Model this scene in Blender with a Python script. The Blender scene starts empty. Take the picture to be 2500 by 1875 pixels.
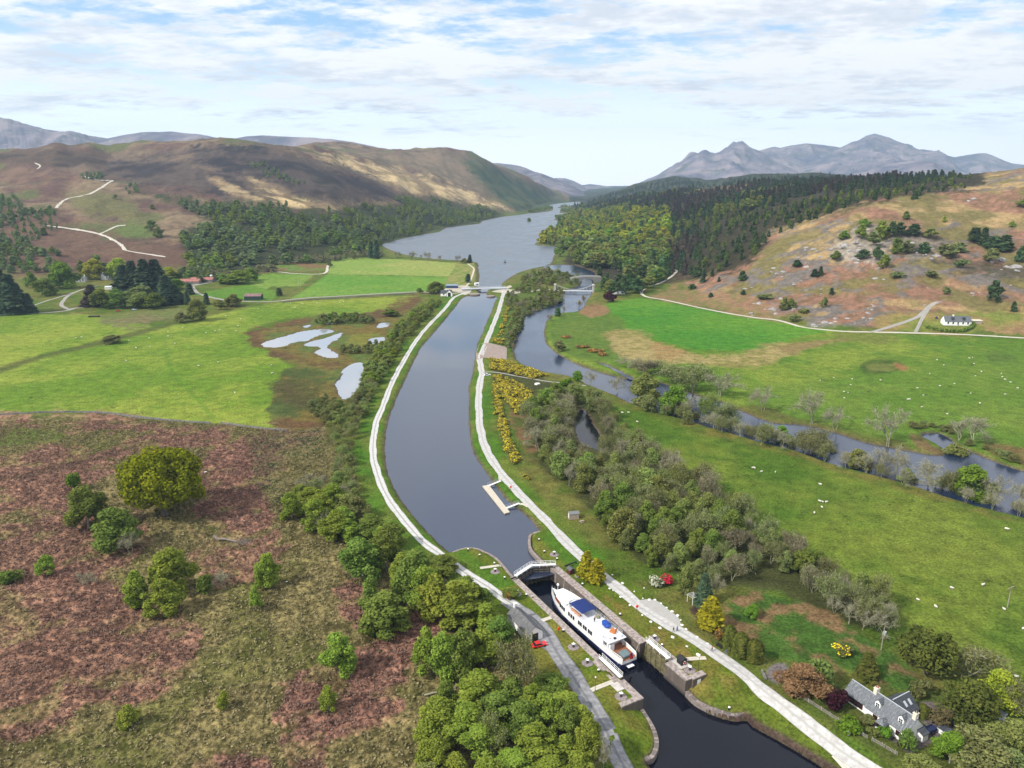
import bpy, bmesh, math, random
import numpy as np
from mathutils import Vector, Matrix

# ------------------------------------------------------------------ camera, sky, sun, exposure
SC = bpy.context.scene
COL = SC.collection
F, TH, CH, CU, CV = 1780.0, math.radians(15.6), 120.0, 1250.0, 937.5
cam_d = bpy.data.cameras.new('camera'); cam = bpy.data.objects.new('camera', cam_d); COL.objects.link(cam)
cam.location = (0, 0, CH); cam.rotation_euler = (math.pi/2 - TH, 0, 0)
cam_d.sensor_width = 36; cam_d.lens = 36*F/2500; cam_d.clip_start = 1; cam_d.clip_end = 60000
SC.camera = cam
SUN_DIR = Vector((-0.80, -0.42, 0.80)).normalized()
sun_d = bpy.data.lights.new('sun', 'SUN'); sun = bpy.data.objects.new('sun', sun_d); COL.objects.link(sun)
sun_d.energy = 4.2; sun_d.angle = math.radians(1.2); sun_d.color = (1.0, 0.95, 0.87)
sun.rotation_euler = SUN_DIR.to_track_quat('Z', 'Y').to_euler()
SC.view_settings.view_transform = 'Standard'; SC.view_settings.look = 'None'
SC.view_settings.gamma = 1; SC.view_settings.use_curve_mapping = False
SC.view_settings.exposure = 0.25
SC.cycles.use_denoising = True
SC.cycles.max_bounces = 6; SC.cycles.diffuse_bounces = 2; SC.cycles.glossy_bounces = 3
SC.cycles.transmission_bounces = 3; SC.cycles.transparent_max_bounces = 6; SC.cycles.volume_bounces = 0
SC.cycles.caustics_reflective = False; SC.cycles.caustics_refractive = False

class NT:
    """small helper around a node tree"""
    def __init__(s, t): s.t = t; s.n = t.nodes; s.l = t.links
    def new(s, typ, **kw):
        n = s.n.new(typ)
        for k, v in kw.items(): setattr(n, k, v)
        return n
    def set(s, n, **kw):
        for k, v in kw.items(): n.inputs[k.replace('_', ' ')].default_value = v
        return n
    def link(s, a, b): s.l.new(a, b)
    def math(s, op, a, b=None, c=None, clamp=False):
        n = s.n.new('ShaderNodeMath'); n.operation = op; n.use_clamp = clamp
        for i, x in enumerate((a, b, c)):
            if x is None: continue
            if isinstance(x, (int, float)): n.inputs[i].default_value = x
            else: s.l.new(x, n.inputs[i])
        return n.outputs[0]
    def mix(s, f, a, b, mode='MIX'):
        n = s.n.new('ShaderNodeMix'); n.data_type = 'RGBA'; n.blend_type = mode
        for i, x in ((0, f), (6, a), (7, b)):
            if isinstance(x, (int, float)): n.inputs[i].default_value = x
            elif isinstance(x, tuple): n.inputs[i].default_value = (*x[:3], 1)
            else: s.l.new(x, n.inputs[i])
        return n.outputs[2]
    def noise(s, vec, scale, detail=4, rough=0.55, dist=0.0):
        n = s.n.new('ShaderNodeTexNoise'); n.inputs['Scale'].default_value = scale
        n.inputs['Detail'].default_value = detail; n.inputs['Roughness'].default_value = rough
        n.inputs['Distortion'].default_value = dist
        if vec is not None: s.l.new(vec, n.inputs['Vector'])
        return n.outputs['Fac']
    def rng(s, x, a, b, c=0.0, d=1.0, smooth=True):
        n = s.n.new('ShaderNodeMapRange'); n.interpolation_type = 'SMOOTHSTEP' if smooth else 'LINEAR'
        s.l.new(x, n.inputs[0])
        for i, v in enumerate((a, b, c, d)): n.inputs[i+1].default_value = v
        return n.outputs[0]

W = bpy.data.worlds.new('World'); SC.world = W; W.use_nodes = True
w = NT(W.node_tree); w.n.clear()
tc = w.new('ShaderNodeTexCoord'); sep = w.new('ShaderNodeSeparateXYZ'); w.link(tc.outputs['Generated'], sep.inputs[0])
sky = w.new('ShaderNodeTexSky'); sky.sky_type = 'NISHITA'; sky.sun_disc = False
sky.sun_elevation = math.asin(SUN_DIR.z); sky.sun_rotation = math.atan2(SUN_DIR.x, SUN_DIR.y)
sky.altitude = 150; sky.air_density = 1.0; sky.dust_density = 0.6; sky.ozone_density = 1.6
zz = w.math('MAXIMUM', sep.outputs[2], 0.0); zp = w.math('ADD', zz, 0.11)
cmb = w.new('ShaderNodeCombineXYZ')
w.link(w.math('DIVIDE', sep.outputs[0], zp), cmb.inputs[0]); w.link(w.math('DIVIDE', sep.outputs[1], zp), cmb.inputs[1])
mp = w.new('ShaderNodeMapping'); mp.inputs['Rotation'].default_value = (0, 0, 0.35); mp.inputs['Scale'].default_value = (1.0, 1.25, 1)
mp.inputs['Location'].default_value = (3.1, 1.7, 0.0)
w.link(cmb.outputs[0], mp.inputs[0])
big = w.noise(mp.outputs[0], 0.45, 2, 0.5); med = w.noise(mp.outputs[0], 1.9, 10, 0.64, 0.15); fin = w.noise(mp.outputs[0], 7.0, 6, 0.62, 0.1)
dens = w.math('ADD', w.math('MULTIPLY', big, 0.55), w.math('ADD', w.math('MULTIPLY', med, 0.85), w.math('MULTIPLY', fin, 0.26)))
dens = w.math('ADD', dens, w.rng(sep.outputs[2], 0.035, 0.12, -0.12, 0.065))
dens = w.math('ADD', dens, w.rng(sep.outputs[2], 0.24, 0.55, 0.0, 0.16))
cover = w.rng(dens, 0.76, 0.92)
cover = w.math('MULTIPLY', cover, w.rng(sep.outputs[2], 0.035, 0.08))
shade = w.rng(w.math('ADD', w.math('MULTIPLY', w.noise(mp.outputs[0], 1.3, 7, 0.6), 0.7), w.math('MULTIPLY', fin, 0.3)), 0.46, 0.62)
ccol = w.mix(shade, (9.4, 9.4, 9.5), (6.6, 7.0, 7.8))
hz = w.rng(sep.outputs[2], 0.02, 0.19, 0.95, 0.10)
base = w.mix(0.55, sky.outputs[0], (2.0, 5.6, 10.2))
base = w.mix(hz, base, (13.2, 13.4, 13.6))
skyc = w.mix(cover, base, ccol)
bg = w.new('ShaderNodeBackground'); bg.inputs['Strength'].default_value = 0.1
w.link(skyc, bg.inputs['Color'])
wo = w.new('ShaderNodeOutputWorld'); w.link(bg.outputs[0], wo.inputs[0])

# ------------------------------------------------------------------ projection between the photograph and the land
sT, cT = math.sin(TH), math.cos(TH)
def G(u, v, z=0.0):
    vv = (v-CV)/F; ry = cT-vv*sT; rz = -sT-vv*cT
    t = (z-CH)/rz
    return Vector(((u-CU)/F*t, ry*t, z))
def tan_v(v):
    vv = (np.asarray(v, float)-CV)/F
    return (-sT-vv*cT)/(cT-vv*sT)
def zat(y, v): return CH + y*float(tan_v(v))
def proj(x, y, z):
    d = y*cT-(z-CH)*sT; h = y*sT+(z-CH)*cT
    d = np.maximum(d, 1.0)
    return CU+F*x/d, CV-F*h/d

# ------------------------------------------------------------------ numeric helpers
def _hash(ix, iy, seed):
    h = (ix.astype(np.int64)*374761393 + iy.astype(np.int64)*668265263 + seed*974634777) & 0xffffffff
    h = ((h ^ (h >> 13))*1274126177) & 0xffffffff
    return ((h ^ (h >> 16)) & 0xffff)/65535.0
def vnoise(x, y, seed=0):
    x0 = np.floor(x); y0 = np.floor(y); fx = x-x0; fy = y-y0
    fx = fx*fx*(3-2*fx); fy = fy*fy*(3-2*fy)
    a = _hash(x0, y0, seed); b = _hash(x0+1, y0, seed); c = _hash(x0, y0+1, seed); d = _hash(x0+1, y0+1, seed)
    return (a+(b-a)*fx)*(1-fy)+(c+(d-c)*fx)*fy
def fbm(x, y, sc, oct=4, seed=0, gain=0.5):
    s = np.zeros_like(x); amp = 1.0; tot = 0; f = 1.0/sc
    for i in range(oct):
        ca, sa = math.cos(i*1.1+seed), math.sin(i*1.1+seed)
        s += amp*vnoise((x*ca-y*sa)*f+i*17.3, (x*sa+y*ca)*f-i*9.1, seed+i*7); tot += amp; amp *= gain; f *= 2.03
    return s/tot
def ridged(x, y, sc, oct=4, seed=0):
    s = np.zeros_like(x); amp = 1.0; tot = 0; f = 1.0/sc
    for i in range(oct):
        s += amp*(1-np.abs(2*vnoise(x*f+i*5.2, y*f+i*3.3, seed+i*7)-1)); tot += amp; amp *= 0.5; f *= 2.1
    return s/tot
def sst(x, a, b):
    t = np.clip((x-a)/(b-a), 0, 1); return t*t*(3-2*t)
def smooth_poly(pts, n=4, closed=True):
    """Catmull-Rom through traced points"""
    P = [np.array(p, float) for p in pts]; m = len(P); out = []
    rngi = range(m) if closed else range(m-1)
    for i in rngi:
        if closed: a, b, c, d = P[i-1], P[i], P[(i+1) % m], P[(i+2) % m]
        else: a, b, c, d = P[max(i-1, 0)], P[i], P[i+1], P[min(i+2, m-1)]
        for k in range(n):
            t = k/n
            out.append(0.5*((2*b)+(c-a)*t+(2*a-5*b+4*c-d)*t*t+(3*b-a-3*c+d)*t**3))
    if not closed: out.append(P[-1])
    return np.array(out)
def sdf(px, py, poly, margin):
    """signed distance, positive inside; -margin far outside"""
    poly = np.asarray(poly, float)
    out = np.full(px.shape, -float(margin))
    m = (px > poly[:, 0].min()-margin) & (px < poly[:, 0].max()+margin) & (py > poly[:, 1].min()-margin) & (py < poly[:, 1].max()+margin)
    if not m.any(): return out
    x = px[m]; y = py[m]; d2 = np.full(x.shape, 1e18); ins = np.zeros(x.shape, bool)
    for i in range(len(poly)):
        ax, ay = poly[i-1]; bx, by = poly[i]
        ex, ey = bx-ax, by-ay; L = ex*ex+ey*ey+1e-12
        t = np.clip(((x-ax)*ex+(y-ay)*ey)/L, 0, 1)
        d2 = np.minimum(d2, (x-ax-t*ex)**2+(y-ay-t*ey)**2)
        c = (ay > y) != (by > y)
        ins ^= c & (x < (ex*(y-ay)/(ey if abs(ey) > 1e-12 else 1e-12)+ax))
    d = np.sqrt(d2); out[m] = np.where(ins, d, -d)
    return out
def dline(px, py, line, margin):
    line = np.asarray(line, float); out = np.full(px.shape, float(margin))
    m = (px > line[:, 0].min()-margin) & (px < line[:, 0].max()+margin) & (py > line[:, 1].min()-margin) & (py < line[:, 1].max()+margin)
    if not m.any(): return out
    x = px[m]; y = py[m]; d2 = np.full(x.shape, 1e18)
    for i in range(1, len(line)):
        ax, ay = line[i-1]; ex, ey = line[i]-line[i-1]; L = ex*ex+ey*ey+1e-12
        t = np.clip(((x-ax)*ex+(y-ay)*ey)/L, 0, 1)
        d2 = np.minimum(d2, (x-ax-t*ex)**2+(y-ay-t*ey)**2)
    out[m] = np.minimum(np.sqrt(d2), margin); return out

# ------------------------------------------------------------------ object helpers
def tag(o, label=None, cat=None, group=None, kind=None):
    if label: o['label'] = label
    if cat: o['category'] = cat
    if group: o['group'] = group
    if kind: o['kind'] = kind
    return o
def empty(name, loc=(0, 0, 0), rz=0.0, label=None, cat=None, group=None):
    o = bpy.data.objects.new(name, None); COL.objects.link(o); o.empty_display_size = 0.5
    o.location = loc; o.rotation_euler = (0, 0, rz)
    return tag(o, label, cat, group)
def mesh_np(name, V, faces, mats, fmat=None, attrs=None, smooth=False):
    """mesh from a vertex array and one array of equal-sized faces (or a list of such arrays)"""
    me = bpy.data.meshes.new(name)
    if not isinstance(faces, list): faces = [faces]
    faces = [np.asarray(f, np.int32) for f in faces if len(f)]
    V = np.asarray(V, np.float32); me.vertices.add(len(V)); me.vertices.foreach_set('co', V.ravel())
    nl = sum(f.size for f in faces); npoly = sum(len(f) for f in faces)
    me.loops.add(nl); me.loops.foreach_set('vertex_index', np.concatenate([f.ravel() for f in faces]))
    me.polygons.add(npoly)
    tot = np.concatenate([np.full(len(f), f.shape[1], np.int32) for f in faces])
    me.polygons.foreach_set('loop_start', np.concatenate([[0], np.cumsum(tot)[:-1]]).astype(np.int32))
    for m in mats: me.materials.append(m)
    if fmat is not None: me.polygons.foreach_set('material_index', np.asarray(fmat, np.int32))
    if smooth: me.polygons.foreach_set('use_smooth', np.ones(npoly, bool))
    for k, a in (attrs or {}).items():
        a = np.asarray(a, np.float32)
        if a.ndim == 2:
            at = me.attributes.new(k, 'FLOAT_COLOR', 'POINT'); at.data.foreach_set('color', np.c_[a, np.ones(len(a), np.float32)].ravel())
        else:
            at = me.attributes.new(k, 'FLOAT', 'POINT'); at.data.foreach_set('value', a)
    me.update(calc_edges=True); me.validate()
    return me
def link(name, me, parent=None, loc=None, rz=None):
    o = bpy.data.objects.new(name, me); COL.objects.link(o)
    if parent is not None: o.parent = parent
    if loc is not None: o.location = loc
    if rz is not None: o.rotation_euler = (0, 0, rz)
    return o

class MB:
    """collects boxes, bars, tubes and polygons into one mesh"""
    def __init__(s): s.v = []; s.f = []; s.m = []
    def add(s, V, Fs, m=0):
        o = len(s.v); s.v += [tuple(p) for p in V]; s.f += [tuple(i+o for i in f) for f in Fs]; s.m += [m]*len(Fs); return s
    def box(s, x0, x1, y0, y1, z0, z1, m=0):
        return s.add([(x0,y0,z0),(x1,y0,z0),(x1,y1,z0),(x0,y1,z0),(x0,y0,z1),(x1,y0,z1),(x1,y1,z1),(x0,y1,z1)],
                     [(0,3,2,1),(4,5,6,7),(0,1,5,4),(1,2,6,5),(2,3,7,6),(3,0,4,7)], m)
    def prism(s, poly, z0, z1, m=0, mt=None):
        """vertical prism over a plan polygon (z0/z1 numbers or lists)"""
        n = len(poly); a = z0 if hasattr(z0, '__len__') else [z0]*n; b = z1 if hasattr(z1, '__len__') else [z1]*n
        V = [(p[0], p[1], a[i]) for i, p in enumerate(poly)]+[(p[0], p[1], b[i]) for i, p in enumerate(poly)]
        s.add(V, [(i, (i+1) % n, n+(i+1) % n, n+i) for i in range(n)]+[tuple(range(n-1, -1, -1))], m)
        s.f.append(tuple(range(len(s.v)-n, len(s.v)))); s.m.append(m if mt is None else mt); return s
    def tube(s, p, q, r0, r1=None, n=6, m=0, cap=True):
        r1 = r0 if r1 is None else r1
        p = Vector(p); q = Vector(q); d = (q-p).normalized()
        a = d.orthogonal().normalized(); b = d.cross(a)
        V = [p+(a*math.cos(k*2*math.pi/n)+b*math.sin(k*2*math.pi/n))*r0 for k in range(n)]
        V += [q+(a*math.cos(k*2*math.pi/n)+b*math.sin(k*2*math.pi/n))*r1 for k in range(n)]
        Fs = [(k, (k+1) % n, n+(k+1) % n, n+k) for k in range(n)]
        if cap: Fs += [tuple(range(n-1, -1, -1)), tuple(range(n, 2*n))]
        return s.add(V, Fs, m)
    def lathe(s, prof, c=(0, 0, 0), n=12, m=0):
        """profile [(r,z)...] turned about z"""
        V = []; Fs = []; k = len(prof)
        for i in range(n):
            a = 2*math.pi*i/n
            V += [(c[0]+r*math.cos(a), c[1]+r*math.sin(a), c[2]+z) for r, z in prof]
        for i in range(n):
            j = (i+1) % n
            Fs += [(i*k+t, j*k+t, j*k+t+1, i*k+t+1) for t in range(k-1)]
        return s.add(V, Fs, m)
    def quad(s, *P, m=0): return s.add(P, [tuple(range(len(P)))], m)
    def xform(s, M): s.v = [tuple(M @ Vector(p)) for p in s.v]; return s
    def mesh(s, name, *mats):
        me = bpy.data.meshes.new(name); me.from_pydata(s.v, [], s.f)
        for m in mats: me.materials.append(m)
        if any(s.m): me.polygons.foreach_set('material_index', s.m)
        me.update(); return me
    def build(s, name, *mats, parent=None, loc=None, rz=None, bevel=0, smooth=False):
        me = s.mesh(name, *mats)
        if smooth: me.polygons.foreach_set('use_smooth', [True]*len(me.polygons))
        o = link(name, me, parent, loc, rz)
        if bevel:
            b = o.modifiers.new('bevel', 'BEVEL'); b.width = bevel; b.segments = 2; b.limit_method = 'ANGLE'
        return o

# ------------------------------------------------------------------ materials
MATS = {}
def mat(name, col, rough=0.7, metal=0.0, var=0.0, vscale=3.0, bump=0.0, bscale=8.0, spec=0.3):
    """plain surface with procedural wear: noise shifts the colour by var"""
    if name in MATS: return MATS[name]
    m = bpy.data.materials.new(name); m.use_nodes = True; n = NT(m.node_tree); b = n.n['Principled BSDF']
    b.inputs['Roughness'].default_value = rough; b.inputs['Metallic'].default_value = metal
    b.inputs['Specular IOR Level'].default_value = spec; b.inputs['Base Color'].default_value = (*col, 1)
    t = n.new('ShaderNodeTexCoord').outputs['Object']
    if var:
        f = n.noise(t, vscale, 5, 0.6)
        lo = tuple(c*(1-var) for c in col); hi = tuple(min(1, c*(1+var)) for c in col)
        n.link(n.mix(n.rng(f, 0.3, 0.7), lo, hi), b.inputs['Base Color'])
    if bump:
        bp = n.new('ShaderNodeBump'); bp.inputs['Strength'].default_value = bump; bp.inputs['Distance'].default_value = 0.1
        n.link(n.noise(t, bscale, 4), bp.inputs['Height']); n.link(bp.outputs[0], b.inputs['Normal'])
    MATS[name] = m; return m
def stone_mat(name, c1, c2, mortar, sx=1.0, sz=0.45, var=0.35, wet=None):
    """coursed stone: brick pattern on the wall's run and height"""
    m = bpy.data.materials.new(name); m.use_nodes = True; n = NT(m.node_tree); b = n.n['Principled BSDF']
    g = n.new('ShaderNodeNewGeometry'); sp = n.new('ShaderNodeSeparateXYZ'); n.link(g.outputs['Position'], sp.inputs[0])
    run = n.math('ADD', n.math('MULTIPLY', sp.outputs[0], 0.77), n.math('MULTIPLY', sp.outputs[1], -0.88))
    cb = n.new('ShaderNodeCombineXYZ'); n.link(run, cb.inputs[0]); n.link(sp.outputs[2], cb.inputs[1])
    n.link(n.math('MULTIPLY', sp.outputs[0], 0.3), cb.inputs[2])
    br = n.new('ShaderNodeTexBrick'); n.link(cb.outputs[0], br.inputs[0]); br.inputs['Scale'].default_value = 1
    br.inputs['Brick Width'].default_value = sx; br.inputs['Row Height'].default_value = sz; br.inputs['Mortar Size'].default_value = 0.02
    br.inputs['Color1'].default_value = (*c1, 1); br.inputs['Color2'].default_value = (*c2, 1); br.inputs['Mortar'].default_value = (*mortar, 1)
    f = n.noise(g.outputs['Position'], 0.9, 6, 0.65)
    col = n.mix(n.rng(f, 0.3, 0.72), br.outputs['Color'], tuple(c*(1-var) for c in c2))
    if wet is not None:   # the damp, weedy band a lock wall keeps below its high-water line
        col = n.mix(n.rng(sp.outputs[2], wet-0.9, wet+0.5, 1.0, 0.0), col, (0.035, 0.033, 0.028))
    n.link(col, b.inputs['Base Color']); b.inputs['Roughness'].default_value = 0.85
    bp = n.new('ShaderNodeBump'); bp.inputs['Strength'].default_value = 0.5; bp.inputs['Distance'].default_value = 0.08
    n.link(n.math('ADD', n.math('MULTIPLY', br.outputs['Fac'], -1.0), f), bp.inputs['Height']); n.link(bp.outputs[0], b.inputs['Normal'])
    MATS[name] = m; return m
def foliage(name, dark, light, hue=0.06, trans=0.25, mid=None):
    """leaf surface: every clump has its own shade of green, every plant its own cast"""
    m = bpy.data.materials.new(name); m.use_nodes = True; n = NT(m.node_tree); n.n.clear()
    at = n.new('ShaderNodeAttribute'); at.attribute_name = 'tint'
    oi = n.new('ShaderNodeObjectInfo')
    col = n.mix(at.outputs['Fac'], dark, light)
    hs = n.new('ShaderNodeHueSaturation'); n.link(col, hs.inputs['Color'])
    n.link(n.rng(oi.outputs['Random'], 0, 1, 0.5-hue*0.35, 0.5+hue*0.35, False), hs.inputs['Hue'])
    n.link(n.rng(oi.outputs['Random'], 0, 1, 1.0-hue*2.5, 1.0+hue*2.5, False), hs.inputs['Value'])
    d = n.new('ShaderNodeBsdfDiffuse'); t = n.new('ShaderNodeBsdfTranslucent'); ms = n.new('ShaderNodeMixShader')
    n.link(hs.outputs[0], d.inputs[0]); n.link(hs.outputs[0], t.inputs[0]); ms.inputs[0].default_value = trans
    n.link(d.outputs[0], ms.inputs[1]); n.link(t.outputs[0], ms.inputs[2])
    o = n.new('ShaderNodeOutputMaterial'); n.link(ms.outputs[0], o.inputs[0])
    MATS[name] = m; return m
def water_mat(name, deep, scale=0.9, bump=0.25, calm_y=None, rough=0.07, ior=1.33, swell=0.8):
    m = bpy.data.materials.new(name); m.use_nodes = True; n = NT(m.node_tree); b = n.n['Principled BSDF']
    b.inputs['Base Color'].default_value = (*deep, 1); b.inputs['Roughness'].default_value = rough
    b.inputs['IOR'].default_value = ior; b.inputs['Specular IOR Level'].default_value = 0.5
    g = n.new('ShaderNodeNewGeometry')
    mp = n.new('ShaderNodeMapping'); mp.inputs['Scale'].default_value = (1, 0.55, 1); n.link(g.outputs['Position'], mp.inputs[0])
    n.link(n.rng(n.noise(mp.outputs[0], 0.03, 4, 0.6, 0.6), 0.4, 0.62, rough*0.75, rough*1.3), b.inputs['Roughness'])
    h = n.math('ADD', n.noise(mp.outputs[0], scale, 2, 0.45), n.math('MULTIPLY', n.noise(mp.outputs[0], scale*0.12, 3), swell))
    bp = n.new('ShaderNodeBump'); bp.inputs['Strength'].default_value = bump; bp.inputs['Distance'].default_value = 0.2
    if calm_y is not None:   # sheltered stretch lies flatter, with a ragged edge where the breeze begins
        sp = n.new('ShaderNodeSeparateXYZ'); n.link(g.outputs['Position'], sp.inputs[0])
        yy = n.math('ADD', sp.outputs[1], n.math('MULTIPLY', n.noise(g.outputs['Position'], 0.03, 3), 50.0))
        n.link(n.rng(yy, calm_y+20, calm_y+34, bump, bump*0.22), bp.inputs['Strength']); n.link(n.rng(yy, calm_y+20, calm_y+34, rough, rough*0.35), b.inputs['Roughness'])
    n.link(h, bp.inputs['Height']); n.link(bp.outputs[0], b.inputs['Normal'])
    MATS[name] = m; return m
# ------------------------------------------------------------------ the lie of the land
# left of the loch: shore / hill foot, first crest, second crest   (u, foot y, crest1 y, crest1 v, crest2 y, crest2 v)
LEFT = [(-900, 700, 2000, 400, 3600, 395), (-400, 760, 2050, 378, 3600, 380), (-60, 810, 2100, 366, 3600, 378), (0, 820, 2100, 365, 3600, 378), (60, 840, 2100, 361, 3600, 378),
    (100, 850, 2120, 358, 3600, 378), (133, 860, 2120, 353, 3600, 378), (172, 870, 2120, 362, 3600, 378), (212, 880, 2120, 354, 3600, 378), (262, 900, 2150, 369, 3600, 378),
    (332, 930, 2200, 363, 3600, 376), (400, 960, 2200, 356, 3600, 376), (464, 990, 2200, 350, 3600, 376), (530, 1020, 2200, 350, 3600, 374), (597, 1060, 2200, 353, 3600, 372),
    (656, 1090, 2200, 359, 3600, 370), (700, 1110, 2200, 364, 3600, 366), (766, 1160, 2220, 380, 3600, 359), (812, 1210, 2250, 391, 3600, 356), (839, 1240, 2260, 409, 3600, 355),
    (880, 1320, 2300, 422, 3600, 356), (925, 1430, 2350, 436, 3600, 360), (948, 1490, 2380, 446, 3600, 364), (1011, 1640, 2450, 472, 3600, 361), (1050, 1780, 2500, 486, 3600, 360),
    (1087, 1930, 2600, 493, 3600, 360), (1144, 2110, 2750, 500, 3650, 370), (1180, 2260, 2850, 499, 3700, 385), (1230, 2600, 3200, 486, 3900, 406), (1265, 2760, 3350, 487, 4000, 422),
    (1300, 2950, 3600, 489, 4200, 440), (1340, 3750, 4300, 483, 4700, 462), (1380, 4300, 4800, 480, 5200, 478), (1405, 4600, 5200, 485, 5600, 482), (1415, 9e3, 9.4e3, 462, 9.8e3, 462)]
# right of the loch: road / shore, shoulder, wooded crest, blue hill behind  (u, foot y, shoulder y, shoulder v, crest y, crest v, back y, back v)
RIGHT = [(1372, 3400, 3700, 505, 4100, 497, 4800, 488), (1400, 2750, 3100, 511, 3500, 499, 4600, 484), (1430, 1500, 2100, 548, 3200, 509, 4500, 484), (1450, 1150, 1700, 570, 3000, 506, 4500, 481),
    (1500, 960, 1400, 590, 2800, 499, 4500, 466), (1551, 900, 1250, 612, 2600, 491, 4500, 450), (1600, 860, 1150, 630, 2400, 485, 4500, 440), (1641, 830, 1080, 634, 2250, 479, 4500, 429), (1690, 770, 980, 648, 2120, 471, 4500, 436),
    (1750, 700, 900, 640, 2000, 464, 4000, 444), (1780, 684, 890, 636, 1930, 461, 3400, 436), (1830, 664, 880, 624, 1850, 456, 3300, 428), (1900, 642, 870, 600, 1700, 452, 3200, 422), (1999, 604, 900, 548, 1500, 448, 3200, 419),
    (2088, 590, 930, 506, 1400, 444, 3200, 430), (2160, 586, 940, 494, 1380, 440, 3200, 434), (2231, 584, 950, 487, 1350, 437, 3200, 434), (2300, 582, 965, 478, 1320, 431, 3200, 436), (2380, 578, 980, 467, 1280, 424, 3200, 436),
    (2440, 574, 980, 459, 1250, 416, 3200, 436), (2500, 568, 980, 452, 1200, 403, 3200, 436), (2700, 556, 960, 440, 1200, 380, 3200, 430), (3400, 540, 900, 430, 1200, 360, 3000, 420)]
NY = 520; YG = np.geomspace(60, 20000, NY); UG = np.arange(-900, 3401, 10.0)
def _interp_cols(tab):
    t = np.array(tab, float); return [np.interp(UG, t[:, 0], t[:, k]) for k in range(1, t.shape[1])]
ZT = np.zeros((len(UG), NY))
lf = _interp_cols(LEFT); rf = _interp_cols(RIGHT)
for i, u in enumerate(UG):
    if u <= 1412:
        yf, y1, v1, y2, v2 = (c[i] for c in lf)
        z1 = zat(y1, v1); z2 = zat(y2, v2)
        K = [(60, 0), (yf, 0)]
        for s_, p_ in ((0.25, 0.17), (0.5, 0.42), (0.75, 0.73), (0.9, 0.93)): K.append((yf+(y1-yf)*s_, z1*p_))
        K += [(y1, z1)]
        if z2-z1 < 45: K += [(y1+250, z1-18), (y1*0.4+y2*0.6, min(z1, z2)-25)]
        else: K += [(y1*0.5+y2*0.5, z1+(z2-z1)*0.44), (y1*0.15+y2*0.85, z1+(z2-z1)*0.9)]
        K += [(y2, z2), (y2+500, z2*0.8), (y2+2500, z2*0.25), (20000, 0)]
        if u > 1372:      # valley floor closes between both shores
            pass
    else:
        K = None
    zl = None if K is None else np.interp(YG, [k[0] for k in K], [k[1] for k in K])
    if u >= 1372:
        yf, ys, vs, y1, v1, y2, v2 = (c[i] for c in rf)
        zs, z1, z2 = zat(ys, vs), zat(y1, v1), zat(y2, v2)
        K = [(60, 0), (yf, 0), (yf+(ys-yf)*0.35, zs*0.26), (yf+(ys-yf)*0.7, zs*0.68), (ys, zs), (ys*0.5+y1*0.5, zs*0.42+z1*0.58), (y1, z1),
             (y1*0.6+y2*0.4, min(z1, z2)-14), (y2, z2), (y2+500, z2-25), (y2+2500, z2*0.4), (20000, 0)]
        zr = np.interp(YG, [k[0] for k in K], [k[1] for k in K])
        zl = zr if zl is None else np.maximum(zl, zr)
    ZT[i] = zl
def _blur(A, k, ax):
    o = np.zeros_like(A); w_ = 0
    for d in range(-k, k+1):
        g = math.exp(-0.5*(d/(k*0.5))**2); o += g*np.take(A, np.clip(np.arange(A.shape[ax])+d, 0, A.shape[ax]-1), axis=ax); w_ += g
    return o/w_
ZT = _blur(_blur(ZT, 1, 0), 2, 1)
def table_z(u, y):
    iu = np.clip((u-UG[0])/10.0, 0, len(UG)-1.001); iy = np.clip(np.log(np.maximum(y, 60)/60)/math.log(20000/60)*(NY-1), 0, NY-1.001)
    a = iu.astype(int); b = iy.astype(int); fu = iu-a; fy = iy-b
    return (ZT[a, b]*(1-fy)+ZT[a, b+1]*fy)*(1-fu)+(ZT[a+1, b]*(1-fy)+ZT[a+1, b+1]*fy)*fu
def hill_z(x, y):
    z = np.full_like(x, 20.0)
    for _ in range(3):
        u = CU+F*x/(y*cT-(z-CH)*sT); z = table_z(u, y)
    return z

# ------------------------------------------------------------------ lock frame: s runs down the lock, t across to the right
A0 = Vector((3.3, 200.9, 0)); AX = Vector((0.4775, -0.8786, 0)); AN = Vector((0.8786, 0.4775, 0))
LOCK_RZ = math.atan2(AX.y, AX.x)
def LK(s, t, z=0.0): return A0+AX*s+AN*t+Vector((0, 0, z))
Z_UP, Z_LOW, Z_RIV, Z_LOCH, Z_POND = -1.2, -4.5, -1.5, -1.204, -0.25

def wpoly(pts, z, n=3): return smooth_poly([G(u, v, z)[:2] for u, v in pts], n)
CANAL = [(1127,730),(1107,756),(1081,788),(1053,820),(1028,850),(1008,888),(991,925),(976,956),(962,990),(951,1018),(943,1051),(940,1098),(944,1141),(957,1181),(981,1222),(1003,1252),(1022,1275),(1060,1316),(1088,1341),
         (1104,1348),(1122,1342),(1142,1338),(1167,1341),(1191,1351),(1213,1364),(1229,1380),(1245,1400),(1262,1414),(1290,1412),(1330,1405),(1358,1396),(1352,1388),(1335,1383),(1321,1372),(1302,1353),(1290,1337),(1288,1318),(1294,1303),(1314,1294),
         (1294,1269),(1267,1245),(1234,1218),(1215,1193),(1202,1177),(1186,1153),(1164,1121),(1152,1095),(1147,1058),(1144,1018),(1145,985),(1144,945),(1154,912),(1160,872),(1166,838),(1177,816),(1186,790),(1197,768),(1208,738),(1214,727),(1204,724),(1192,724),(1187,715),(1192,706),(1170,706),(1169,716),(1163,722),(1142,722)]
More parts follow.
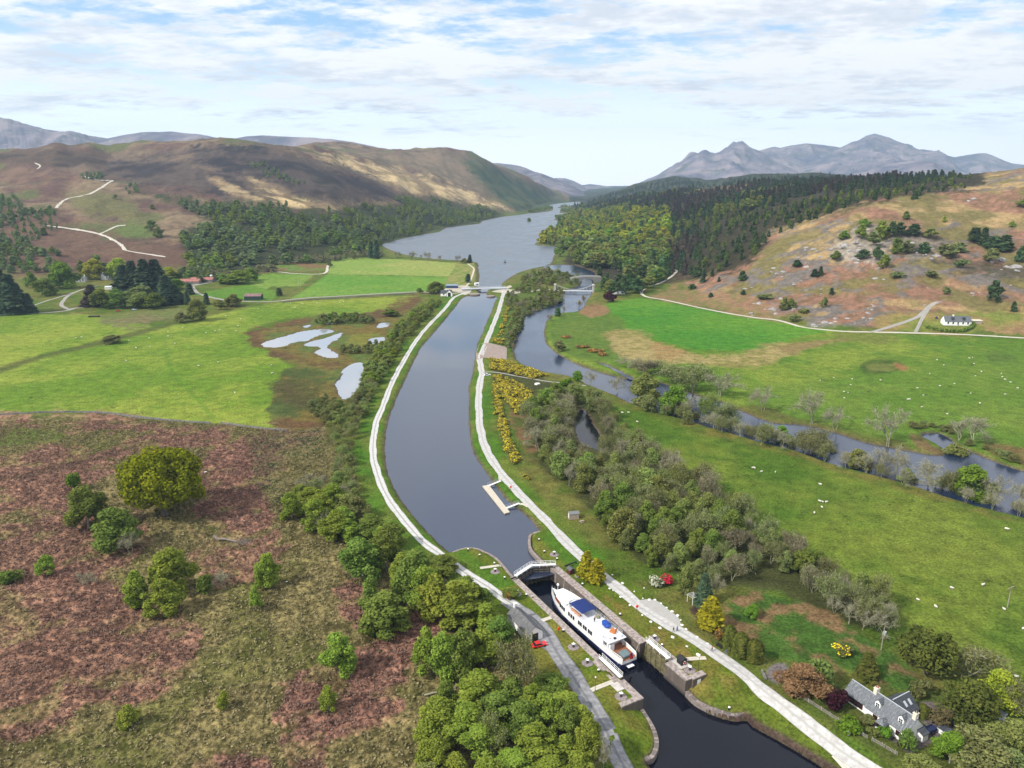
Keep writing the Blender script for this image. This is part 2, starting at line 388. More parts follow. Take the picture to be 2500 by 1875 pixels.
RIVER = [(1326,652),(1342,659),(1386,668),(1414,678),(1419,694),(1380,712),(1373,730),(1356,743),(1323,750),(1283,763),(1266,786),(1258,816),(1254,849),(1263,880),(1299,899),(1339,911),(1399,922),(1445,944),(1498,964),(1531,981),(1565,994),(1614,1011),(1681,1027),(1730,1044),(1800,1063),(1860,1082),(1939,1101),(2032,1134),(2132,1160),(2214,1183),(2330,1220),(2397,1240),(2500,1266),(2700,1325),(3000,1420),
         (3050,1330),(2750,1222),(2500,1151),(2447,1135),(2397,1115),(2357,1098),(2324,1076),(2297,1060),(2262,1058),(2250,1066),(2280,1080),(2303,1098),(2297,1114),(2214,1101),(2115,1082),(2032,1055),(1956,1038),(1883,1032),(1800,1000),(1760,982),(1711,968),(1638,944),(1598,930),(1548,929),(1498,919),(1432,899),(1386,879),(1346,853),(1331,833),(1328,809),(1338,778),(1366,766),(1415,760),(1432,735),(1444,715),(1449,690),(1446,677),(1453,667),(1432,657),(1399,648),(1360,646),(1340,648)]
LOCH = [(1169,707),(1169,690),(1171,675),(1168,655),(1165,641),(1121,636),(1031,630),(975,618),(945,606),(931,597),(951,592),(981,583),(1031,573),(1074,566),(1090,556),(1130,551),(1172,546),(1180,539),(1230,529),(1263,525.5),(1297,520),(1315,512),(1338,502),(1360,497.5),(1383,495),(1405,493),(1415,493),
        (1416,497),(1400,500),(1386,505),(1384,512),(1398,520),(1396,527),(1384,534),(1374,545),(1356,560),(1340,569),(1320,585),(1304,597),(1326,600),(1366,603),(1360,610),(1350,628),(1346,641),(1324,651),(1300,655),(1270,664),(1255,671),(1236,683),(1225,694),(1222,706),(1200,707)]
POND = [(882,887),(862,889),(839,905),(834,922),(820,935),(822,948),(829,962),(839,975),(859,966),(875,955),(880,930),(884,908)]
MARSH = [[(636,841),(665,829),(699,820),(740,809),(780,804),(806,804),(812,811),(770,822),(750,832),(720,835),(690,846),(655,848)],
         [(740,843),(765,832),(800,824),(832,812),(829,824),(806,838),(800,850),(825,866),(815,874),(786,870),(768,860),(786,850),(770,846)],
         [(903,828),(935,824),(938,832),(915,840),(905,836)], [(925,790),(948,788),(944,797),(922,800)], [(740,797),(757,793),(752,800)], [(788,788),(830,790),(808,792)],
         [(1420,1085),(1404,1050),(1405,1020),(1418,1000),(1436,1012),(1446,1035),(1462,1060),(1478,1085),(1474,1102),(1450,1095)]]
BURN = [(1464,886),(1482,891),(1498,899),(1520,909),(1545,923),(1541,927),(1514,913),(1486,897),(1465,889)]
ISLES = [[(1292,521),(1310,511),(1340,504),(1352,508),(1348,515),(1318,519)], [(1284,540),(1293,537),(1299,540),(1292,543)],
         [(1352,537),(1362,527),(1385,525),(1402,528),(1398,535),(1370,538)], [(1362,506),(1378,503),(1394,504),(1390,509),(1366,509)], [(1366,520),(1372,513),(1392,511),(1400,516),(1394,521)]]
LOWER = [LK(42, 12.55), LK(51, 14.6), LK(51, 13.2), LK(59.3, 13.2)]+[G(u, v, -4.2) for u, v in [(1676,1700),(1697,1722),(1729,1740),(1765,1753),(1797,1760),(1822,1756),(1838,1772),(1860,1785),(1900,1806),(1954,1838),(2022,1880),(2130,1950),(2300,2070)]] + \
        [G(u, v, -4.2) for u, v in [(1700,2150),(1650,2000),(1610,1910),(1580,1868),(1594,1856),(1606,1836),(1607,1812),(1601,1791),(1592,1771),(1581,1753),(1571,1736)]]+[LK(59.3, -0.1), LK(51, -0.1), LK(42, -0.1)]
LOWER = np.array([p[:2] for p in LOWER])
CHAMBER = np.array([p[:2] for p in (LK(-4.5, -1), LK(42, -1), LK(42, -1.6), LK(51.5, -1.6), LK(51.5, -1), LK(59.4, -1), LK(59.4, 14.2), LK(51.5, 14.2), LK(51.5, 15.6), LK(42, 15.6), LK(42, 13.6), LK(-4.5, 13.6))])
WATERS = [(wpoly(CANAL, Z_UP), Z_UP, 3.0, 0.5, 14), (wpoly(RIVER, Z_RIV), Z_RIV, 2.5, 0.45, 14), (wpoly(LOCH, Z_LOCH, 2), Z_LOCH, 4.0, 0.25, 40), (wpoly(POND, Z_POND), Z_POND, 0.8, 0.3, 5), (wpoly(BURN, -0.8), -0.8, 0.7, 0.4, 5)]
WATERS += [(wpoly(p, Z_POND), Z_POND, 0.25, 0.12, 4) for p in MARSH[:-1]]+[(wpoly(MARSH[-1], -0.9), -0.9, 1, 0.35, 6)]

# roads and paths traced on the ground
def wline(pts, z=0.0, n=4): return smooth_poly([G(u, v, z)[:2] for u, v in pts], n, False)
PATHS = {
 'towpath_left': (wline([(1146,712),(1130,717),(1107,727),(1087,753),(1048,793),(1018,829),(981,889),(955,939),(935,992),(918,1035),(912,1075),(911,1111),(919,1148),(937,1197),(970,1249),(1016,1305),(1050,1336),(1087,1361),(1111,1381),(1140,1402),(1190,1432),(1237,1466),(1262,1482)]), 3.3),
 'towpath_right': (wline([(1231,703),(1228,720),(1217,760),(1200,803),(1184,843),(1172,874),(1173,893),(1176,912),(1170,945),(1169,998),(1174,1051),(1187,1098),(1213,1141),(1246,1181),(1275,1214),(1321,1258),(1370,1311),(1411,1352),(1476,1411),(1525,1449),(1565,1484),(1620,1520),(1672,1549),(1763,1607),(1853,1676),(1978,1765),(2060,1822),(2147,1878),(2300,1980)]), 3.9),
 'lock_road': (wline([(1237,1466),(1268,1487),(1305,1512),(1332,1541),(1350,1577),(1377,1620),(1410,1669),(1447,1729),(1487,1799),(1520,1859),(1560,1935),(1600,2020)]), 4.6),
 'hill_road': (wline([(1641,666),(1652,670),(1640,679),(1614,691),(1581,701),(1566,713),(1577,724),(1631,734),(1730,756),(1830,774),(1900,783),(1966,800),(2065,810),(2132,812),(2297,816),(2397,820),(2500,826),(2700,836),(3000,850)]), 3.4),
 'house_drive': (wline([(2125,812),(2198,801),(2241,793),(2264,783),(2295,779)]), 3.4),
 'house_fork': (wline([(2234,813),(2248,797),(2266,784)]), 2.6),
 'field_road': (wline([(684,735),(705,732),(760,727),(832,723),(930,717),(1008,713),(1030,712),(1070,717),(1110,716),(1150,709)]), 5.0),
 'farm_road': (wline([(-100,776),(0,770),(70,766),(130,762),(165,758),(185,752),(230,750)]), 4.5),
 'farm_drive': (wline([(170,757),(150,745),(160,728),(175,717),(205,706),(240,697)]), 3.5),
 'farm_track': (wline([(82,746),(110,736),(150,724),(180,714)]), 2.5),
 'barn_road': (wline([(470,698),(478,712),(500,722),(540,731),(575,735),(640,737),(684,735)]), 4.0),
 'barn_yard': (wline([(470,697),(500,691),(536,683)]), 9.0),
 'bridge_road': (wline([(1222,712),(1266,713),(1300,711),(1330,707),(1375,709)]), 5.0),
 'shore_path': (wline([(1141,643),(1150,650),(1157,656),(1156,664),(1152,676),(1147,688),(1140,697),(1128,706)]), 2.2),
 'field_end_road': (wline([(640,664),(680,664),(720,668),(790,668),(800,650),(808,641)]), 3.5),
 'spur_path': (wline([(1180,910),(1196,908),(1230,912),(1270,920),(1340,932),(1400,937),(1438,944)]), 1.8),
}
PATH_AREAS = {
 'parking_bay': [(1560,1474),(1568,1464),(1602,1466),(1630,1487),(1654,1505),(1661,1519),(1664,1531),(1676,1545),(1655,1545),(1610,1515)],
 'shed_yard': [(1316,1512),(1345,1545),(1366,1577),(1395,1620),(1416,1660),(1400,1665),(1380,1640),(1350,1600),(1322,1580),(1305,1560),(1300,1530)],
 'bridge_yard': [(1095,702),(1128,697),(1146,700),(1150,712),(1134,720),(1118,713),(1085,708)],
 'junction_yard': [(1224,706),(1243,697),(1250,700),(1240,706),(1268,708),(1268,716),(1236,717),(1226,715),(1200,712)],
}
HILL_TRACKS = {'hill_track': ([(85,398),(98,405),(92,412),(84,414)], 3), 'hill_track.001': ([(200,430),(240,440),(275,441),(266,446),(245,460),(215,475),(170,484),(148,495),(137,510)], 5),
               'hill_track.002': ([(105,550),(150,556),(200,563),(243,572),(270,583),(295,598),(305,612)], 5), 'hill_track.003': ([(243,572),(265,562),(285,553),(310,550)], 4), 'hill_track.004': ([(305,612),(340,618),(405,628)], 3)}

# ------------------------------------------------------------------ the ground mesh
def _axis_a():
    mid = np.arange(-0.90, 0.9001, 0.0023)
    return np.concatenate([np.arange(-1.5, -0.90, 0.02), mid, np.arange(0.915, 1.5, 0.02)])
def _axis_y():
    y = [55.0]
    while y[-1] < 16000:
        q = y[-1]; y.append(q+(1.2 if q < 120 else max(0.5, 0.0037*q) if q < 420 else 0.0047*q if q < 4300 else 0.012*q if q < 5200 else 0.05*q))
    return np.array(y)
AA, YY = _axis_a(), _axis_y(); NA, NR = len(AA), len(YY)
gy, ga = np.meshgrid(YY, AA, indexing='ij'); gx = (ga*gy).ravel(); gy = gy.ravel()
gz = hill_z(gx, gy)
hillm = sst(gz, 2.0, 18.0)
far = sst(gy, 900, 2500)
gu, gv = proj(gx, gy, gz)
rightside = sst(gu, 1380, 1500)
gz = gz+hillm*((fbm(gx, gy, 260, 4, 3)-0.5)*(22+20*far)+(ridged(gx+gy*0.3, gy*0.8, 230, 5, 9)-0.55)*(16+20*far)*(1-0.35*rightside)*(1-0.4*rightside)+(ridged(gx*1.0+gy*0.35, gy*1.6-gx*0.5, 34, 4, 15)-0.55)*7.5*rightside*(1-far)+(ridged(gx-gy*0.2, gy*1.3, 52, 4, 19)-0.55)*8*(1-rightside)*(1-0.5*far))
roadmask = np.ones_like(gx)
for nm, (ln, wd) in PATHS.items():
    d = dline(gx, gy, ln, wd*0.5+6); roadmask = np.minimum(roadmask, sst(d, wd*0.5+0.3, wd*0.5+5))
for nm, pl in PATH_AREAS.items():
    roadmask = np.minimum(roadmask, sst(-sdf(gx, gy, wpoly(pl, 0, 2), 5), 0.2, 4))
lock_s = (gx-A0.x)*AX.x+(gy-A0.y)*AX.y; lock_t = (gx-A0.x)*AN.x+(gy-A0.y)*AN.y
lockflat = sst(np.abs(lock_s-25), 45, 70)+sst(np.abs(lock_t-6), 22, 34); lockflat = np.clip(lockflat, 0, 1)
# moor at left lies a little uneven; the pastures roll gently
moorm = sst(sdf(gu, gv, [(-700,1020),(0,1020),(332,1024),(700,1052),(800,1050),(860,1120),(900,1330),(1180,1440),(1250,1560),(1400,1760),(1500,2100),(-700,2100)], 60), -10, 30)
gz = gz+(1-hillm)*roadmask*lockflat*((fbm(gx, gy, 70, 3, 21)-0.5)*1.6+(fbm(gx, gy, 16, 3, 23)-0.5)*0.7)
micro = (fbm(gx, gy, 2.2, 3, 31, 0.6)-0.5)*0.8+(fbm(gx, gy, 1.1, 2, 33)-0.5)*0.9
gz = gz+moorm*roadmask*micro*(1-sst(gy, 330, 420))+(1-moorm)*roadmask*(fbm(gx, gy, 4, 3, 41)-0.5)*0.25
gz = np.where(roadmask < 0.02, gz-0.02, gz)
watd = np.full_like(gx, 60.0)      # distance to the nearest water edge, for the banks' colours
for pl, lev, dep, slope, mg in WATERS:
    d0 = sdf(gx, gy, pl, mg); d = d0+((vnoise(gx*0.5, gy*0.5, 5)-0.5)*0.9 if mg > 6 else (fbm(gx, gy, 3, 3, 6)-0.5)*2.2)*np.clip(gy/350, 0.35, 3)
    inside = d > 0
    gz = np.where(inside, np.minimum(gz, lev-np.minimum(d*0.6, dep)), np.where(d0 > -mg+1.0, np.minimum(gz, lev+0.06-d*slope), gz))
    watd = np.where(d0 > -mg+0.5, np.minimum(watd, -d), watd)
for isl in ISLES:
    d = sdf(gx, gy, wpoly(isl, Z_LOCH, 2), 60); gz = np.where(d > 0, np.maximum(gz, Z_LOCH+np.minimum(d*0.2, 1.2)), gz)
d = sdf(gx, gy, LOWER, 16)
gz = np.where((lock_s > 59.0) & (d <= 0), np.minimum(gz, -3.5-d*0.42), gz); gz = np.where(d > 0, np.minimum(gz, -6.5), gz)
d = sdf(gx, gy, CHAMBER, 6); gz = np.where(d > 0, np.minimum(gz, -7.0), gz)
watd = np.where(d > 0, -1, watd)
GZ = gz.reshape(NR, NA)
def ground(x, y):
    """height of the finished ground under a point"""
    a = x/max(y, 1.0); i = min(max(int(np.searchsorted(AA, a))-1, 0), NA-2); j = min(max(int(np.searchsorted(YY, y))-1, 0), NR-2)
    fa = min(max((a-AA[i])/(AA[i+1]-AA[i]), 0), 1); fy = min(max((y-YY[j])/(YY[j+1]-YY[j]), 0), 1)
    return float((GZ[j, i]*(1-fa)+GZ[j, i+1]*fa)*(1-fy)+(GZ[j+1, i]*(1-fa)+GZ[j+1, i+1]*fa)*fy)
def ground_np(x, y):
    a = x/np.maximum(y, 1.0); i = np.clip(np.searchsorted(AA, a)-1, 0, NA-2); j = np.clip(np.searchsorted(YY, y)-1, 0, NR-2)
    fa = np.clip((a-AA[i])/(AA[i+1]-AA[i]), 0, 1); fy = np.clip((y-YY[j])/(YY[j+1]-YY[j]), 0, 1)
    return (GZ[j, i]*(1-fa)+GZ[j, i+1]*fa)*(1-fy)+(GZ[j+1, i]*(1-fa)+GZ[j+1, i+1]*fa)*fy
_ys = np.geomspace(90, 9000, 1400)
def at(u, v, flat=False):
    """where the line of sight through a pixel of the photograph first meets the land"""
    if flat: return G(u, v, 0)
    vv = (v-CV)/F; ry = cT-vv*sT; rz = -sT-vv*cT; t = _ys/ry
    X = (u-CU)/F*t; Z = CH+rz*t; g = ground_np(X, _ys)
    if not (Z <= g).any(): return at(u, v+3)
    k = int(np.argmax(Z <= g))
    if k:
        a = Z[k-1]-g[k-1]; b = g[k]-Z[k]; f = a/(a+b+1e-9); y = _ys[k-1]+(_ys[k]-_ys[k-1])*f
    else: y = _ys[0]
    x = (u-CU)/F*y/ry
    return Vector((x, y, ground(x, y)))
# ------------------------------------------------------------------ what grows where: ground colours
SAT = 0.96
def srgb(r, g, b, k=1.0):
    m_ = 0.3*r+0.59*g+0.11*b; r, g, b = (m_+(q-m_)*SAT for q in (r, g, b))
    f = lambda c: ((c/255)/12.92 if c <= 10 else (((c/255)+0.055)/1.055)**2.4)
    return np.array([f(r)*k, f(g)*k, f(b)*k])
gu, gv = proj(gx, gy, gz)
K_ = 0.61; KM = 0.56; KH = 0.74; KL = 0.60
rgb = np.zeros((len(gx), 3))
n1 = fbm(gx, gy, 1.1, 3, 51, 0.65); n2 = fbm(gx, gy, 6, 4, 52); n3 = fbm(gx, gy, 25, 4, 53); n4 = fbm(gx, gy, 90, 4, 54)
def mixc(a, b, t): return a[None, :]*(1-t[:, None])+b[None, :]*t[:, None]
rough_g = mixc(srgb(92,118,38,K_), srgb(128,126,62,K_), sst(n3*0.6+n2*0.4, 0.35, 0.65))
rgb[:] = rough_g
def paint(poly, ca, cb, nz=None, jit=10, soft=4, sm=2, amt=1.0):
    p = smooth_poly(poly, sm) if sm > 1 else np.array(poly, float)
    d = sdf(gu, gv, p, 60+jit*3)+(n2-0.5)*jit*2+(n1-0.5)*jit+((n3-0.5)*jit*3 if jit > 5 else 0)
    m = sst(d, -soft, soft)*amt
    c = mixc(ca, cb, np.clip(nz if nz is not None else n2, 0, 1))
    rgb[:] = rgb*(1-m[:, None])+c*m[:, None]
    return m
# --- left hills
hl = (gu < 1420) & (gy > 780)
tanb = mixc(srgb(108,88,74,KL), srgb(156,134,104,KL), sst(n4*0.5+n3*0.5, 0.38, 0.62))
brk = mixc(srgb(112,84,76,KL), srgb(136,108,88,KL), sst(n3, 0.35, 0.65)); grn = mixc(srgb(98,104,62,KL), srgb(122,122,72,KL), n3)
hcol = tanb.copy(); m = sst(fbm(gx, gy, 140, 4, 61), 0.45, 0.6)[:, None]; hcol = hcol*(1-m)+brk*m; m = sst(fbm(gx, gy, 110, 4, 63), 0.56, 0.70)[:, None]; hcol = hcol*(1-m)+grn*m
hm = (sst(gz, 3, 10)*hl)[:, None]; rgb = rgb*(1-hm)+hcol*hm
heath = sst(fbm(gx, gy, 60, 5, 71, 0.6), 0.36, 0.6)
HE1, HE2 = srgb(52,46,52,KL), srgb(92,78,74,KL); TAN1, TAN2 = srgb(210,184,136,KH), srgb(160,136,102,KL)
paint([(100,400),(200,380),(330,372),(430,360),(600,362),(700,380),(700,480),(560,480),(420,455),(330,440),(200,420)], srgb(104,86,80,KL), srgb(134,114,94,KL), heath, 14, 16)
paint([(860,372),(960,375),(1090,370),(1140,380),(1230,425),(1290,470),(1260,500),(1150,470),(1040,430),(930,400)], srgb(150,128,104,KL), srgb(128,112,88,KL), heath, 10, 12)
paint([(766,384),(830,378),(900,396),(1000,420),(1110,452),(1200,492),(1262,515),(1190,512),(1080,486),(980,470),(915,440),(850,410)], TAN1, TAN2, heath, 12, 10)
paint([(600,430),(660,450),(720,482),(830,500),(820,520),(700,508),(620,480)], TAN1, TAN2, heath, 10, 8)
paint([(1130,392),(1180,396),(1240,425),(1310,458),(1390,492),(1330,508),(1265,520),(1215,485),(1180,450)], srgb(62,82,56,KL), srgb(92,100,68,KL), heath, 10, 10)
paint([(470,366),(600,358),(660,366),(766,388),(835,412),(915,437),(935,452),(985,480),(1000,496),(930,494),(850,488),(760,486),(700,462),(640,432),(540,415)], HE1, HE2, heath, 18, 8, amt=0.92)
paint([(270,398),(400,384),(540,415),(600,432),(660,470),(690,498),(560,488),(420,462),(330,446),(262,428)], HE1, HE2, heath, 18, 10, amt=0.8)
paint([(-300,385),(0,378),(130,362),(270,374),(250,398),(120,408),(0,398),(-300,410)], srgb(78,64,56,KL), srgb(104,84,70,KL), heath, 8, 6)
paint([(505,432),(560,448),(640,488),(600,486),(540,462)], TAN1, TAN2, heath, 6, 5, amt=0.7)
paint([(0,500),(90,520),(150,545),(300,585),(470,600),(470,650),(300,650),(150,640),(40,650),(-200,640),(-200,520)], srgb(112,84,72,KL), srgb(132,104,82,KL), n3, 14, 10)
paint([(170,478),(260,470),(330,500),(340,530),(250,530),(190,510)], srgb(112,110,66,KL), srgb(136,128,84,KL), n2, 10, 8)
paint([(290,553),(350,548),(375,570),(360,585),(310,580)], srgb(96,118,56,KL), srgb(120,128,70,KL), n2, 8, 6)
# --- right hill
hr = gu > 1400
b1 = mixc(srgb(158,118,96,KH), srgb(130,102,78,KH), sst(n2, 0.35, 0.65)); t1 = mixc(srgb(178,150,104,KH), srgb(140,124,82,KH), sst(n3, 0.35, 0.65)); o1 = mixc(srgb(112,104,62,KH), srgb(138,126,78,KH), n2)
m = sst(fbm(gx, gy, 55, 5, 81)+0.12*sst(gv, 560, 660), 0.45, 0.58)[:, None]; hc = t1*(1-m)+b1*m
m = sst(fbm(gx, gy, 40, 5, 83), 0.48, 0.62)[:, None]; hc = hc*(1-m)+o1*m
rk = sst(ridged(gx*1.0+gy*0.35, gy*1.6-gx*0.5, 34, 4, 15), 0.69, 0.78)*sst(fbm(gx, gy, 70, 3, 85), 0.46, 0.56)
hc = hc*(1-rk[:, None])+mixc(srgb(142,132,124,KH), srgb(96,90,84,KH), n1)*rk[:, None]
hm = (sst(gz, 1.0, 3.0)*hr)[:, None]; rgb = rgb*(1-hm)+hc*hm
paint([(2010,600),(2080,565),(2140,570),(2180,610),(2120,650),(2030,640)], srgb(176,166,152,KH), srgb(120,112,102,KH), sst(n2, 0.3, 0.7), 22, 5, amt=0.85)
paint([(2180,585),(2260,570),(2300,590),(2280,620),(2210,630)], srgb(140,132,122,KH), srgb(84,80,72,KH), sst(n2, 0.3, 0.7), 22, 5, amt=0.8)
paint([(2280,625),(2500,640),(2500,680),(2400,665),(2290,650)], srgb(98,84,74,KH), srgb(72,72,50,KH), sst(n2, 0.3, 0.7), 14, 6, amt=0.8)
paint([(1872,770),(1880,745),(1930,735),(1950,750),(1920,768)], srgb(140,136,136,KH), srgb(110,104,100,KH), n2, 8, 4, amt=0.7)
paint([(1970,790),(2000,782),(2050,788),(2040,800),(1980,800)], srgb(146,142,140,KH), srgb(120,112,104,KH), n2, 8, 4, amt=0.7)
paint([(2150,772),(2280,762),(2500,758),(2700,760),(2700,830),(2500,822),(2260,812),(2150,808)], srgb(122,132,58,KH), srgb(150,130,80,KH), sst(n3, 0.4, 0.6), 12, 6)
paint([(2400,800),(2520,795),(2700,800),(2700,830),(2500,822),(2410,815)], srgb(160,120,92,KH), srgb(146,130,80,KH), n2, 10, 6)
paint([(1560,735),(1640,745),(1760,768),(1900,788),(1900,740),(1760,715),(1640,700)], srgb(140,128,82,KH), srgb(168,122,98,KH), sst(n2, 0.38, 0.6), 10, 6, amt=0.6)
# forest floor (dark litter under the plantations)
paint([(1380,640),(1420,560),(1500,505),(1640,470),(1830,455),(2000,440),(2200,420),(2330,400),(2390,400),(2400,450),(2330,462),(2200,482),(2090,500),(2000,525),(1900,560),(1850,610),(1800,655),(1640,680),(1560,705),(1430,690)], srgb(58,54,40,K_), srgb(78,72,52,K_), n2, 12, 8)
paint([(385,478),(460,486),(600,500),(760,510),(830,512),(960,494),(1050,482),(1150,502),(1230,522),(1175,547),(1080,560),(1030,575),(935,598),(930,622),(850,632),(700,658),(480,658),(450,560),(520,545),(420,495)], srgb(58,66,40,K_), srgb(80,80,50,K_), n2, 12, 8)
fm_ = (sst(gy, 1900, 2200)*(gu > 1392)*sst(gu, 2330, 2230)*0.95)[:, None]; rgb = rgb*(1-fm_)+mixc(srgb(44,54,40,K_), srgb(66,74,52,K_), sst(fbm(gx, gy, 40, 4, 88), 0.4, 0.6))*fm_
# --- left pastures
F1, F2 = srgb(114,148,42,K_), srgb(152,168,62,K_); fn = sst(n4*0.5+n3*0.3+n2*0.2, 0.36, 0.62)
paint([(-700,1030),(0,1012),(133,1006),(249,1008),(332,1018),(431,1027),(514,1032),(597,1040),(668,1046),(662,990),(672,940),(696,902),(725,895),(690,884),(686,866),(633,849),(606,823),(604,805),(676,782),(759,770),(870,770),(1000,742),(1020,722),(832,731),(690,737),(600,752),(497,775),(431,788),(332,816),(249,838),(100,872),(0,905),(-700,1000)], F1, F2, fn, 2.5, 3, 1)
paint([(-700,900),(0,895),(100,866),(249,830),(332,808),(380,798),(300,780),(210,768),(60,768),(0,772),(-700,800)], F1, F2, fn, 3, 3, 1)
paint([(240,790),(290,765),(430,755),(500,762),(430,780),(340,802)], srgb(140,122,92,K_), srgb(112,136,56,K_), n3, 10, 5)
paint([(660,700),(735,698),(766,670),(626,668),(590,690),(640,715)], srgb(118,158,54,K_), srgb(140,166,72,K_), fn, 2, 2, 1)
paint([(470,720),(600,693),(690,715),(660,735),(560,732)], srgb(92,142,44,K_), srgb(110,150,50,K_), fn, 2, 2, 1)
paint([(812,632),(875,628),(1031,636),(1116,642),(1097,675),(799,669)], srgb(142,172,74,K_), srgb(166,176,92,K_), fn, 1, 1.5, 1)
paint([(799,670),(1097,677),(1081,698),(1040,711),(832,722),(709,729),(759,698)], srgb(106,158,54,K_), srgb(128,166,64,K_), fn, 1, 1.5, 1)
paint([(1117,641),(1160,640),(1160,690),(1130,700),(1084,698)], srgb(124,150,62,K_), srgb(166,160,94,K_), sst(n2, 0.4, 0.6), 3, 2, 1)
paint([(660,640),(790,645),(790,662),(670,662),(620,668)], srgb(140,112,74,K_), srgb(112,140,60,K_), sst(n3, 0.4, 0.6), 5, 3)
paint([(0,900),(99,868),(249,832),(332,810),(431,782),(497,770),(497,780),(431,792),(332,820),(249,842),(99,876),(0,912)], srgb(84,108,40,K_), srgb(106,104,58,K_), n2, 3, 3, 1, 0.85)
d = dline(gu, gv, [(405,865),(420,910),(455,945),(490,985),(520,1020)], 20); m = (sst(d, 9, 2)*0.45)[:, None]; rgb = rgb*(1-m)+srgb(92,140,40,K_)[None]*m
# droppings-dark tufts scattered over the pastures
tuft = sst(vnoise(gx*0.55, gy*0.4, 91), 0.90, 0.95)*sst(fbm(gx, gy, 45, 3, 92), 0.5, 0.62)*(gz < 3)*(gy < 600)
# --- wetland
WET1, WET2 = srgb(128,112,58,K_), srgb(104,122,58,K_)
paint([(604,820),(640,800),(760,775),(880,772),(1000,748),(1040,752),(990,800),(930,855),(888,885),(870,960),(820,1010),(760,1050),(690,1052),(664,1040),(660,990),(672,940),(696,902),(724,894),(690,880),(633,848)], WET1, WET2, sst(n3*0.6+n2*0.4, 0.4, 0.6), 8, 5)
for q in ([(600,812),(625,800),(672,786),(740,778),(750,786),(680,798),(640,816),(660,845),(720,868),(800,885),(860,888),(800,900),(730,880),(680,868),(625,842)], [(664,1030),(700,1020),(790,1025),(830,1030),(780,1050),(690,1050)], [(690,930),(740,940),(760,985),(720,990),(670,960)], [(1000,755),(1020,735),(1010,730),(940,755),(890,775),(930,778)]):
    paint(q, srgb(128,90,64,K_), srgb(100,76,52,K_), n2, 16, 4, amt=0.85)
paint([(670,930),(700,905),(760,905),(800,930),(790,980),(740,1010),(690,1010),(660,990)], srgb(52,76,38,K_), srgb(78,90,44,K_), sst(n2, 0.4, 0.6), 26, 5, amt=0.6)
paint([(860,820),(930,810),(900,850),(850,850)], srgb(150,138,54,K_), srgb(116,130,60,K_), n2, 8, 6)
# --- the moor
TU1, TU2, TU3 = srgb(100,92,54,KM), srgb(172,156,102,KM), srgb(78,72,44,KM)
MOOR = [(-700,1020),(0,1015),(249,1010),(431,1029),(668,1047),(790,1055),(860,1120),(880,1250),(960,1350),(1110,1400),(1230,1480),(1310,1580),(1400,1740),(1480,1900),(1500,2100),(-700,2100)]
tus = sst(n1*0.62+n2*0.38, 0.36, 0.66)
mm = paint(MOOR, TU1, TU2, tus, 6, 6)
m = (mm*sst(n4, 0.5, 0.66)*0.6)[:, None]; rgb = rgb*(1-m)+mixc(TU3, srgb(124,124,58,KM), tus)*m
m = (mm*sst(fbm(gx, gy, 30, 4, 97), 0.55, 0.68)*0.45)[:, None]; rgb = rgb*(1-m)+mixc(srgb(84,104,36,KM), srgb(128,134,56,KM), n1)*m
BR1, BR2 = srgb(116,82,71,KM), srgb(198,146,122,KM)
brm = np.zeros_like(gx); bt = sst(n1*0.7+n2*0.3, 0.34, 0.66); o = 1.130
def S(*pp): return [(a*o, b*o) for a, b in pp]
for q, a_ in ((S((-300,985),(0,985),(120,965),(250,945),(390,932),(500,938),(478,985),(300,992),(210,1045),(90,1095),(-300,1150)), 0.9), (S((-300,905),(0,905),(120,900),(330,912),(320,925),(100,935),(-300,945)), 0.8),
              (S((430,958),(590,955),(620,1000),(562,1060),(612,1128),(640,1150),(560,1185),(470,1155),(430,1090)), 1.0), (S((40,1130),(150,1105),(300,1110),(310,1190),(240,1250),(110,1250),(-300,1260),(-300,1180)), 0.85),
              (S((-300,1270),(0,1270),(150,1240),(280,1260),(420,1350),(440,1440),(330,1500),(180,1530),(100,1610),(-300,1659)), 0.9), (S((612,1510),(640,1450),(760,1400),(850,1350),(930,1330),(950,1360),(905,1430),(868,1480),(862,1530),(780,1580),(660,1600),(625,1560)), 1.0),
              (S((400,1680),(470,1628),(560,1640),(590,1700)), 1.0), (S((620,1590),(680,1600),(690,1659),(640,1690)), 0.8), (S((745,1290),(800,1275),(830,1320),(770,1350)), 1.0), (S((420,1150),(560,1170),(640,1170),(600,1230),(480,1250),(420,1220)), 0.75), (S((560,940),(690,935),(700,960),(600,965)), 0.7)):
    brm = np.maximum(brm, paint(q, BR1, BR2, bt, 30, 8, 2, a_*(0.35+0.65*sst(fbm(gx, gy, 9, 3, 117), 0.30, 0.46))))
for q in (S((540,950),(600,945),(690,930),(740,940),(730,985),(690,1000),(640,985),(600,1000),(620,1060),(600,1080),(560,1040)),):
    paint(q, srgb(46,76,40,KM), srgb(140,128,84,KM), sst(n1*0.5+n2*0.5, 0.45, 0.55), 40, 4, amt=0.9)
paint(S((0,925),(110,925),(140,945),(60,960),(0,962)), srgb(92,116,42,KM), srgb(124,130,60,KM), n2, 8, 4)
for ln, wd in (([(540,1520),(620,1490),(690,1460),(760,1448),(850,1425)], 4), ([(655,1490),(662,1560),(668,1640),(650,1700),(640,1800)], 4), ([(380,1520),(350,1560),(300,1610),(262,1690),(225,1720)], 4), ([(700,1560),(680,1600),(668,1620)], 3), ([(0,1170),(120,1150),(250,1115),(330,1090)], 7), ([(430,1090),(430,1180)], 3), ([(500,1085),(470,1130)], 4)):
    d = dline(gu, gv, ln, 25)+(n2-0.5)*6; m = (sst(d, wd+2, wd*0.3)*0.6)[:, None]; rgb = rgb*(1-m)+srgb(58,56,34,KM)[None]*m
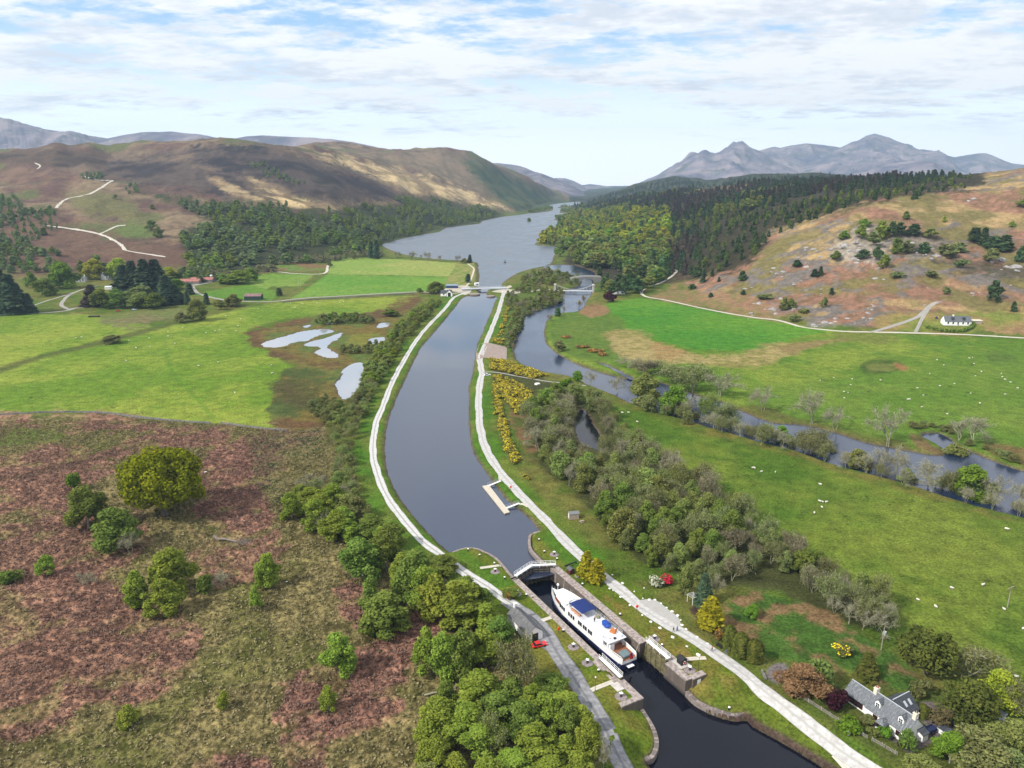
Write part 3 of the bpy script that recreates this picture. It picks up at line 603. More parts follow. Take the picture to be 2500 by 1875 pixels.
# --- right pastures
R1c, R2c = srgb(98,136,40,K_), srgb(140,158,58,K_); rn = sst(n4*0.5+n3*0.3+n2*0.2, 0.36, 0.62)
paint([(1300,955),(1400,930),(1480,960),(1560,994),(1680,1030),(1800,1066),(1940,1104),(2130,1164),(2330,1224),(2500,1270),(3000,1420),(3000,2100),(2560,1900),(2500,1680),(2300,1560),(2200,1530),(2100,1460),(1920,1350),(1760,1250),(1600,1110),(1480,1010)], R1c*0.74, R2c*0.78, rn, 3, 4, 1)
paint([(1480,957),(1680,1022),(1940,1094),(2330,1214),(2500,1260),(2500,1285),(2330,1240),(1940,1120),(1680,1045),(1500,985)], srgb(128,124,58,K_), srgb(100,118,44,K_), sst(n2, 0.4, 0.6), 8, 6)
paint([(1345,770),(1420,762),(1470,745),(1600,735),(1900,788),(2100,812),(2500,828),(3000,850),(3000,1290),(2500,1145),(2360,1090),(2200,1095),(1960,1034),(1800,995),(1640,938),(1500,912),(1400,880),(1340,850),(1335,805)], R1c, R2c, rn, 3, 4, 1)
paint([(1475,743),(1500,735),(1565,727),(1664,745),(1800,772),(1900,787),(2010,806),(2020,812),(1960,820),(1900,840),(1823,857),(1697,854),(1664,844),(1598,828),(1532,808),(1526,780),(1487,760)], srgb(80,144,40,K_), srgb(106,156,46,K_), rn, 2.5, 2.5, 1)
paint([(1340,800),(1370,768),(1470,748),(1488,764),(1520,790),(1525,812),(1498,820),(1520,870),(1480,885),(1400,872),(1350,845)], srgb(92,126,46,K_), srgb(114,136,54,K_), n3, 6, 6)
paint([(1413,770),(1430,748),(1475,747),(1487,768),(1440,772)], srgb(168,128,92,K_), srgb(146,122,80,K_), n1, 6, 3)
paint([(1482,812),(1530,806),(1598,828),(1687,856),(1760,863),(1824,860),(1850,848),(1905,838),(1945,846),(1935,870),(1850,890),(1700,893),(1600,890),(1530,885),(1495,860)], srgb(190,166,112,K_), srgb(150,140,80,K_), sst(n2*0.6+n3*0.4, 0.42, 0.62), 11, 6, amt=0.85)
paint([(1600,832),(1690,856),(1680,870),(1610,880),(1590,860)], srgb(176,132,86,K_), srgb(170,146,92,K_), n2, 10, 5, amt=0.7)
paint([(1905,850),(1980,832),(2060,822),(2076,836),(1990,845),(1940,862)], srgb(168,138,92,K_), srgb(140,132,78,K_), n2, 8, 4)
paint([(2060,806),(2150,812),(2200,830),(2100,838),(2030,826)], srgb(132,132,66,K_), srgb(112,130,52,K_), n2, 8, 6, amt=0.8)
paint([(1920,940),(2040,925),(2220,910),(2380,865),(2560,860),(3000,900),(3000,1290),(2500,1140),(2360,1085),(2200,1090),(1960,1030),(1850,1000),(1820,975)], srgb(102,138,44,K_), srgb(116,144,52,K_), rn, 4, 12, amt=0.85)
paint([(2098,902),(2110,884),(2150,876),(2195,882),(2205,898),(2170,912),(2120,912)], srgb(66,92,36,K_), srgb(84,100,44,K_), n2, 3, 4, amt=0.8)
paint([(2112,900),(2130,888),(2180,890),(2188,902),(2150,908)], srgb(134,134,74,K_), srgb(112,124,52,K_), n2, 3, 3, amt=0.9)
paint([(2184,885),(2214,896),(2210,905),(2190,900)], srgb(170,122,80,K_), srgb(150,120,70,K_), n2, 3, 3)
paint([(2400,865),(2470,868),(2475,882),(2420,884)], srgb(74,100,44,K_), srgb(98,120,50,K_), n1, 8, 6, amt=0.6)
paint([(1800,1000),(1850,990),(1950,1020),(2040,1046),(2120,1068),(2200,1075),(2220,1098),(2110,1080),(1950,1036)], srgb(124,112,64,K_), srgb(96,110,48,K_), n2, 6, 4, amt=0.8)
paint([(2220,1055),(2260,1075),(2300,1100),(2290,1112),(2240,1095)], srgb(150,118,82,K_), srgb(112,112,58,K_), n2, 6, 4)
paint([(2400,1080),(2480,1085),(2560,1100),(2560,1150),(2450,1120)], srgb(150,104,80,K_), srgb(100,108,50,K_), n2, 8, 5, amt=0.85)
# --- ground between the right towpath and the river / wood
paint([(1200,760),(1225,725),(1280,720),(1340,745),(1270,770),(1250,850),(1230,870),(1180,840)], srgb(84,122,44,K_), srgb(108,118,52,K_), n2, 4, 4)
paint([(1235,985),(1300,1010),(1340,1040),(1350,1120),(1300,1130),(1250,1060)], srgb(146,112,78,K_), srgb(104,112,54,K_), sst(n2, 0.35, 0.6), 14, 6)
paint([(1195,905),(1260,900),(1330,930),(1400,950),(1460,1010),(1600,1120),(1770,1260),(1900,1350),(2150,1500),(2100,1540),(1900,1450),(1700,1420),(1560,1370),(1460,1260),(1380,1180),(1320,1130),(1290,1010),(1220,960)], srgb(84,82,52,K_), srgb(70,78,42,K_), n2, 12, 8, amt=0.85)
paint([(1775,1480),(1850,1440),(2010,1490),(2130,1560),(2230,1640),(2260,1720),(2180,1700),(2080,1640),(1960,1620),(1860,1600),(1790,1540)], srgb(78,112,42,K_), srgb(146,118,82,K_), sst(n2*0.6+n3*0.4, 0.48, 0.62), 14, 6)
paint([(1870,1640),(1960,1620),(2110,1680),(2300,1690),(2420,1760),(2420,1880),(2200,1880),(2060,1790)], srgb(84,104,42,K_), srgb(112,116,52,K_), n2, 10, 6)
# --- lock lawns
LW1, LW2 = srgb(106,128,34,K_), srgb(134,132,54,K_)
lw = (sst(lockflat, 0.5, 0.1)*sst(np.maximum(np.abs(lock_t-6)-22, np.abs(lock_s-28)-44), 3, -2))
rgb = rgb*(1-lw[:, None])+mixc(LW1, LW2, sst(n3*0.5+n2*0.5, 0.42, 0.62))*lw[:, None]
paint([(1104,1349),(1142,1339),(1213,1365),(1262,1418),(1240,1440),(1200,1425),(1120,1390)], LW1, LW2, n2, 4, 3)
paint([(1290,1310),(1316,1294),(1420,1370),(1360,1385)], LW1, LW2, n2, 4, 3)
paint([(1400,1395),(1450,1425),(1560,1500),(1670,1570),(1700,1620),(1640,1600),(1590,1565),(1500,1490)], srgb(150,126,66,K_), srgb(112,124,44,K_), sst(n3*0.5+n2*0.5, 0.42, 0.6), 10, 8, amt=0.8)
paint([(1360,1560),(1440,1650),(1520,1760),(1590,1880),(1560,1900),(1480,1760),(1400,1640)], srgb(98,124,36,K_), srgb(116,128,44,K_), n2, 5, 5, amt=0.6)
paint([(1680,1690),(1730,1640),(1850,1690),(2050,1830),(2160,1900),(2040,1885),(1830,1765),(1770,1735)], srgb(104,122,38,K_), srgb(142,130,62,K_), sst(n3*0.4+n2*0.6, 0.42, 0.62), 8, 6)
rgb = rgb*(1-0.75*tuft[:, None])+srgb(58,72,28,K_)[None]*0.75*tuft[:, None]
# --- embankment grass beside both towpaths, then stony margins at the water
for nm in ('towpath_left', 'towpath_right'):
    d = dline(gx, gy, PATHS[nm][0], 14); lim = 8.0 if nm == 'towpath_left' else 7.0
    m = (sst(d, lim+2, lim-1.5)*(lock_s < 0)*0.9)[:, None]; rgb = rgb*(1-m)+mixc(srgb(86,130,34,K_), srgb(116,134,50,K_), sst(n3, 0.4, 0.6))*m
m = (sst(watd, 1.7, 0.4)*(gz < 3)*(gy < 1000)*0.85)[:, None]; rgb = rgb*(1-m)+mixc(srgb(84,74,62,K_), srgb(142,120,104,K_), n1)*m
m = (sst(watd, 9, 2)*(gz < 3)*(gy >= 900))[:, None]; rgb = rgb*(1-m*0.6)+srgb(110,100,74,K_)[None]*m*0.6
d = sdf(gx, gy, LOWER, 10); m = (sst(-d, 1.8, 0.5)*(d <= 0.3)*(lock_s > 59))[:, None]; rgb = rgb*(1-m)+mixc(srgb(118,92,84,K_), srgb(84,74,66,K_), n1)*m
# --- cottage garden gravel, beaten earth
GRAV = [(2060,1700),(2075,1695),(2110,1745),(2140,1785),(2190,1815),(2225,1838),(2300,1795),(2330,1775),(2345,1755),(2300,1715),(2230,1720),(2260,1770),(2235,1810),(2180,1800),(2140,1760),(2110,1730)]
paint(GRAV, srgb(142,130,128,K_), srgb(112,102,102,K_), n1, 1.5, 2)
paint([(1880,1625),(1915,1618),(1925,1650),(1895,1670),(1870,1650)], srgb(150,140,138,K_), srgb(120,112,110,K_), n1, 4, 4)
paint([(1685,1490),(1700,1480),(1720,1500),(1745,1530),(1760,1560),(1735,1540),(1705,1510)], srgb(96,74,66,K_), srgb(78,62,56,K_), n1, 4, 3)
rgb = rgb*(0.90+0.2*n1[:, None])

m = bpy.data.materials.new('ground'); m.use_nodes = True; n = NT(m.node_tree); b = n.n['Principled BSDF']
at_ = n.new('ShaderNodeAttribute'); at_.attribute_name = 'Col'; g_ = n.new('ShaderNodeNewGeometry')
f1 = n.noise(g_.outputs['Position'], 1.3, 6, 0.72); f2 = n.noise(g_.outputs['Position'], 0.16, 7, 0.68)
vv_ = n.math('MULTIPLY', n.rng(f1, 0.30, 0.70, 0.52, 1.48), n.rng(f2, 0.30, 0.70, 0.74, 1.26))
sc_ = n.new('ShaderNodeVectorMath'); sc_.operation = 'SCALE'; n.link(at_.outputs['Color'], sc_.inputs[0]); n.link(vv_, sc_.inputs['Scale'])
n.link(sc_.outputs[0], b.inputs['Base Color']); b.inputs['Roughness'].default_value = 0.95; b.inputs['Specular IOR Level'].default_value = 0.08
bp = n.new('ShaderNodeBump'); bp.inputs['Strength'].default_value = 0.8; bp.inputs['Distance'].default_value = 0.5
n.link(n.math('ADD', f1, n.math('MULTIPLY', n.noise(g_.outputs['Position'], 5.0, 3), 0.4)), bp.inputs['Height']); n.link(bp.outputs[0], b.inputs['Normal'])
idx = np.arange(NR*NA).reshape(NR, NA)
quads = np.stack([idx[:-1, :-1], idx[:-1, 1:], idx[1:, 1:], idx[1:, :-1]], -1).reshape(-1, 4)
me = mesh_np('ground', np.c_[gx, gy, gz], quads, [m], attrs={'Col': np.clip(rgb, 0.004, 0.9)}, smooth=True)
tag(link('ground', me), kind='structure')

# ------------------------------------------------------------------ distant hills and mountains
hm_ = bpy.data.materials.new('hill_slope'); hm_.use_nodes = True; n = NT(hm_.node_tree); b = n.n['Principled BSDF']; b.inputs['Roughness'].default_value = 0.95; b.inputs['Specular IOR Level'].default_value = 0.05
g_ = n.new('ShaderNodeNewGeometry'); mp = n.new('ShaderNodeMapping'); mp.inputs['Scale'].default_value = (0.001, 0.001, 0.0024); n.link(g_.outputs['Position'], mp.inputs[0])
c_ = n.mix(n.rng(n.noise(mp.outputs[0], 2.2, 7, 0.62, 0.5), 0.36, 0.64), (0.075, 0.072, 0.115), (0.25, 0.205, 0.22))  # heather and scree tones, pushed bluer to paint in some distance haze
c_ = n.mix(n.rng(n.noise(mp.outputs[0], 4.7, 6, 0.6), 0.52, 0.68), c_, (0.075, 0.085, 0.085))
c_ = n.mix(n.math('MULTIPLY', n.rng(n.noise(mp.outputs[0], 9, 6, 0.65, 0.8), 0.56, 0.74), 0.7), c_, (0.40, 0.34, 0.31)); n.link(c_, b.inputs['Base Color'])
def far_hill(name, ridge, yc, depth, seed, foot_v=470, rough=1.0, back=0.7):
    """a range whose skyline was traced; it stands at its own distance with real slopes in front and behind"""
    R = np.array(ridge, float); us = np.linspace(R[0, 0], R[-1, 0], int(max(60, (R[-1, 0]-R[0, 0])/3)))
    vs = np.interp(us, R[:, 0], R[:, 1]); zc = np.array([zat(yc, v) for v in vs]); xc = (us-CU)/F*(yc*cT-(zc-CH)*sT)
    z0 = min(-8.0, zat(yc, foot_v)*0)
    T = np.linspace(-1, back, 60); X = []; Y = []; Z = []
    for t in T:
        p = (1-abs(t)**1.15)*0.75+0.25*(1-abs(t))**2
        y = yc+t*depth; X.append(xc*(y/yc)); Y.append(np.full_like(xc, y)); Z.append(-10+(zc+10)*p)
    X = np.array(X); Y = np.array(Y); Z = np.array(Z); h = np.maximum(zc, 5)[None, :]
    tt = np.abs(T)[:, None]
    Z += sst(tt, 0.0, 0.22)*(1-sst(tt, 0.7, 1.0))*h*rough*((ridged(X, Y*0.45, depth*0.26, 6, seed)-0.55)*0.75+(fbm(X, Y, depth*0.7, 3, seed+2)-0.5)*0.3)
    Z += (fbm(X, Y, depth*0.05, 3, seed+5)-0.5)*h*0.02*rough
    k = np.arange(X.size).reshape(X.shape); q = np.stack([k[:-1, :-1], k[:-1, 1:], k[1:, 1:], k[1:, :-1]], -1).reshape(-1, 4)
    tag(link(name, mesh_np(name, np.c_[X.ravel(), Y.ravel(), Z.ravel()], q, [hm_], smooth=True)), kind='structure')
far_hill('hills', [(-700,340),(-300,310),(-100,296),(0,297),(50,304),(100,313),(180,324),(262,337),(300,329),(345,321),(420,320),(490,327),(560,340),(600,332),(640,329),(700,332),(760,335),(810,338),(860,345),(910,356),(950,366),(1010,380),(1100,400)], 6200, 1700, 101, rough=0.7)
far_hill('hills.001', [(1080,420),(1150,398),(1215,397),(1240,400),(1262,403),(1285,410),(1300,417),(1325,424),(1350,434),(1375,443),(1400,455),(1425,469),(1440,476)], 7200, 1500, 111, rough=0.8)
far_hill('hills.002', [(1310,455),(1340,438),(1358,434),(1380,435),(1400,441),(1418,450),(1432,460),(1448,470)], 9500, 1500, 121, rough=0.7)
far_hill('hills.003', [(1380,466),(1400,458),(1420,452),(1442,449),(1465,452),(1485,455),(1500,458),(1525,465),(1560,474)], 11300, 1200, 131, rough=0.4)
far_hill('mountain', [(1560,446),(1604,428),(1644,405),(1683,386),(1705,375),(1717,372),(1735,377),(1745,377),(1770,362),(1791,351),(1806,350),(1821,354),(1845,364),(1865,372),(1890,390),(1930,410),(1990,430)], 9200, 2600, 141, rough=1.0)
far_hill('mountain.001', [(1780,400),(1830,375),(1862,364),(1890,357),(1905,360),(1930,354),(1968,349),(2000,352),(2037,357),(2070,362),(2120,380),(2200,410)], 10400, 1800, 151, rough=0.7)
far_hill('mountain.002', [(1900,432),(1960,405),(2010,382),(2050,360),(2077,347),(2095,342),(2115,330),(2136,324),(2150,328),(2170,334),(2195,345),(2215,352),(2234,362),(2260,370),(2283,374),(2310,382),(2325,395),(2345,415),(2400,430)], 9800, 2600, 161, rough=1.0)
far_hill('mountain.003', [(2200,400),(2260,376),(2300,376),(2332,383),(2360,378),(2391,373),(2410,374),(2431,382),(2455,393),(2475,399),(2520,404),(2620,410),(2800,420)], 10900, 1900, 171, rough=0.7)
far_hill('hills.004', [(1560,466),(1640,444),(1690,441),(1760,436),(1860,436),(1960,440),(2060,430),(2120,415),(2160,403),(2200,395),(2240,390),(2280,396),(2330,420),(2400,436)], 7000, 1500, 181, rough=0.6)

# ------------------------------------------------------------------ water
def offset_poly(P, d):
    P = np.asarray(P); n_ = len(P); out = []
    area = 0.5*np.sum(P[:, 0]*np.roll(P[:, 1], -1)-np.roll(P[:, 0], -1)*P[:, 1]); sg = 1 if area > 0 else -1
    for i in range(n_):
        t = P[(i+1) % n_]-P[i-1]; t = t/(np.linalg.norm(t)+1e-9); out.append(P[i]+np.array([t[1], -t[0]])*d*sg)
    return np.array(out)
def water_sheet(name, poly, z, mt, grow=1.2):
    P = offset_poly(poly, grow) if grow else np.asarray(poly)
    bm = bmesh.new(); vs = [bm.verts.new((p[0], p[1], z)) for p in P]; es = [bm.edges.new((vs[i-1], vs[i])) for i in range(len(vs))]
    bmesh.ops.triangle_fill(bm, edges=es, use_beauty=True, use_dissolve=False)
    bmesh.ops.recalc_face_normals(bm, faces=bm.faces)
    if bm.faces and bm.faces[0].normal.z < 0: bmesh.ops.reverse_faces(bm, faces=bm.faces)
    me = bpy.data.meshes.new(name); bm.to_mesh(me); bm.free(); me.materials.append(mt)
    return tag(link(name, me), kind='structure')
WM = water_mat('canal_water', (0.020, 0.028, 0.055), 0.9, 0.05, 470, 0.20, 2.0, 0.5)
WR = water_mat('river_water', (0.012, 0.022, 0.055), 0.8, 0.12, None, 0.20, 1.85)
WL = water_mat('loch_water', (0.05, 0.07, 0.10), 1.0, 0.02, None, 0.42, 2.7, 0.0)
WK = water_mat('lock_water', (0.003, 0.004, 0.010), 1.4, 0.16)
WS = water_mat('still_water', (0.30, 0.31, 0.33), 0.8, 0.02, None, 0.06, 1.9)
water_sheet('canal_water', WATERS[0][0], Z_UP, WM, 0.7); water_sheet('river', WATERS[1][0], Z_RIV, WR); water_sheet('loch', WATERS[2][0], Z_LOCH, WL, 2.5)
water_sheet('pond_water', WATERS[3][0], Z_POND, WS, 1.0); water_sheet('burn_water', WATERS[4][0], -0.8, WR, 0.4)
for k, q in enumerate(WATERS[5:]): water_sheet('marsh_water', q[0], q[1], WS if k < len(MARSH)-1 else WK, 1.6)
water_sheet('lower_canal_water', np.concatenate([np.array([p[:2] for p in (LK(-5.5, -0.6), LK(-5.5, 13.4), LK(42, 13.4))]), LOWER[1:-1], np.array([p[:2] for p in (LK(42, -0.6),)])]), Z_LOW, WK, 0.0)
water_sheet('far_loch', [G(1408, 478, 0)[:2], G(1468, 476.6, 0)[:2], G(1474, 473.5, 0)[:2], G(1420, 473.5, 0)[:2]], 1.5, WL, 0)

# ------------------------------------------------------------------ roads and paths
def road_mat(name, c1, c2, c3=None):
    m = bpy.data.materials.new(name); m.use_nodes = True; n = NT(m.node_tree); b = n.n['Principled BSDF']; b.inputs['Roughness'].default_value = 0.92; b.inputs['Specular IOR Level'].default_value = 0.1
    g = n.new('ShaderNodeNewGeometry'); at_ = n.new('ShaderNodeAttribute'); at_.attribute_name = 'across'
    f = n.noise(g.outputs['Position'], 0.8, 6, 0.65); c = n.mix(n.rng(f, 0.3, 0.7), c1, c2)
    if c3 is not None:   # darker worn crown between the wheel tracks and ragged verge
        k = n.math('ABSOLUTE', n.math('ADD', at_.outputs['Fac'], n.math('MULTIPLY', n.math('SUBTRACT', n.noise(g.outputs['Position'], 0.5, 4), 0.5), 0.25)))
        c = n.mix(n.math('MULTIPLY', n.rng(k, 0.06, 0.24, 1, 0), 0.75), c, c3); c = n.mix(n.math('MULTIPLY', n.rng(k, 0.82, 1.0), 0.8), c, c3)
    n.link(c, b.inputs['Base Color']); bp = n.new('ShaderNodeBump'); bp.inputs['Strength'].default_value = 0.25; bp.inputs['Distance'].default_value = 0.05
    n.link(n.noise(g.outputs['Position'], 6, 3), bp.inputs['Height']); n.link(bp.outputs[0], b.inputs['Normal']); return m
GRAVEL = road_mat('gravel_track', (0.36, 0.35, 0.34), (0.54, 0.53, 0.515), (0.33, 0.32, 0.30))
TRACK2 = road_mat('wheel_track', (0.42, 0.41, 0.40), (0.57, 0.57, 0.56), (0.22, 0.22, 0.20))
TARMAC = road_mat('worn_tarmac', (0.17, 0.17, 0.18), (0.30, 0.30, 0.31), (0.13, 0.13, 0.14))
PALE = road_mat('pale_road', (0.46, 0.42, 0.36), (0.58, 0.54, 0.47), (0.38, 0.34, 0.27)); LANE = road_mat('grey_lane', (0.26, 0.25, 0.23), (0.36, 0.34, 0.31), (0.22, 0.21, 0.18))
def ribbon(name, line, wd, mt, lift=0.05, step=2.0, rag=0.3):
    L = np.asarray(line, float); seg = np.r_[0, np.cumsum(np.hypot(*np.diff(L, axis=0).T))]; q = np.arange(0, seg[-1], step)
    P = np.c_[np.interp(q, seg, L[:, 0]), np.interp(q, seg, L[:, 1])]
    T = np.gradient(P, axis=0); T /= np.linalg.norm(T, axis=1)[:, None]+1e-9; N = np.c_[-T[:, 1], T[:, 0]]
    ts = np.linspace(-1, 1, 7); V = []; ac = []
    w1 = wd*0.5*(1+rag*(fbm(q, q*0+3.3, 9, 4, 5)-0.5)*2); w2 = wd*0.5*(1+rag*(fbm(q, q*0+9.3, 7, 3, 8)-0.5)*2)
    for t in ts:
        X = P+N*(np.where(t < 0, w1, w2)*t)[:, None]; V.append(np.c_[X, ground_np(X[:, 0], X[:, 1])+lift]); ac.append(np.full(len(q), t))
    V = np.array(V); k = np.arange(V.shape[0]*V.shape[1]).reshape(V.shape[:2])
    f = np.stack([k[:-1, :-1], k[:-1, 1:], k[1:, 1:], k[1:, :-1]], -1).reshape(-1, 4)
    return tag(link(name, mesh_np(name, V.reshape(-1, 3), f, [mt], attrs={'across': np.concatenate(ac)}, smooth=True)), kind='structure')
def area(name, pts, mt, lift=0.046, n_=3):
    P = wpoly(pts, 0, n_); bm = bmesh.new()
    vs = [bm.verts.new((p[0], p[1], 0)) for p in P]; es = [bm.edges.new((vs[i-1], vs[i])) for i in range(len(vs))]
    bmesh.ops.triangle_fill(bm, edges=es, use_beauty=True, use_dissolve=False)
    for _ in range(2): bmesh.ops.subdivide_edges(bm, edges=bm.edges[:], cuts=1, use_grid_fill=True)
    for v_ in bm.verts: v_.co.z = ground(v_.co.x, v_.co.y)+lift
    bmesh.ops.recalc_face_normals(bm, faces=bm.faces)
    me = bpy.data.meshes.new(name); bm.to_mesh(me); bm.free(); me.materials.append(mt); return tag(link(name, me), kind='structure')
RM = {'towpath_left': TRACK2, 'towpath_right': GRAVEL, 'lock_road': TARMAC, 'hill_road': PALE, 'house_drive': LANE, 'house_fork': LANE, 'field_road': LANE, 'farm_road': LANE, 'farm_drive': LANE, 'farm_track': LANE, 'barn_road': LANE, 'barn_yard': LANE, 'bridge_road': PALE, 'shore_path': PALE, 'field_end_road': PALE, 'spur_path': LANE}
RN = {'towpath_left': 'towpath', 'towpath_right': 'towpath', 'lock_road': 'lock_road', 'hill_road': 'road', 'field_road': 'road', 'farm_road': 'road', 'bridge_road': 'road'}
for i_, (nm, (ln, wd)) in enumerate(PATHS.items()):
    ribbon(RN.get(nm, 'path'), ln, wd, RM[nm], lift=(0.05 if ln[:, 1].max() < 500 else 0.09)+0.0045*i_, step=2.0)
for i_, (nm, pl) in enumerate(PATH_AREAS.items()):
    area('pavement', pl, GRAVEL if nm == 'parking_bay' else TARMAC if nm == 'shed_yard' else PALE, 0.035+0.004*i_+(0.03 if 'yard' in nm and 'shed' not in nm else 0))
for nm, (pts, wd) in HILL_TRACKS.items():
    ribbon('path', np.array([at(u, v)[:2] for u, v in smooth_poly(pts, 4, False)]), wd, PALE, 0.5, 6.0)
# ------------------------------------------------------------------ plants: shapes built once, then set out one by one
RNG = np.random.default_rng(7)
def unit(v): return v/(np.linalg.norm(v, axis=-1, keepdims=True)+1e-9)
def leaf_quads(P, N, size, rng, asp=1.5):
    """one small leaf spray (a quad) at every point, facing roughly along N"""
    k = len(P); up = unit(rng.normal(size=(k, 3))); A = unit(np.cross(N, up)); B = np.cross(N, A)
    s = (size*rng.uniform(0.55, 1.35, k))[:, None]; A = A*s*asp*0.5; B = B*s*0.5
    V = np.stack([P-A-B*0.6, P+A*0.2-B, P+A+B*0.6, P-A*0.2+B], 1).reshape(-1, 3)
    return V, np.arange(4*k).reshape(k, 4)
def lobe_cloud(lobes, n, size, rng, shell=0.72, up=0.25, rnd=0.55):
    L = np.array(lobes, float); wgt = (L[:, 3]*L[:, 4]+L[:, 3]*L[:, 5]); i = rng.choice(len(L), n, p=wgt/wgt.sum())
    d = unit(rng.normal(size=(n, 3))); r = rng.uniform(shell**2, 1.06, n)**0.5
    P = L[i, :3]+d*L[i, 3:6]*r[:, None]
    N = unit(d*0.9+rng.normal(size=(n, 3))*rnd+np.array([0, 0, up]))
    tint = np.clip(rng.uniform(0.1, 0.9, len(L))[i]*0.55+rng.uniform(0, 1, n)*0.45, 0, 1)
    V, f = leaf_quads(P, N, size, rng); return V, f, np.repeat(tint, 4)
def tube_np(pts, radii, n=5):
    pts = np.array(pts, float); V = []; F_ = []
    for k, p in enumerate(pts):
        d = unit(pts[min(k+1, len(pts)-1)]-pts[max(k-1, 0)]); a = unit(np.cross(d, [0.3, 0.9, 0.1])); b = np.cross(d, a)
        for j in range(n): V.append(p+(a*math.cos(j*2*math.pi/n)+b*math.sin(j*2*math.pi/n))*radii[k])
    for k in range(len(pts)-1):
        for j in range(n): F_.append((k*n+j, k*n+(j+1) % n, (k+1)*n+(j+1) % n, (k+1)*n+j))
    return np.array(V), np.array(F_)
def join(parts):
    V = []; Fs = []; o = 0; T = []
    for p in parts:
        V.append(p[0]); Fs.append(p[1]+o); o += len(p[0]); T.append(p[2] if len(p) > 2 else np.full(len(p[0]), 0.5))
    return np.concatenate(V), np.concatenate(Fs), np.concatenate(T)
def limbs(rng, h, r0, lean=0.06, nb=5, spread=0.28, z0=0.25):
    top = np.array([rng.normal()*lean*h, rng.normal()*lean*h, h*0.82]); mid = top*0.5+rng.normal(size=3)*[0.02*h, 0.02*h, 0]
    parts = [tube_np([(0, 0, -0.4), mid*0.5, mid, top], [r0*1.25, r0, r0*0.7, r0*0.2], 6)]
    for k in range(nb):
        t = rng.uniform(z0, 0.75); a = rng.uniform(0, 6.28); s = top*t/0.82*0.9; s[2] = h*t*0.82
        e = s+np.array([math.cos(a)*spread*h, math.sin(a)*spread*h, h*rng.uniform(0.12, 0.3)])
        parts.append(tube_np([s, (s+e)/2+[0, 0, 0.03*h], e], [r0*0.5, r0*0.32, r0*0.1], 4))
    return join(parts)
# every proto: (crown arrays, trunk arrays, nominal width, nominal height) at 10 m
def broad(seed, n, size, w=6.5, nl=16, tall=1.0, base=0.02, spike=0.0):
    nl = int(nl*1.7)
    rng = np.random.default_rng(seed); lobes = []
    for k in range(nl):
        t = rng.uniform(0, 1)**0.85; z = 10*(base+0.10+(0.80-base)*t)
        rad = w*0.5*math.sin(math.pi*min(0.96, 0.26+0.70*t))**0.8*(1-spike*t); a = k*2.4+rng.uniform(-0.4, 0.4); q = rng.uniform(0.40, 0.80)
        r = w*rng.uniform(0.12, 0.21)*(1-0.25*t); lobes.append((math.cos(a)*rad*q, math.sin(a)*rad*q, z, r, r, r*rng.uniform(0.8, 1.25)*tall))
    lobes.append((0, 0, 8.7, w*0.17*(1-spike*0.5), w*0.17*(1-spike*0.5), 1.2))
    lobes.append((0, 0, 5.2, w*0.28, w*0.28, 2.8))
    return lobe_cloud(lobes, n, size, rng, 0.5, 0.3, 0.75), limbs(rng, 8, 0.13, nb=3, spread=0.14)
def billow(seed, n, size, w=11, nl=34, q=0.78, rr_=(1.0, 1.75)):
    """a great round crown of many small billows"""
    rng = np.random.default_rng(seed); lobes = []
    for k in range(nl):
        z = 1-1.75*(k+0.5)/nl; rr = math.sqrt(max(0, 1-min(1, abs(z))**2)); a = k*2.399+rng.uniform(-0.4, 0.4); q_ = q*rng.uniform(0.74, 1.12)*(1+0.10*math.sin(a*2+z*3))
        r = rng.uniform(*rr_); lobes.append((math.cos(a)*rr*w*0.5*q_, math.sin(a)*rr*w*0.5*q_, 5.5+z*3.7*rng.uniform(0.9, 1.05), r, r, r*rng.uniform(0.7, 1.1)))
    lobes.append((0, 0, 5.5, 2.6, 2.6, 2.8))
    return lobe_cloud(lobes, n, size, rng, 0.8), limbs(rng, 9, 0.4, nb=7)
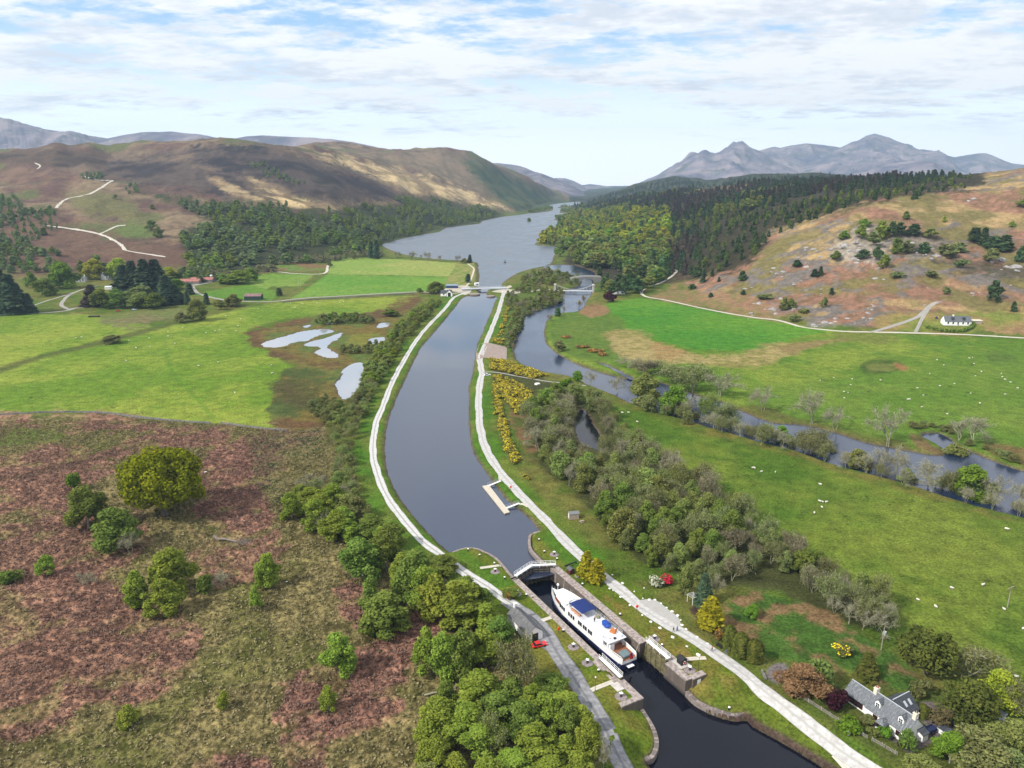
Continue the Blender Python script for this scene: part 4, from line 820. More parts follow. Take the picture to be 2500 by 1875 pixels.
def twiggy(seed, n, size, w=6.5, ntw=420, leafy=True, arch=0.2):
    """bare or half-leafed tree: forking limbs, a haze of twigs, few leaves"""
    rng = np.random.default_rng(seed); parts = []; tips = []
    def grow(p, d, L, r, lev):
        q = p+d*L; m = (p+q)/2+rng.normal(size=3)*L*0.06
        parts.append(tube_np([p, m, q], [r, r*0.8, r*0.6], 4 if lev < 2 else 3))
        if lev >= 3: tips.append((q, d, L)); return
        for _ in range(rng.integers(2, 4) if lev else 5):
            nd = unit(d+rng.normal(size=3)*(0.55+0.05*lev)+np.array([0, 0, 0.12])); grow(p+(q-p)*rng.uniform(0.45, 1.0), nd, L*rng.uniform(0.55, 0.8), r*0.5, lev+1)
    for k in range(2):
        grow(np.array([rng.normal()*0.2, rng.normal()*0.2, -0.3]), unit(np.array([rng.normal()*0.22, rng.normal()*0.22, 1.0])), 4.0, 0.16, 0)
    T = [t for t in tips]; V = []; Q = []
    idx = rng.integers(0, len(T), ntw)
    for i in idx:
        q, d, L = T[i]; s = q-d*L*rng.uniform(0, 0.9); e = s+unit(d*0.6+rng.normal(size=3)*0.7+np.array([0, 0, 0.1-arch*rng.uniform(0, 1)]))*rng.uniform(0.5, 1.5)
        sd = unit(np.cross(e-s, rng.normal(size=3)))*0.035
        o = len(V); V += [s-sd, s+sd, e+sd*0.4, e-sd*0.4]; Q.append((o, o+1, o+2, o+3))
    wood = join(parts+[(np.array(V), np.array(Q))])
    ti = rng.integers(0, len(T), n); P = np.array([T[i][0]-T[i][1]*T[i][2]*0.5 for i in ti])+rng.normal(size=(n, 3))*[0.75, 0.75, 0.65]
    N = unit(rng.normal(size=(n, 3))+[0, 0, 0.5]); lv, lf_ = leaf_quads(P, N, size, rng)
    z = wood[0][:, 2].max(); sc = np.array([w/max(1e-3, (np.abs(wood[0][:, :2]).max()*2)), w/max(1e-3, (np.abs(wood[0][:, :2]).max()*2)), 10.0/z])
    return (lv*sc, lf_, np.repeat(rng.uniform(0, 1, n), 4)), (wood[0]*sc, wood[1], wood[2])
def conifer(seed, n, size, w=4.2, droop=0.35, layers=15, pw=0.9, z0=0.08):
    rng = np.random.default_rng(seed); P = []; N = []; tn = []
    per = n//layers; nb = 9
    for l in range(layers):
        t = (l+0.3)/layers; z = 10*(z0+(1-z0)*t); R = w*0.5*(1-t)**pw*rng.uniform(0.85, 1.1)+0.12; ph = rng.uniform(0, 6.28); bt = rng.uniform(0, 1, nb); bl = rng.uniform(0.75, 1.12, nb)
        b = rng.integers(0, nb, per); q = rng.uniform(0.15, 1, per)**0.7; a = ph+b*2*math.pi/nb+rng.normal(size=per)*0.16
        rr = R*bl[b]*q; P.append(np.c_[np.cos(a)*rr, np.sin(a)*rr, z-droop*rr*0.8+rng.normal(size=per)*0.16+0.25*(1-q)])
        N.append(np.c_[np.cos(a)*0.5, np.sin(a)*0.5, np.ones(per)]+rng.normal(size=(per, 3))*0.4); tn.append(np.clip(bt[b]*0.5+rng.uniform(0, 0.5, per), 0, 1))
    V, f = leaf_quads(np.concatenate(P), unit(np.concatenate(N)), size, rng, 1.9)
    return (V, f, np.repeat(np.concatenate(tn), 4)), tube_np([(0, 0, -0.4), (0, 0, 4), (0, 0, 9.6)], [0.2, 0.13, 0.03], 5)+(None,)
def column(seed, n, size, w=2.6, tip=0.75):
    rng = np.random.default_rng(seed); z = rng.uniform(0, 1, n)**0.9; a = rng.uniform(0, 6.28, n); R = w*0.5*(np.clip(z/0.12, 0.5, 1))*np.clip((1-z)/(1-tip+0.001), 0, 1)**0.55*(1+0.10*np.sin(a*7+z*9))
    q = rng.uniform(0.84, 1.04, n); P = np.c_[np.cos(a)*R*q, np.sin(a)*R*q, z*10]; N = unit(np.c_[np.cos(a), np.sin(a), np.full(n, 0.35)]+rng.normal(size=(n, 3))*0.4)
    V, f = leaf_quads(P, N, size, rng, 1.8); return (V, f, np.repeat(np.clip(0.5+0.25*np.sin(a*5)+rng.normal(size=n)*0.22, 0, 1), 4)), tube_np([(0, 0, -0.3), (0, 0, 5)], [0.15, 0.05], 5)+(None,)
def shrub(seed, n, size, nl=9, flower=0.0, w=10, h=10):
    """low bush filling a 10 x 10 x 10 box; flowering sprays get the upper half of the tint range"""
    rng = np.random.default_rng(seed); lobes = []
    for k in range(nl):
        a = rng.uniform(0, 6.28); q = rng.uniform(0.1, 0.62); r = rng.uniform(1.8, 3.0); lobes.append((math.cos(a)*q*w*0.5, math.sin(a)*q*w*0.5, h*rng.uniform(0.25, 0.72), r, r, r))
    V, f, t = lobe_cloud(lobes, n, size, rng, 0.6); t = t*0.45
    if flower:
        k = len(f); zc = V.reshape(k, 4, 3)[:, :, 2].mean(1); cl = vnoise(V.reshape(k, 4, 3)[:, 0, 0]*0.7, V.reshape(k, 4, 3)[:, 0, 1]*0.7+V.reshape(k, 4, 3)[:, 0, 2]*0.7, seed)
        fl = (rng.uniform(0, 1, k) < flower*(0.3+1.5*(cl > 0.5)))&(zc > h*0.22); t = np.where(np.repeat(fl, 4), 0.75+0.25*np.repeat(rng.uniform(0, 1, k), 4), t)
    return (V, f, t), None
BARK = mat('bark', (0.13, 0.11, 0.09), 0.9, var=0.3, vscale=2); BIRCHBARK = mat('birch_bark', (0.30, 0.28, 0.25), 0.8, var=0.4, vscale=1.5)
LICHEN = mat('lichened_bark', (0.27, 0.262, 0.175), 0.95, var=0.25, vscale=1.2); TWIG = mat('twig_bark', (0.20, 0.17, 0.145), 0.95, var=0.25, vscale=1.2)
FM = {'birch': foliage('birch_leaf', (0.110, 0.165, 0.022), (0.310, 0.380, 0.058), 0.06), 'birch_dark': foliage('birch_leaf_dark', (0.085, 0.138, 0.026), (0.230, 0.300, 0.060), 0.06),
      'sycamore': foliage('sycamore_leaf', (0.090, 0.115, 0.006), (0.280, 0.285, 0.014), 0.03), 'olive': foliage('alder_leaf', (0.105, 0.128, 0.042), (0.270, 0.290, 0.105), 0.07),
      'willow': foliage('willow_leaf', (0.120, 0.155, 0.038), (0.290, 0.330, 0.095), 0.08), 'bud': foliage('bud_leaf', (0.150, 0.140, 0.075), (0.310, 0.290, 0.165), 0.06),
      'spruce': foliage('spruce_needle', (0.026, 0.050, 0.030), (0.095, 0.135, 0.072), 0.06, 0.1), 'pine': foliage('pine_needle', (0.036, 0.070, 0.028), (0.100, 0.150, 0.055), 0.08, 0.1),
      'larch': foliage('larch_twig', (0.062, 0.052, 0.040), (0.120, 0.096, 0.070), 0.08, 0.1), 'lime': foliage('lime_leaf', (0.180, 0.230, 0.020), (0.440, 0.460, 0.050), 0.08), 'oak': foliage('oak_leaf', (0.115, 0.135, 0.034), (0.255, 0.285, 0.075), 0.09),
      'golden': foliage('golden_needle', (0.050, 0.075, 0.008), (0.520, 0.460, 0.030), 0.03), 'yew': foliage('yew_needle', (0.040, 0.056, 0.012), (0.140, 0.145, 0.030), 0.04, 0.1),
      'copper': foliage('copper_leaf', (0.150, 0.080, 0.040), (0.320, 0.190, 0.100), 0.04), 'purple': foliage('purple_leaf', (0.035, 0.010, 0.016), (0.095, 0.030, 0.040), 0.03),
      'bright': foliage('bright_leaf', (0.085, 0.170, 0.015), (0.220, 0.360, 0.045), 0.04), 'wood_far': foliage('far_wood_leaf', (0.110, 0.160, 0.062), (0.250, 0.305, 0.120), 0.05)}
def gorse_mat(name, g1, g2, f1, f2):
    m = bpy.data.materials.new(name); m.use_nodes = True; n = NT(m.node_tree); b = n.n['Principled BSDF']; b.inputs['Roughness'].default_value = 0.9; b.inputs['Specular IOR Level'].default_value = 0.1
    a = n.new('ShaderNodeAttribute'); a.attribute_name = 'tint'
    c = n.mix(n.rng(a.outputs['Fac'], 0, 0.45), g1, g2); f = n.mix(n.rng(a.outputs['Fac'], 0.75, 1.0), f1, f2)
    n.link(n.mix(n.math('GREATER_THAN', a.outputs['Fac'], 0.6), c, f), b.inputs['Base Color']); FM[name] = m; return m
gorse_mat('gorse', (0.050, 0.070, 0.020), (0.150, 0.150, 0.050), (0.66, 0.50, 0.010), (0.88, 0.70, 0.03)); gorse_mat('red_rhododendron', (0.030, 0.055, 0.016), (0.08, 0.11, 0.03), (0.42, 0.010, 0.035), (0.60, 0.03, 0.07))
gorse_mat('white_rhododendron', (0.045, 0.075, 0.022), (0.11, 0.14, 0.04), (0.36, 0.38, 0.26), (0.55, 0.55, 0.44)); gorse_mat('rust_gorse', (0.06, 0.055, 0.022), (0.13, 0.10, 0.045), (0.36, 0.15, 0.02), (0.50, 0.24, 0.03))
FM['bracken'] = foliage('bracken_frond', (0.095, 0.058, 0.046), (0.270, 0.170, 0.132), 0.0, 0.15); FM['straw'] = foliage('straw_grass', (0.085, 0.078, 0.030), (0.340, 0.290, 0.150), 0.0, 0.15)
def to_mesh(name, arr, mt):
    return mesh_np(name, arr[0], arr[1], [mt], attrs={'tint': arr[2]} if len(arr) > 2 and arr[2] is not None else None)
PROTO = {}
def reg(key, builder, seeds, crown_mat, bark, *a, **k):
    out = []
    for s in seeds:
        c, t = builder(s, *a, **k)
        cw = c[0]; w_ = (np.percentile(cw[:, 0], 99)-np.percentile(cw[:, 0], 1)+np.percentile(cw[:, 1], 99)-np.percentile(cw[:, 1], 1))*0.5; h_ = np.percentile(cw[:, 2], 99.7)
        if t is not None: h_ = max(h_, np.percentile(t[0][:, 2], 99.7)) if builder is twiggy else h_
        out.append((to_mesh('crown', c, FM[crown_mat]), None if t is None else to_mesh('trunk', t, bark), w_, h_))
    PROTO[key] = out
reg('birch', broad, (1, 2, 3, 4), 'birch', BIRCHBARK, 7500, 0.27, 6.2, 18, 1.15)
reg('birch_tall', broad, (11, 12, 13), 'birch', BIRCHBARK, 5200, 0.26, 4.3, 14, 1.5, 0.02, 0.3)
reg('sycamore', billow, (21,), 'sycamore', BARK, 17000, 0.27, 10.5, 90, 0.86, (0.6, 1.5))
reg('round', billow, (22, 23), 'sycamore', BARK, 4200, 0.42, 9.5, 26)
reg('alder', twiggy, (31, 32, 33, 34), 'olive', LICHEN, 3600, 0.24, 6.5, 500)
reg('bare', twiggy, (41, 42, 43), 'bud', LICHEN, 500, 0.16, 7.0, 900)
reg('thicket', broad, (51, 52, 53), 'olive', LICHEN, 4600, 0.26, 7.0, 16, 1.0, 0.02)
reg('spruce', conifer, (61, 62), 'spruce', BARK, 2400, 0.55, 4.4)
reg('pine', conifer, (63, 64), 'pine', BARK, 2000, 0.6, 5.0, 0.15, 12, 0.6, 0.2)
reg('golden', conifer, (66,), 'golden', BARK, 3200, 0.55, 5.0, -0.35, 16, 0.62, 0.04)
reg('column', column, (67, 68), 'yew', BARK, 3600, 0.36, 3.0)
reg('shrub', shrub, (71, 72, 73), 'willow', BARK, 900, 0.9)
reg('gorse', shrub, (74, 75, 76), 'gorse', BARK, 1100, 0.75, 11, 0.27)
reg('blossom', shrub, (77,), 'red_rhododendron', BARK, 1300, 0.8, 12, 0.55)
# plainer forms for trees that stand far off
reg('far_broad', broad, (81, 82, 83, 84), 'wood_far', BARK, 900, 0.78, 7.4, 11, 1.05, 0.02)
reg('far_tall', broad, (85, 86), 'wood_far', BARK, 700, 0.72, 5.4, 10, 1.4, 0.02, 0.3)
reg('far_spruce', conifer, (87, 88, 89), 'spruce', BARK, 560, 0.95, 4.0, 0.3, 12, 0.85)
reg('far_pine', conifer, (90, 91), 'pine', BARK, 420, 1.2, 4.6, 0.1, 9, 0.6, 0.15)
reg('far_bare', twiggy, (92, 93), 'bud', TWIG, 260, 0.5, 7.0, 260)
reg('far_shrub', shrub, (94, 95), 'wood_far', BARK, 220, 1.7)

def set_mat(o, mt):
    o.material_slots[0].link = 'OBJECT'; o.material_slots[0].material = mt
def plant(kind, pos, h, w=None, leaf=None, name='birch_tree', label=None, cat='tree', group=None, single=False, rng=random):
    """one plant: an Empty at its foot carrying crown and trunk, or a single mesh when it is a bush or too small to show parts"""
    var = PROTO[kind]; cm, tm, nw, nh = var[rng.randrange(len(var))]
    sz = h/nh; sx = (w/nw) if w else sz
    rz = rng.uniform(0, 6.28)
    if tm is None or single:
        r = bpy.data.objects.new(name, cm); COL.objects.link(r); r.location = pos; r.rotation_euler = (rng.gauss(0, 0.05), rng.gauss(0, 0.05), rz); r.scale = (sx*rng.uniform(0.86, 1.12), sx*rng.uniform(0.86, 1.12), sz)
        if leaf: set_mat(r, FM[leaf])
        return tag(r, label, cat, group)
    r = empty(name, pos, rz, label, cat, group); r.scale = (sx*rng.uniform(0.88, 1.12), sx*rng.uniform(0.88, 1.12), sz); r.rotation_euler = (rng.gauss(0, 0.045), rng.gauss(0, 0.045), rz)
    c = link('crown', cm, r); link('trunk', tm, r)
    if leaf: set_mat(c, FM[leaf])
    return r
def depth_of(p): return p.y*cT-(p.z-CH)*sT
def tree_px(kind, u, vb, vt, wpx, leaf=None, name='birch_tree', label=None, cat='tree', group=None, single=False, rng=random):
    """a tree traced in the photograph: foot pixel, top row, crown width in pixels"""
    p = at(u, vb); d = depth_of(p); h = max(1.0, CH+p.y*float(tan_v(vt))-p.z); w_ = wpx*d/F
    h = max(0.5, h-0.25*w_*min(0.7, (CH-p.z)/p.y))*(1.18 if kind in ('alder', 'bare') else 1)
    return plant(kind, p, h, w_, leaf, name, label, cat, group, single, rng)
def scatter(poly, spacing, rng, px=True, extra=None, maxn=9999, z=0.0):
    """points at least SPACING apart inside a traced outline, on the ground"""
    P = np.array([at(u, v)[:2] for u, v in poly]) if px else np.array(poly)
    lo, hi = P.min(0), P.max(0); out = []; cell = {}
    tries = int((hi[0]-lo[0])*(hi[1]-lo[1])/(spacing*spacing)*6)+30
    X = rng.uniform(lo[0], hi[0], tries); Y = rng.uniform(lo[1], hi[1], tries); ins = sdf(X, Y, P, 1) > 0
    for x, y in zip(X[ins], Y[ins]):
        i, j = int(x//spacing), int(y//spacing)
        if any((x-q[0])**2+(y-q[1])**2 < spacing*spacing for a in (-1, 0, 1) for b in (-1, 0, 1) for q in cell.get((i+a, j+b), ())): continue
        cell.setdefault((i, j), []).append((x, y)); out.append((x, y))
        if len(out) >= maxn: break
    return out
def wood_mass(name, label_kind, pts, kinds, hs, mats, rng, leafs):
    """far-off wood that reads as one mass: one mesh"""
    V = []; Q = []; T = []; M = []; o = 0
    src = {}
    for k in set(kinds):
        for cm, tm, nw, nh in PROTO[k]:
            n_ = len(cm.vertices); v = np.empty(n_*3, np.float32); cm.vertices.foreach_get('co', v); q = np.empty(len(cm.loops), np.int32); cm.loops.foreach_get('vertex_index', q); t = np.empty(n_, np.float32); cm.attributes['tint'].data.foreach_get('value', t)
            src.setdefault(k, []).append((v.reshape(-1, 3), q.reshape(-1, 4), t, nw, nh))
    for (x, y), k, h, mi in zip(pts, kinds, hs, leafs):
        v, q, t, nw, nh = src[k][rng.integers(len(src[k]))]; a = rng.uniform(0, 6.28); s = h/nh; sw = s*rng.uniform(1.0, 1.5); ca, sa = math.cos(a)*sw, math.sin(a)*sw
        V.append(np.c_[v[:, 0]*ca-v[:, 1]*sa+x, v[:, 0]*sa+v[:, 1]*ca+y, v[:, 2]*s+ground(x, y)-0.2]); Q.append(q+o); o += len(v)
        T.append(np.clip(t+rng.uniform(-0.25, 0.25), 0, 1)); M.append(np.full(len(q), mi))
    me = mesh_np(name, np.concatenate(V), np.concatenate(Q), [FM[m] for m in mats], np.concatenate(M), {'tint': np.concatenate(T)})
    return tag(link(name, me), label_kind, 'wood', kind='stuff')
# ------------------------------------------------------------------ trees and bushes set out where the photograph shows them
R_ = random.Random(5); RN_ = np.random.default_rng(11)
ORD = ['first', 'second', 'third', 'fourth', 'fifth', 'sixth', 'seventh', 'eighth', 'ninth', 'tenth', 'eleventh', 'twelfth', 'thirteenth', 'fourteenth', 'fifteenth', 'sixteenth', 'seventeenth', 'eighteenth', 'nineteenth', 'twentieth']
MOOR_G = 'trees standing on the open moor'
for k, u, vb, vt, w_, leaf, nm, lab in [
    ('sycamore', 404, 1258, 1082, 166, None, 'sycamore_tree', 'huge round yellow-green tree standing alone on the bracken moor'),
    ('shrub', 178, 1194, 1154, 34, 'bright', 'birch_tree', 'small bright green bushy tree just behind the birches beside the huge round tree'),
    ('birch', 217, 1289, 1177, 90, 'birch_dark', 'birch_tree', 'broad dark green birch below the small bright bushy tree on the moor'),
    ('birch', 288, 1338, 1232, 90, 'birch_dark', 'birch_tree', 'round birch on the moor just below and left of the huge round tree'),
    ('birch', 420, 1443, 1324, 95, None, 'birch_tree', 'largest birch of the clump of three on the moor'),
    ('birch_tall', 339, 1476, 1386, 54, None, 'birch_tree', 'narrow left birch of the clump of three on the moor'),
    ('birch', 401, 1502, 1408, 75, None, 'birch_tree', 'front birch of the clump of three on the moor'),
    ('birch', 115, 1402, 1351, 42, None, 'birch_tree', 'thin young birch in the bracken at the far left of the moor'),
    ('shrub', 22, 1424, 1384, 52, 'birch_dark', 'bush', 'low round green bush at the left edge of the moor'),
    ('bare', 214, 1432, 1392, 40, None, 'bare_bush', 'grey leafless bush left of the clump of three birches'),
    ('shrub', 502, 1449, 1400, 34, 'birch_dark', 'bush', 'small dark bush right of the clump of three birches'),
    ('bare', 550, 1438, 1398, 46, None, 'bare_bush', 'grey leafless bush between the birch clump and the slim young birch'),
    ('birch_tall', 321, 1772, 1714, 42, None, 'birch_tree', 'small egg-shaped green tree near the bottom of the moor'),
    ('birch_tall', 548, 1726, 1683, 27, None, 'birch_tree', 'tiny thin sapling in the pale tussock grass near the bottom'),
    ('birch', 656, 1432, 1345, 50, None, 'birch_tree', 'slim pointed young birch in the middle of the tussock grass'),
    ('birch_tall', 625, 1486, 1427, 30, None, 'birch_tree', 'thin sapling just left of and below the slim pointed birch'),
    ('birch', 829, 1648, 1535, 72, None, 'birch_tree', 'upright oval birch standing on the pink bracken patch'),
    ('birch_tall', 805, 1736, 1670, 33, None, 'birch_tree', 'small dark oval tree below the oval birch on the bracken patch'),
    ('bare', 320, 1352, 1300, 50, None, 'bare_bush', 'grey leafless bush beside the round birch on the moor')]:
    tree_px(k, u, vb, vt, w_, leaf, nm, lab, 'bush' if 'bush' in nm else 'tree', MOOR_G, rng=R_)
STRIP = [(713,1267,1197,50,'birch',None),(772,1291,1212,62,'birch',None),(756,1240,1185,60,'birch',None),(813,1231,1174,52,'birch',None),(816,1315,1240,66,'birch',None),(851,1318,1261,52,'birch',None),(848,1264,1202,62,'thicket','willow'),(875,1267,1204,54,'thicket',None),(735,1225,1180,52,'birch','birch_dark'),(790,1265,1198,55,'birch',None),(838,1290,1232,50,'birch',None),(800,1300,1250,45,'bare',None),
    (905,1313,1250,62,'birch','birch_dark'),(957,1334,1272,64,'birch','birch_dark'),(930,1325,1280,50,'birch',None),(892,1416,1302,94,'birch','birch_dark'),(943,1394,1277,76,'birch','birch_dark'),(908,1497,1402,48,'birch_tall','birch_dark'),(938,1540,1437,112,'birch','birch_dark'),(981,1448,1345,64,'birch_tall',None),(1006,1462,1337,82,'birch','birch_dark'),(1038,1489,1372,76,'birch',None),(1065,1511,1394,74,'birch_tall',None),(1114,1527,1410,78,'birch_tall',None),(1082,1394,1350,70,'birch','birch_dark'),(1140,1470,1400,60,'birch','birch_dark'),(1020,1385,1340,50,'birch','birch_dark'),(1180,1505,1430,60,'birch','birch_dark'),(1050,1440,1380,60,'birch',None)]
for i, (u, vb, vt, w_, k, lf_) in enumerate(STRIP):
    tree_px(k, u, vb, vt, w_, lf_, 'birch_tree' if 'birch' in k else 'alder_tree', 'fresh green birch in the belt between the moor and the left towpath' if 'birch' in k else 'grey olive half-leafed tree in the belt between the moor and the left towpath', 'tree', 'trees in the belt beside the left towpath', rng=R_)
COPSE = [(1040,1642,1528,58,'birch_tall',None),(1091,1650,1533,82,'birch',None),(1129,1642,1525,82,'birch','birch_dark'),(1126,1520,1410,90,'birch_tall',None),(1189,1545,1470,60,'birch_tall',None),(1222,1575,1500,56,'birch','birch_dark'),(1180,1625,1530,80,'birch',None),(1275,1690,1568,100,'alder',None),(1172,1718,1628,98,'birch',None),(1067,1805,1693,112,'birch',None),(1134,1800,1705,90,'birch',None),(1221,1764,1685,100,'birch','birch_dark'),(1345,1696,1640,80,'birch','birch_dark'),(1384,1737,1683,66,'birch_tall',None),
    (1275,1800,1705,85,'birch','birch_dark'),(1311,1859,1764,88,'birch',None),(1376,1853,1791,58,'birch_tall',None),(1432,1850,1745,72,'birch',None),(1256,1890,1826,84,'birch',None),(1113,1888,1832,56,'birch_tall',None),(1330,1780,1690,80,'birch',None),(1385,1800,1715,60,'birch','birch_dark'),(1170,1850,1760,80,'birch',None),(1215,1840,1750,70,'alder','willow'),(1420,1790,1720,55,'birch_tall',None),(1472,1880,1810,44,'bare',None),(1090,1720,1660,50,'birch','birch_dark'),(1250,1720,1650,70,'birch','birch_dark'),(1300,1745,1670,70,'birch',None),(1060,1870,1790,70,'birch',None),(1340,1900,1840,80,'birch',None),(1190,1930,1850,90,'birch',None),(1410,1920,1830,70,'birch',None),(1040,1930,1860,80,'thicket','willow'),(1290,1950,1870,80,'birch',None)]
for i, (u, vb, vt, w_, k, lf_) in enumerate(COPSE):
    tree_px(k, u, vb, vt, w_, lf_, 'birch_tree' if 'birch' in k else 'alder_tree', 'green birch in the dense copse between the moor and the grey lock road' if 'birch' in k else 'half-bare grey-brown tree among the birches beside the grey lock road', 'tree', 'trees in the copse by the lock road', rng=R_)
# belt along the left towpath, between the wetland and the embankment
for poly, sp, kinds, hh, lab in [
    ([(1076,742),(1050,767),(1010,808),(978,850),(946,900),(926,942),(890,945),(900,900),(925,860),(965,812),(1008,775),(1045,748)], 5.6, [('birch', 'willow'), ('thicket', 'willow'), ('birch', None)], (5, 8), 'yellowish green willow in the row between the wetland and the left towpath'),
    ([(922,945),(903,985),(882,1030),(866,1080),(858,1130),(852,1180),(820,1180),(815,1110),(800,1060),(790,1010),(850,985),(880,960),(900,945)], 5.0, [('thicket', None), ('alder', None), ('thicket', 'willow'), ('alder', 'willow')], (4, 7), 'greyish olive willow thicket tree beside the pond and left towpath'),
    ([(760,985),(800,975),(830,985),(840,1020),(790,1030),(750,1010)], 4.5, [('thicket', None)], (3, 5), 'dull olive scrub willow growing in the bog behind the pond'),
    ([(830,1175),(870,1180),(880,1240),(850,1250),(800,1215),(720,1210),(740,1180)], 4.0, [('thicket', 'willow'), ('alder', None), ('bare', None)], (4, 6), 'grey-green willow between the bog and the fresh green birches'),
    ([(835,866),(920,862),(925,835),(880,850),(830,852)], 4.5, [('far_shrub', 'olive'), ('far_broad', 'olive')], (2.5, 5), 'olive willow scrub standing in the wetland pools'),
    ([(762,790),(800,776),(860,775),(915,785),(905,792),(840,790),(790,795)], 5.0, [('far_broad', 'birch_dark'), ('far_shrub', 'olive')], (4, 6.5), 'dark rounded willow on the far edge of the wetland')]:
    for x, y in scatter(poly, sp, RN_):
        k, lf_ = R_.choice(kinds); h = R_.uniform(*hh); plant(k, Vector((x, y, ground(x, y))), h, h*R_.uniform(0.75, 1.1), lf_, 'willow_tree', lab, 'tree', lab.split(' ', 2)[-1].replace('tree ', 'trees ') if False else 'willows '+lab[-30:].split(' ', 1)[1], rng=R_)
# the dense wood right of the towpath
WOODP = [(1345,985),(1400,972),(1450,985),(1488,1034),(1535,1082),(1610,1135),(1685,1186),(1775,1252),(1860,1305),(1945,1365),(2050,1415),(2160,1490),(2180,1540),(2120,1540),(2020,1480),(1920,1445),(1830,1435),(1740,1430),(1660,1415),(1590,1395),(1530,1345),(1480,1300),(1460,1230),(1390,1185),(1330,1140),(1300,1080),(1290,1030),(1315,1000)]
holes = [np.array([G(u, v)[:2] for u, v in ((1392,1120),(1388,1030),(1412,985),(1450,1000),(1470,1050),(1500,1110),(1450,1130))]), np.array([G(u, v)[:2] for u, v in ((1770,1500),(1800,1430),(1860,1390),(1920,1400),(2000,1470),(1950,1500))])]
wp = scatter(WOODP, 4.9, RN_)
for x, y in wp:
    if any(sdf(np.array([x]), np.array([y]), h_, 30)[0] > -0.5 for h_ in holes): continue
    u, v = proj(x, y, 0.0); e = fbm(np.array([x]), np.array([y]), 22, 2, 5)[0]; h = R_.uniform(7.0, 13.0)*(0.85 if v > 1330 else 1)
    k, lf_ = R_.choice([('alder', None), ('alder', 'willow'), ('thicket', None), ('thicket', 'willow'), ('alder', None), ('alder', 'bud')]+([('birch', 'birch_dark')]*3 if e > 0.53 else [('bare', None)]))
    plant(k, Vector((x, y, ground(x, y))), h, h*R_.uniform(0.6, 0.82), lf_, 'birch_tree' if k == 'birch' else 'alder_tree', 'olive-brown half-leafed tree in the dense wood right of the towpath' if k != 'birch' else 'greener tree among the olive-brown wood right of the towpath', 'tree', 'trees of the wood between towpath and river field', rng=R_)
for x, y in scatter([(2040,1440),(2180,1510),(2190,1545),(2110,1545),(1990,1480)], 3.4, RN_):
    h = R_.uniform(6, 8); plant('bare', Vector((x, y, ground(x, y))), h, h*0.9, None, 'bare_tree', 'pale lichened bare tree along the ditch at the wood end', 'tree', 'bare trees along the ditch', rng=R_)
# single trees along the river
NEARB = [(1412,932,905,22,'shrub','bright'),(1439,942,906,38,'bare',None),(1382,939,922,36,'shrub','bright'),(1508,969,922,42,'bare',None),(1571,992,906,70,'birch','willow'),(1648,1018,940,58,'birch','bright'),(1678,1025,965,66,'bare',None),(1731,1035,962,54,'alder','birch_dark'),(1765,1048,985,56,'alder',None),(1813,1060,1032,36,'bare',None),(1880,1085,1042,62,'alder','willow'),(1909,1088,1038,32,'birch_tall','bright'),(1976,1108,1048,64,'alder',None),(2015,1118,1075,48,'alder',None),(2059,1135,1101,28,'bare',None),(2095,1148,1095,58,'birch','willow'),(2141,1161,1095,54,'bare',None),(2185,1171,1095,54,'bare',None),(2228,1184,1158,34,'shrub','olive'),(2271,1198,1128,62,'bare',None),(2320,1211,1151,48,'alder',None),(2370,1221,1131,78,'birch','bright'),(2423,1234,1161,58,'bare',None),(2480,1258,1181,58,'bare',None)]
FARB = [(1532,899,872,52,'bare',None),(1614,912,885,62,'alder',None),(1580,915,880,60,'alder','bud'),(1645,935,893,66,'alder',None),(1690,957,893,88,'alder',None),(1760,967,909,84,'bare',None),(1863,1003,945,68,'bare',None),(1979,1036,959,68,'bare',None),(2039,1050,995,62,'bare',None),(2163,1090,999,68,'bare',None),(2364,1086,1019,74,'bare',None),(2340,1075,1030,50,'bare',None),(2330,1119,1081,54,'round','willow')]
def look(k, lf_): return {'bare': 'bare grey', 'shrub': 'low bushy green', 'birch': 'leafy bright green' if lf_ == 'bright' else 'leafy soft green', 'birch_tall': 'slim leafy green', 'alder': 'half-leafed olive', 'round': 'round pale green'}[k]
for L, bank in ((NEARB, 'near'), (FARB, 'far')):
    for i, (u, vb, vt, w_, k, lf_) in enumerate(L):
        o_ = ('leftmost' if i == 0 else ORD[i]+' from the left' if i < 20 else {1: 'last', 2: 'second from last', 3: 'third from last', 4: 'fourth from last'}[len(L)-i])
        tree_px(k, u, vb, vt, w_, lf_, 'bush' if k == 'shrub' else 'river_tree', f'{look(k, lf_)} tree on the {bank} river bank, {o_}', 'tree', f'trees along the {bank} bank of the river', rng=R_)
for x, y in scatter([(1560,991),(1700,1031),(1850,1076),(2000,1121),(2200,1177),(2400,1236),(2500,1262),(2500,1272),(2400,1246),(2200,1187),(2000,1131),(1850,1086),(1700,1041),(1560,999)], 7.0, RN_):
    h = R_.uniform(6, 11); k = R_.choice(['bare', 'bare', 'alder', 'thicket']); plant(k, Vector((x, y, ground(x, y))), h, h*R_.uniform(0.65, 0.9), None, 'river_tree', 'grey or olive tree filling the gaps of the near river bank row', 'tree', 'lesser trees along the near river bank', rng=R_)
for x, y in scatter([(2220,1050),(2240,1045),(2300,1050),(2330,1065),(2325,1050),(2280,1038),(2225,1038)], 3.2, RN_)+scatter([(2360,1085),(2420,1108),(2480,1130),(2480,1120),(2420,1098)], 4, RN_):
    h = R_.uniform(2, 3.4); plant('thicket', Vector((x, y, ground(x, y))), h, h*1.5, None, 'scrub_bush', 'brown scrub bush around the backwater beyond the river', 'bush', 'scrub by the backwater', rng=R_)
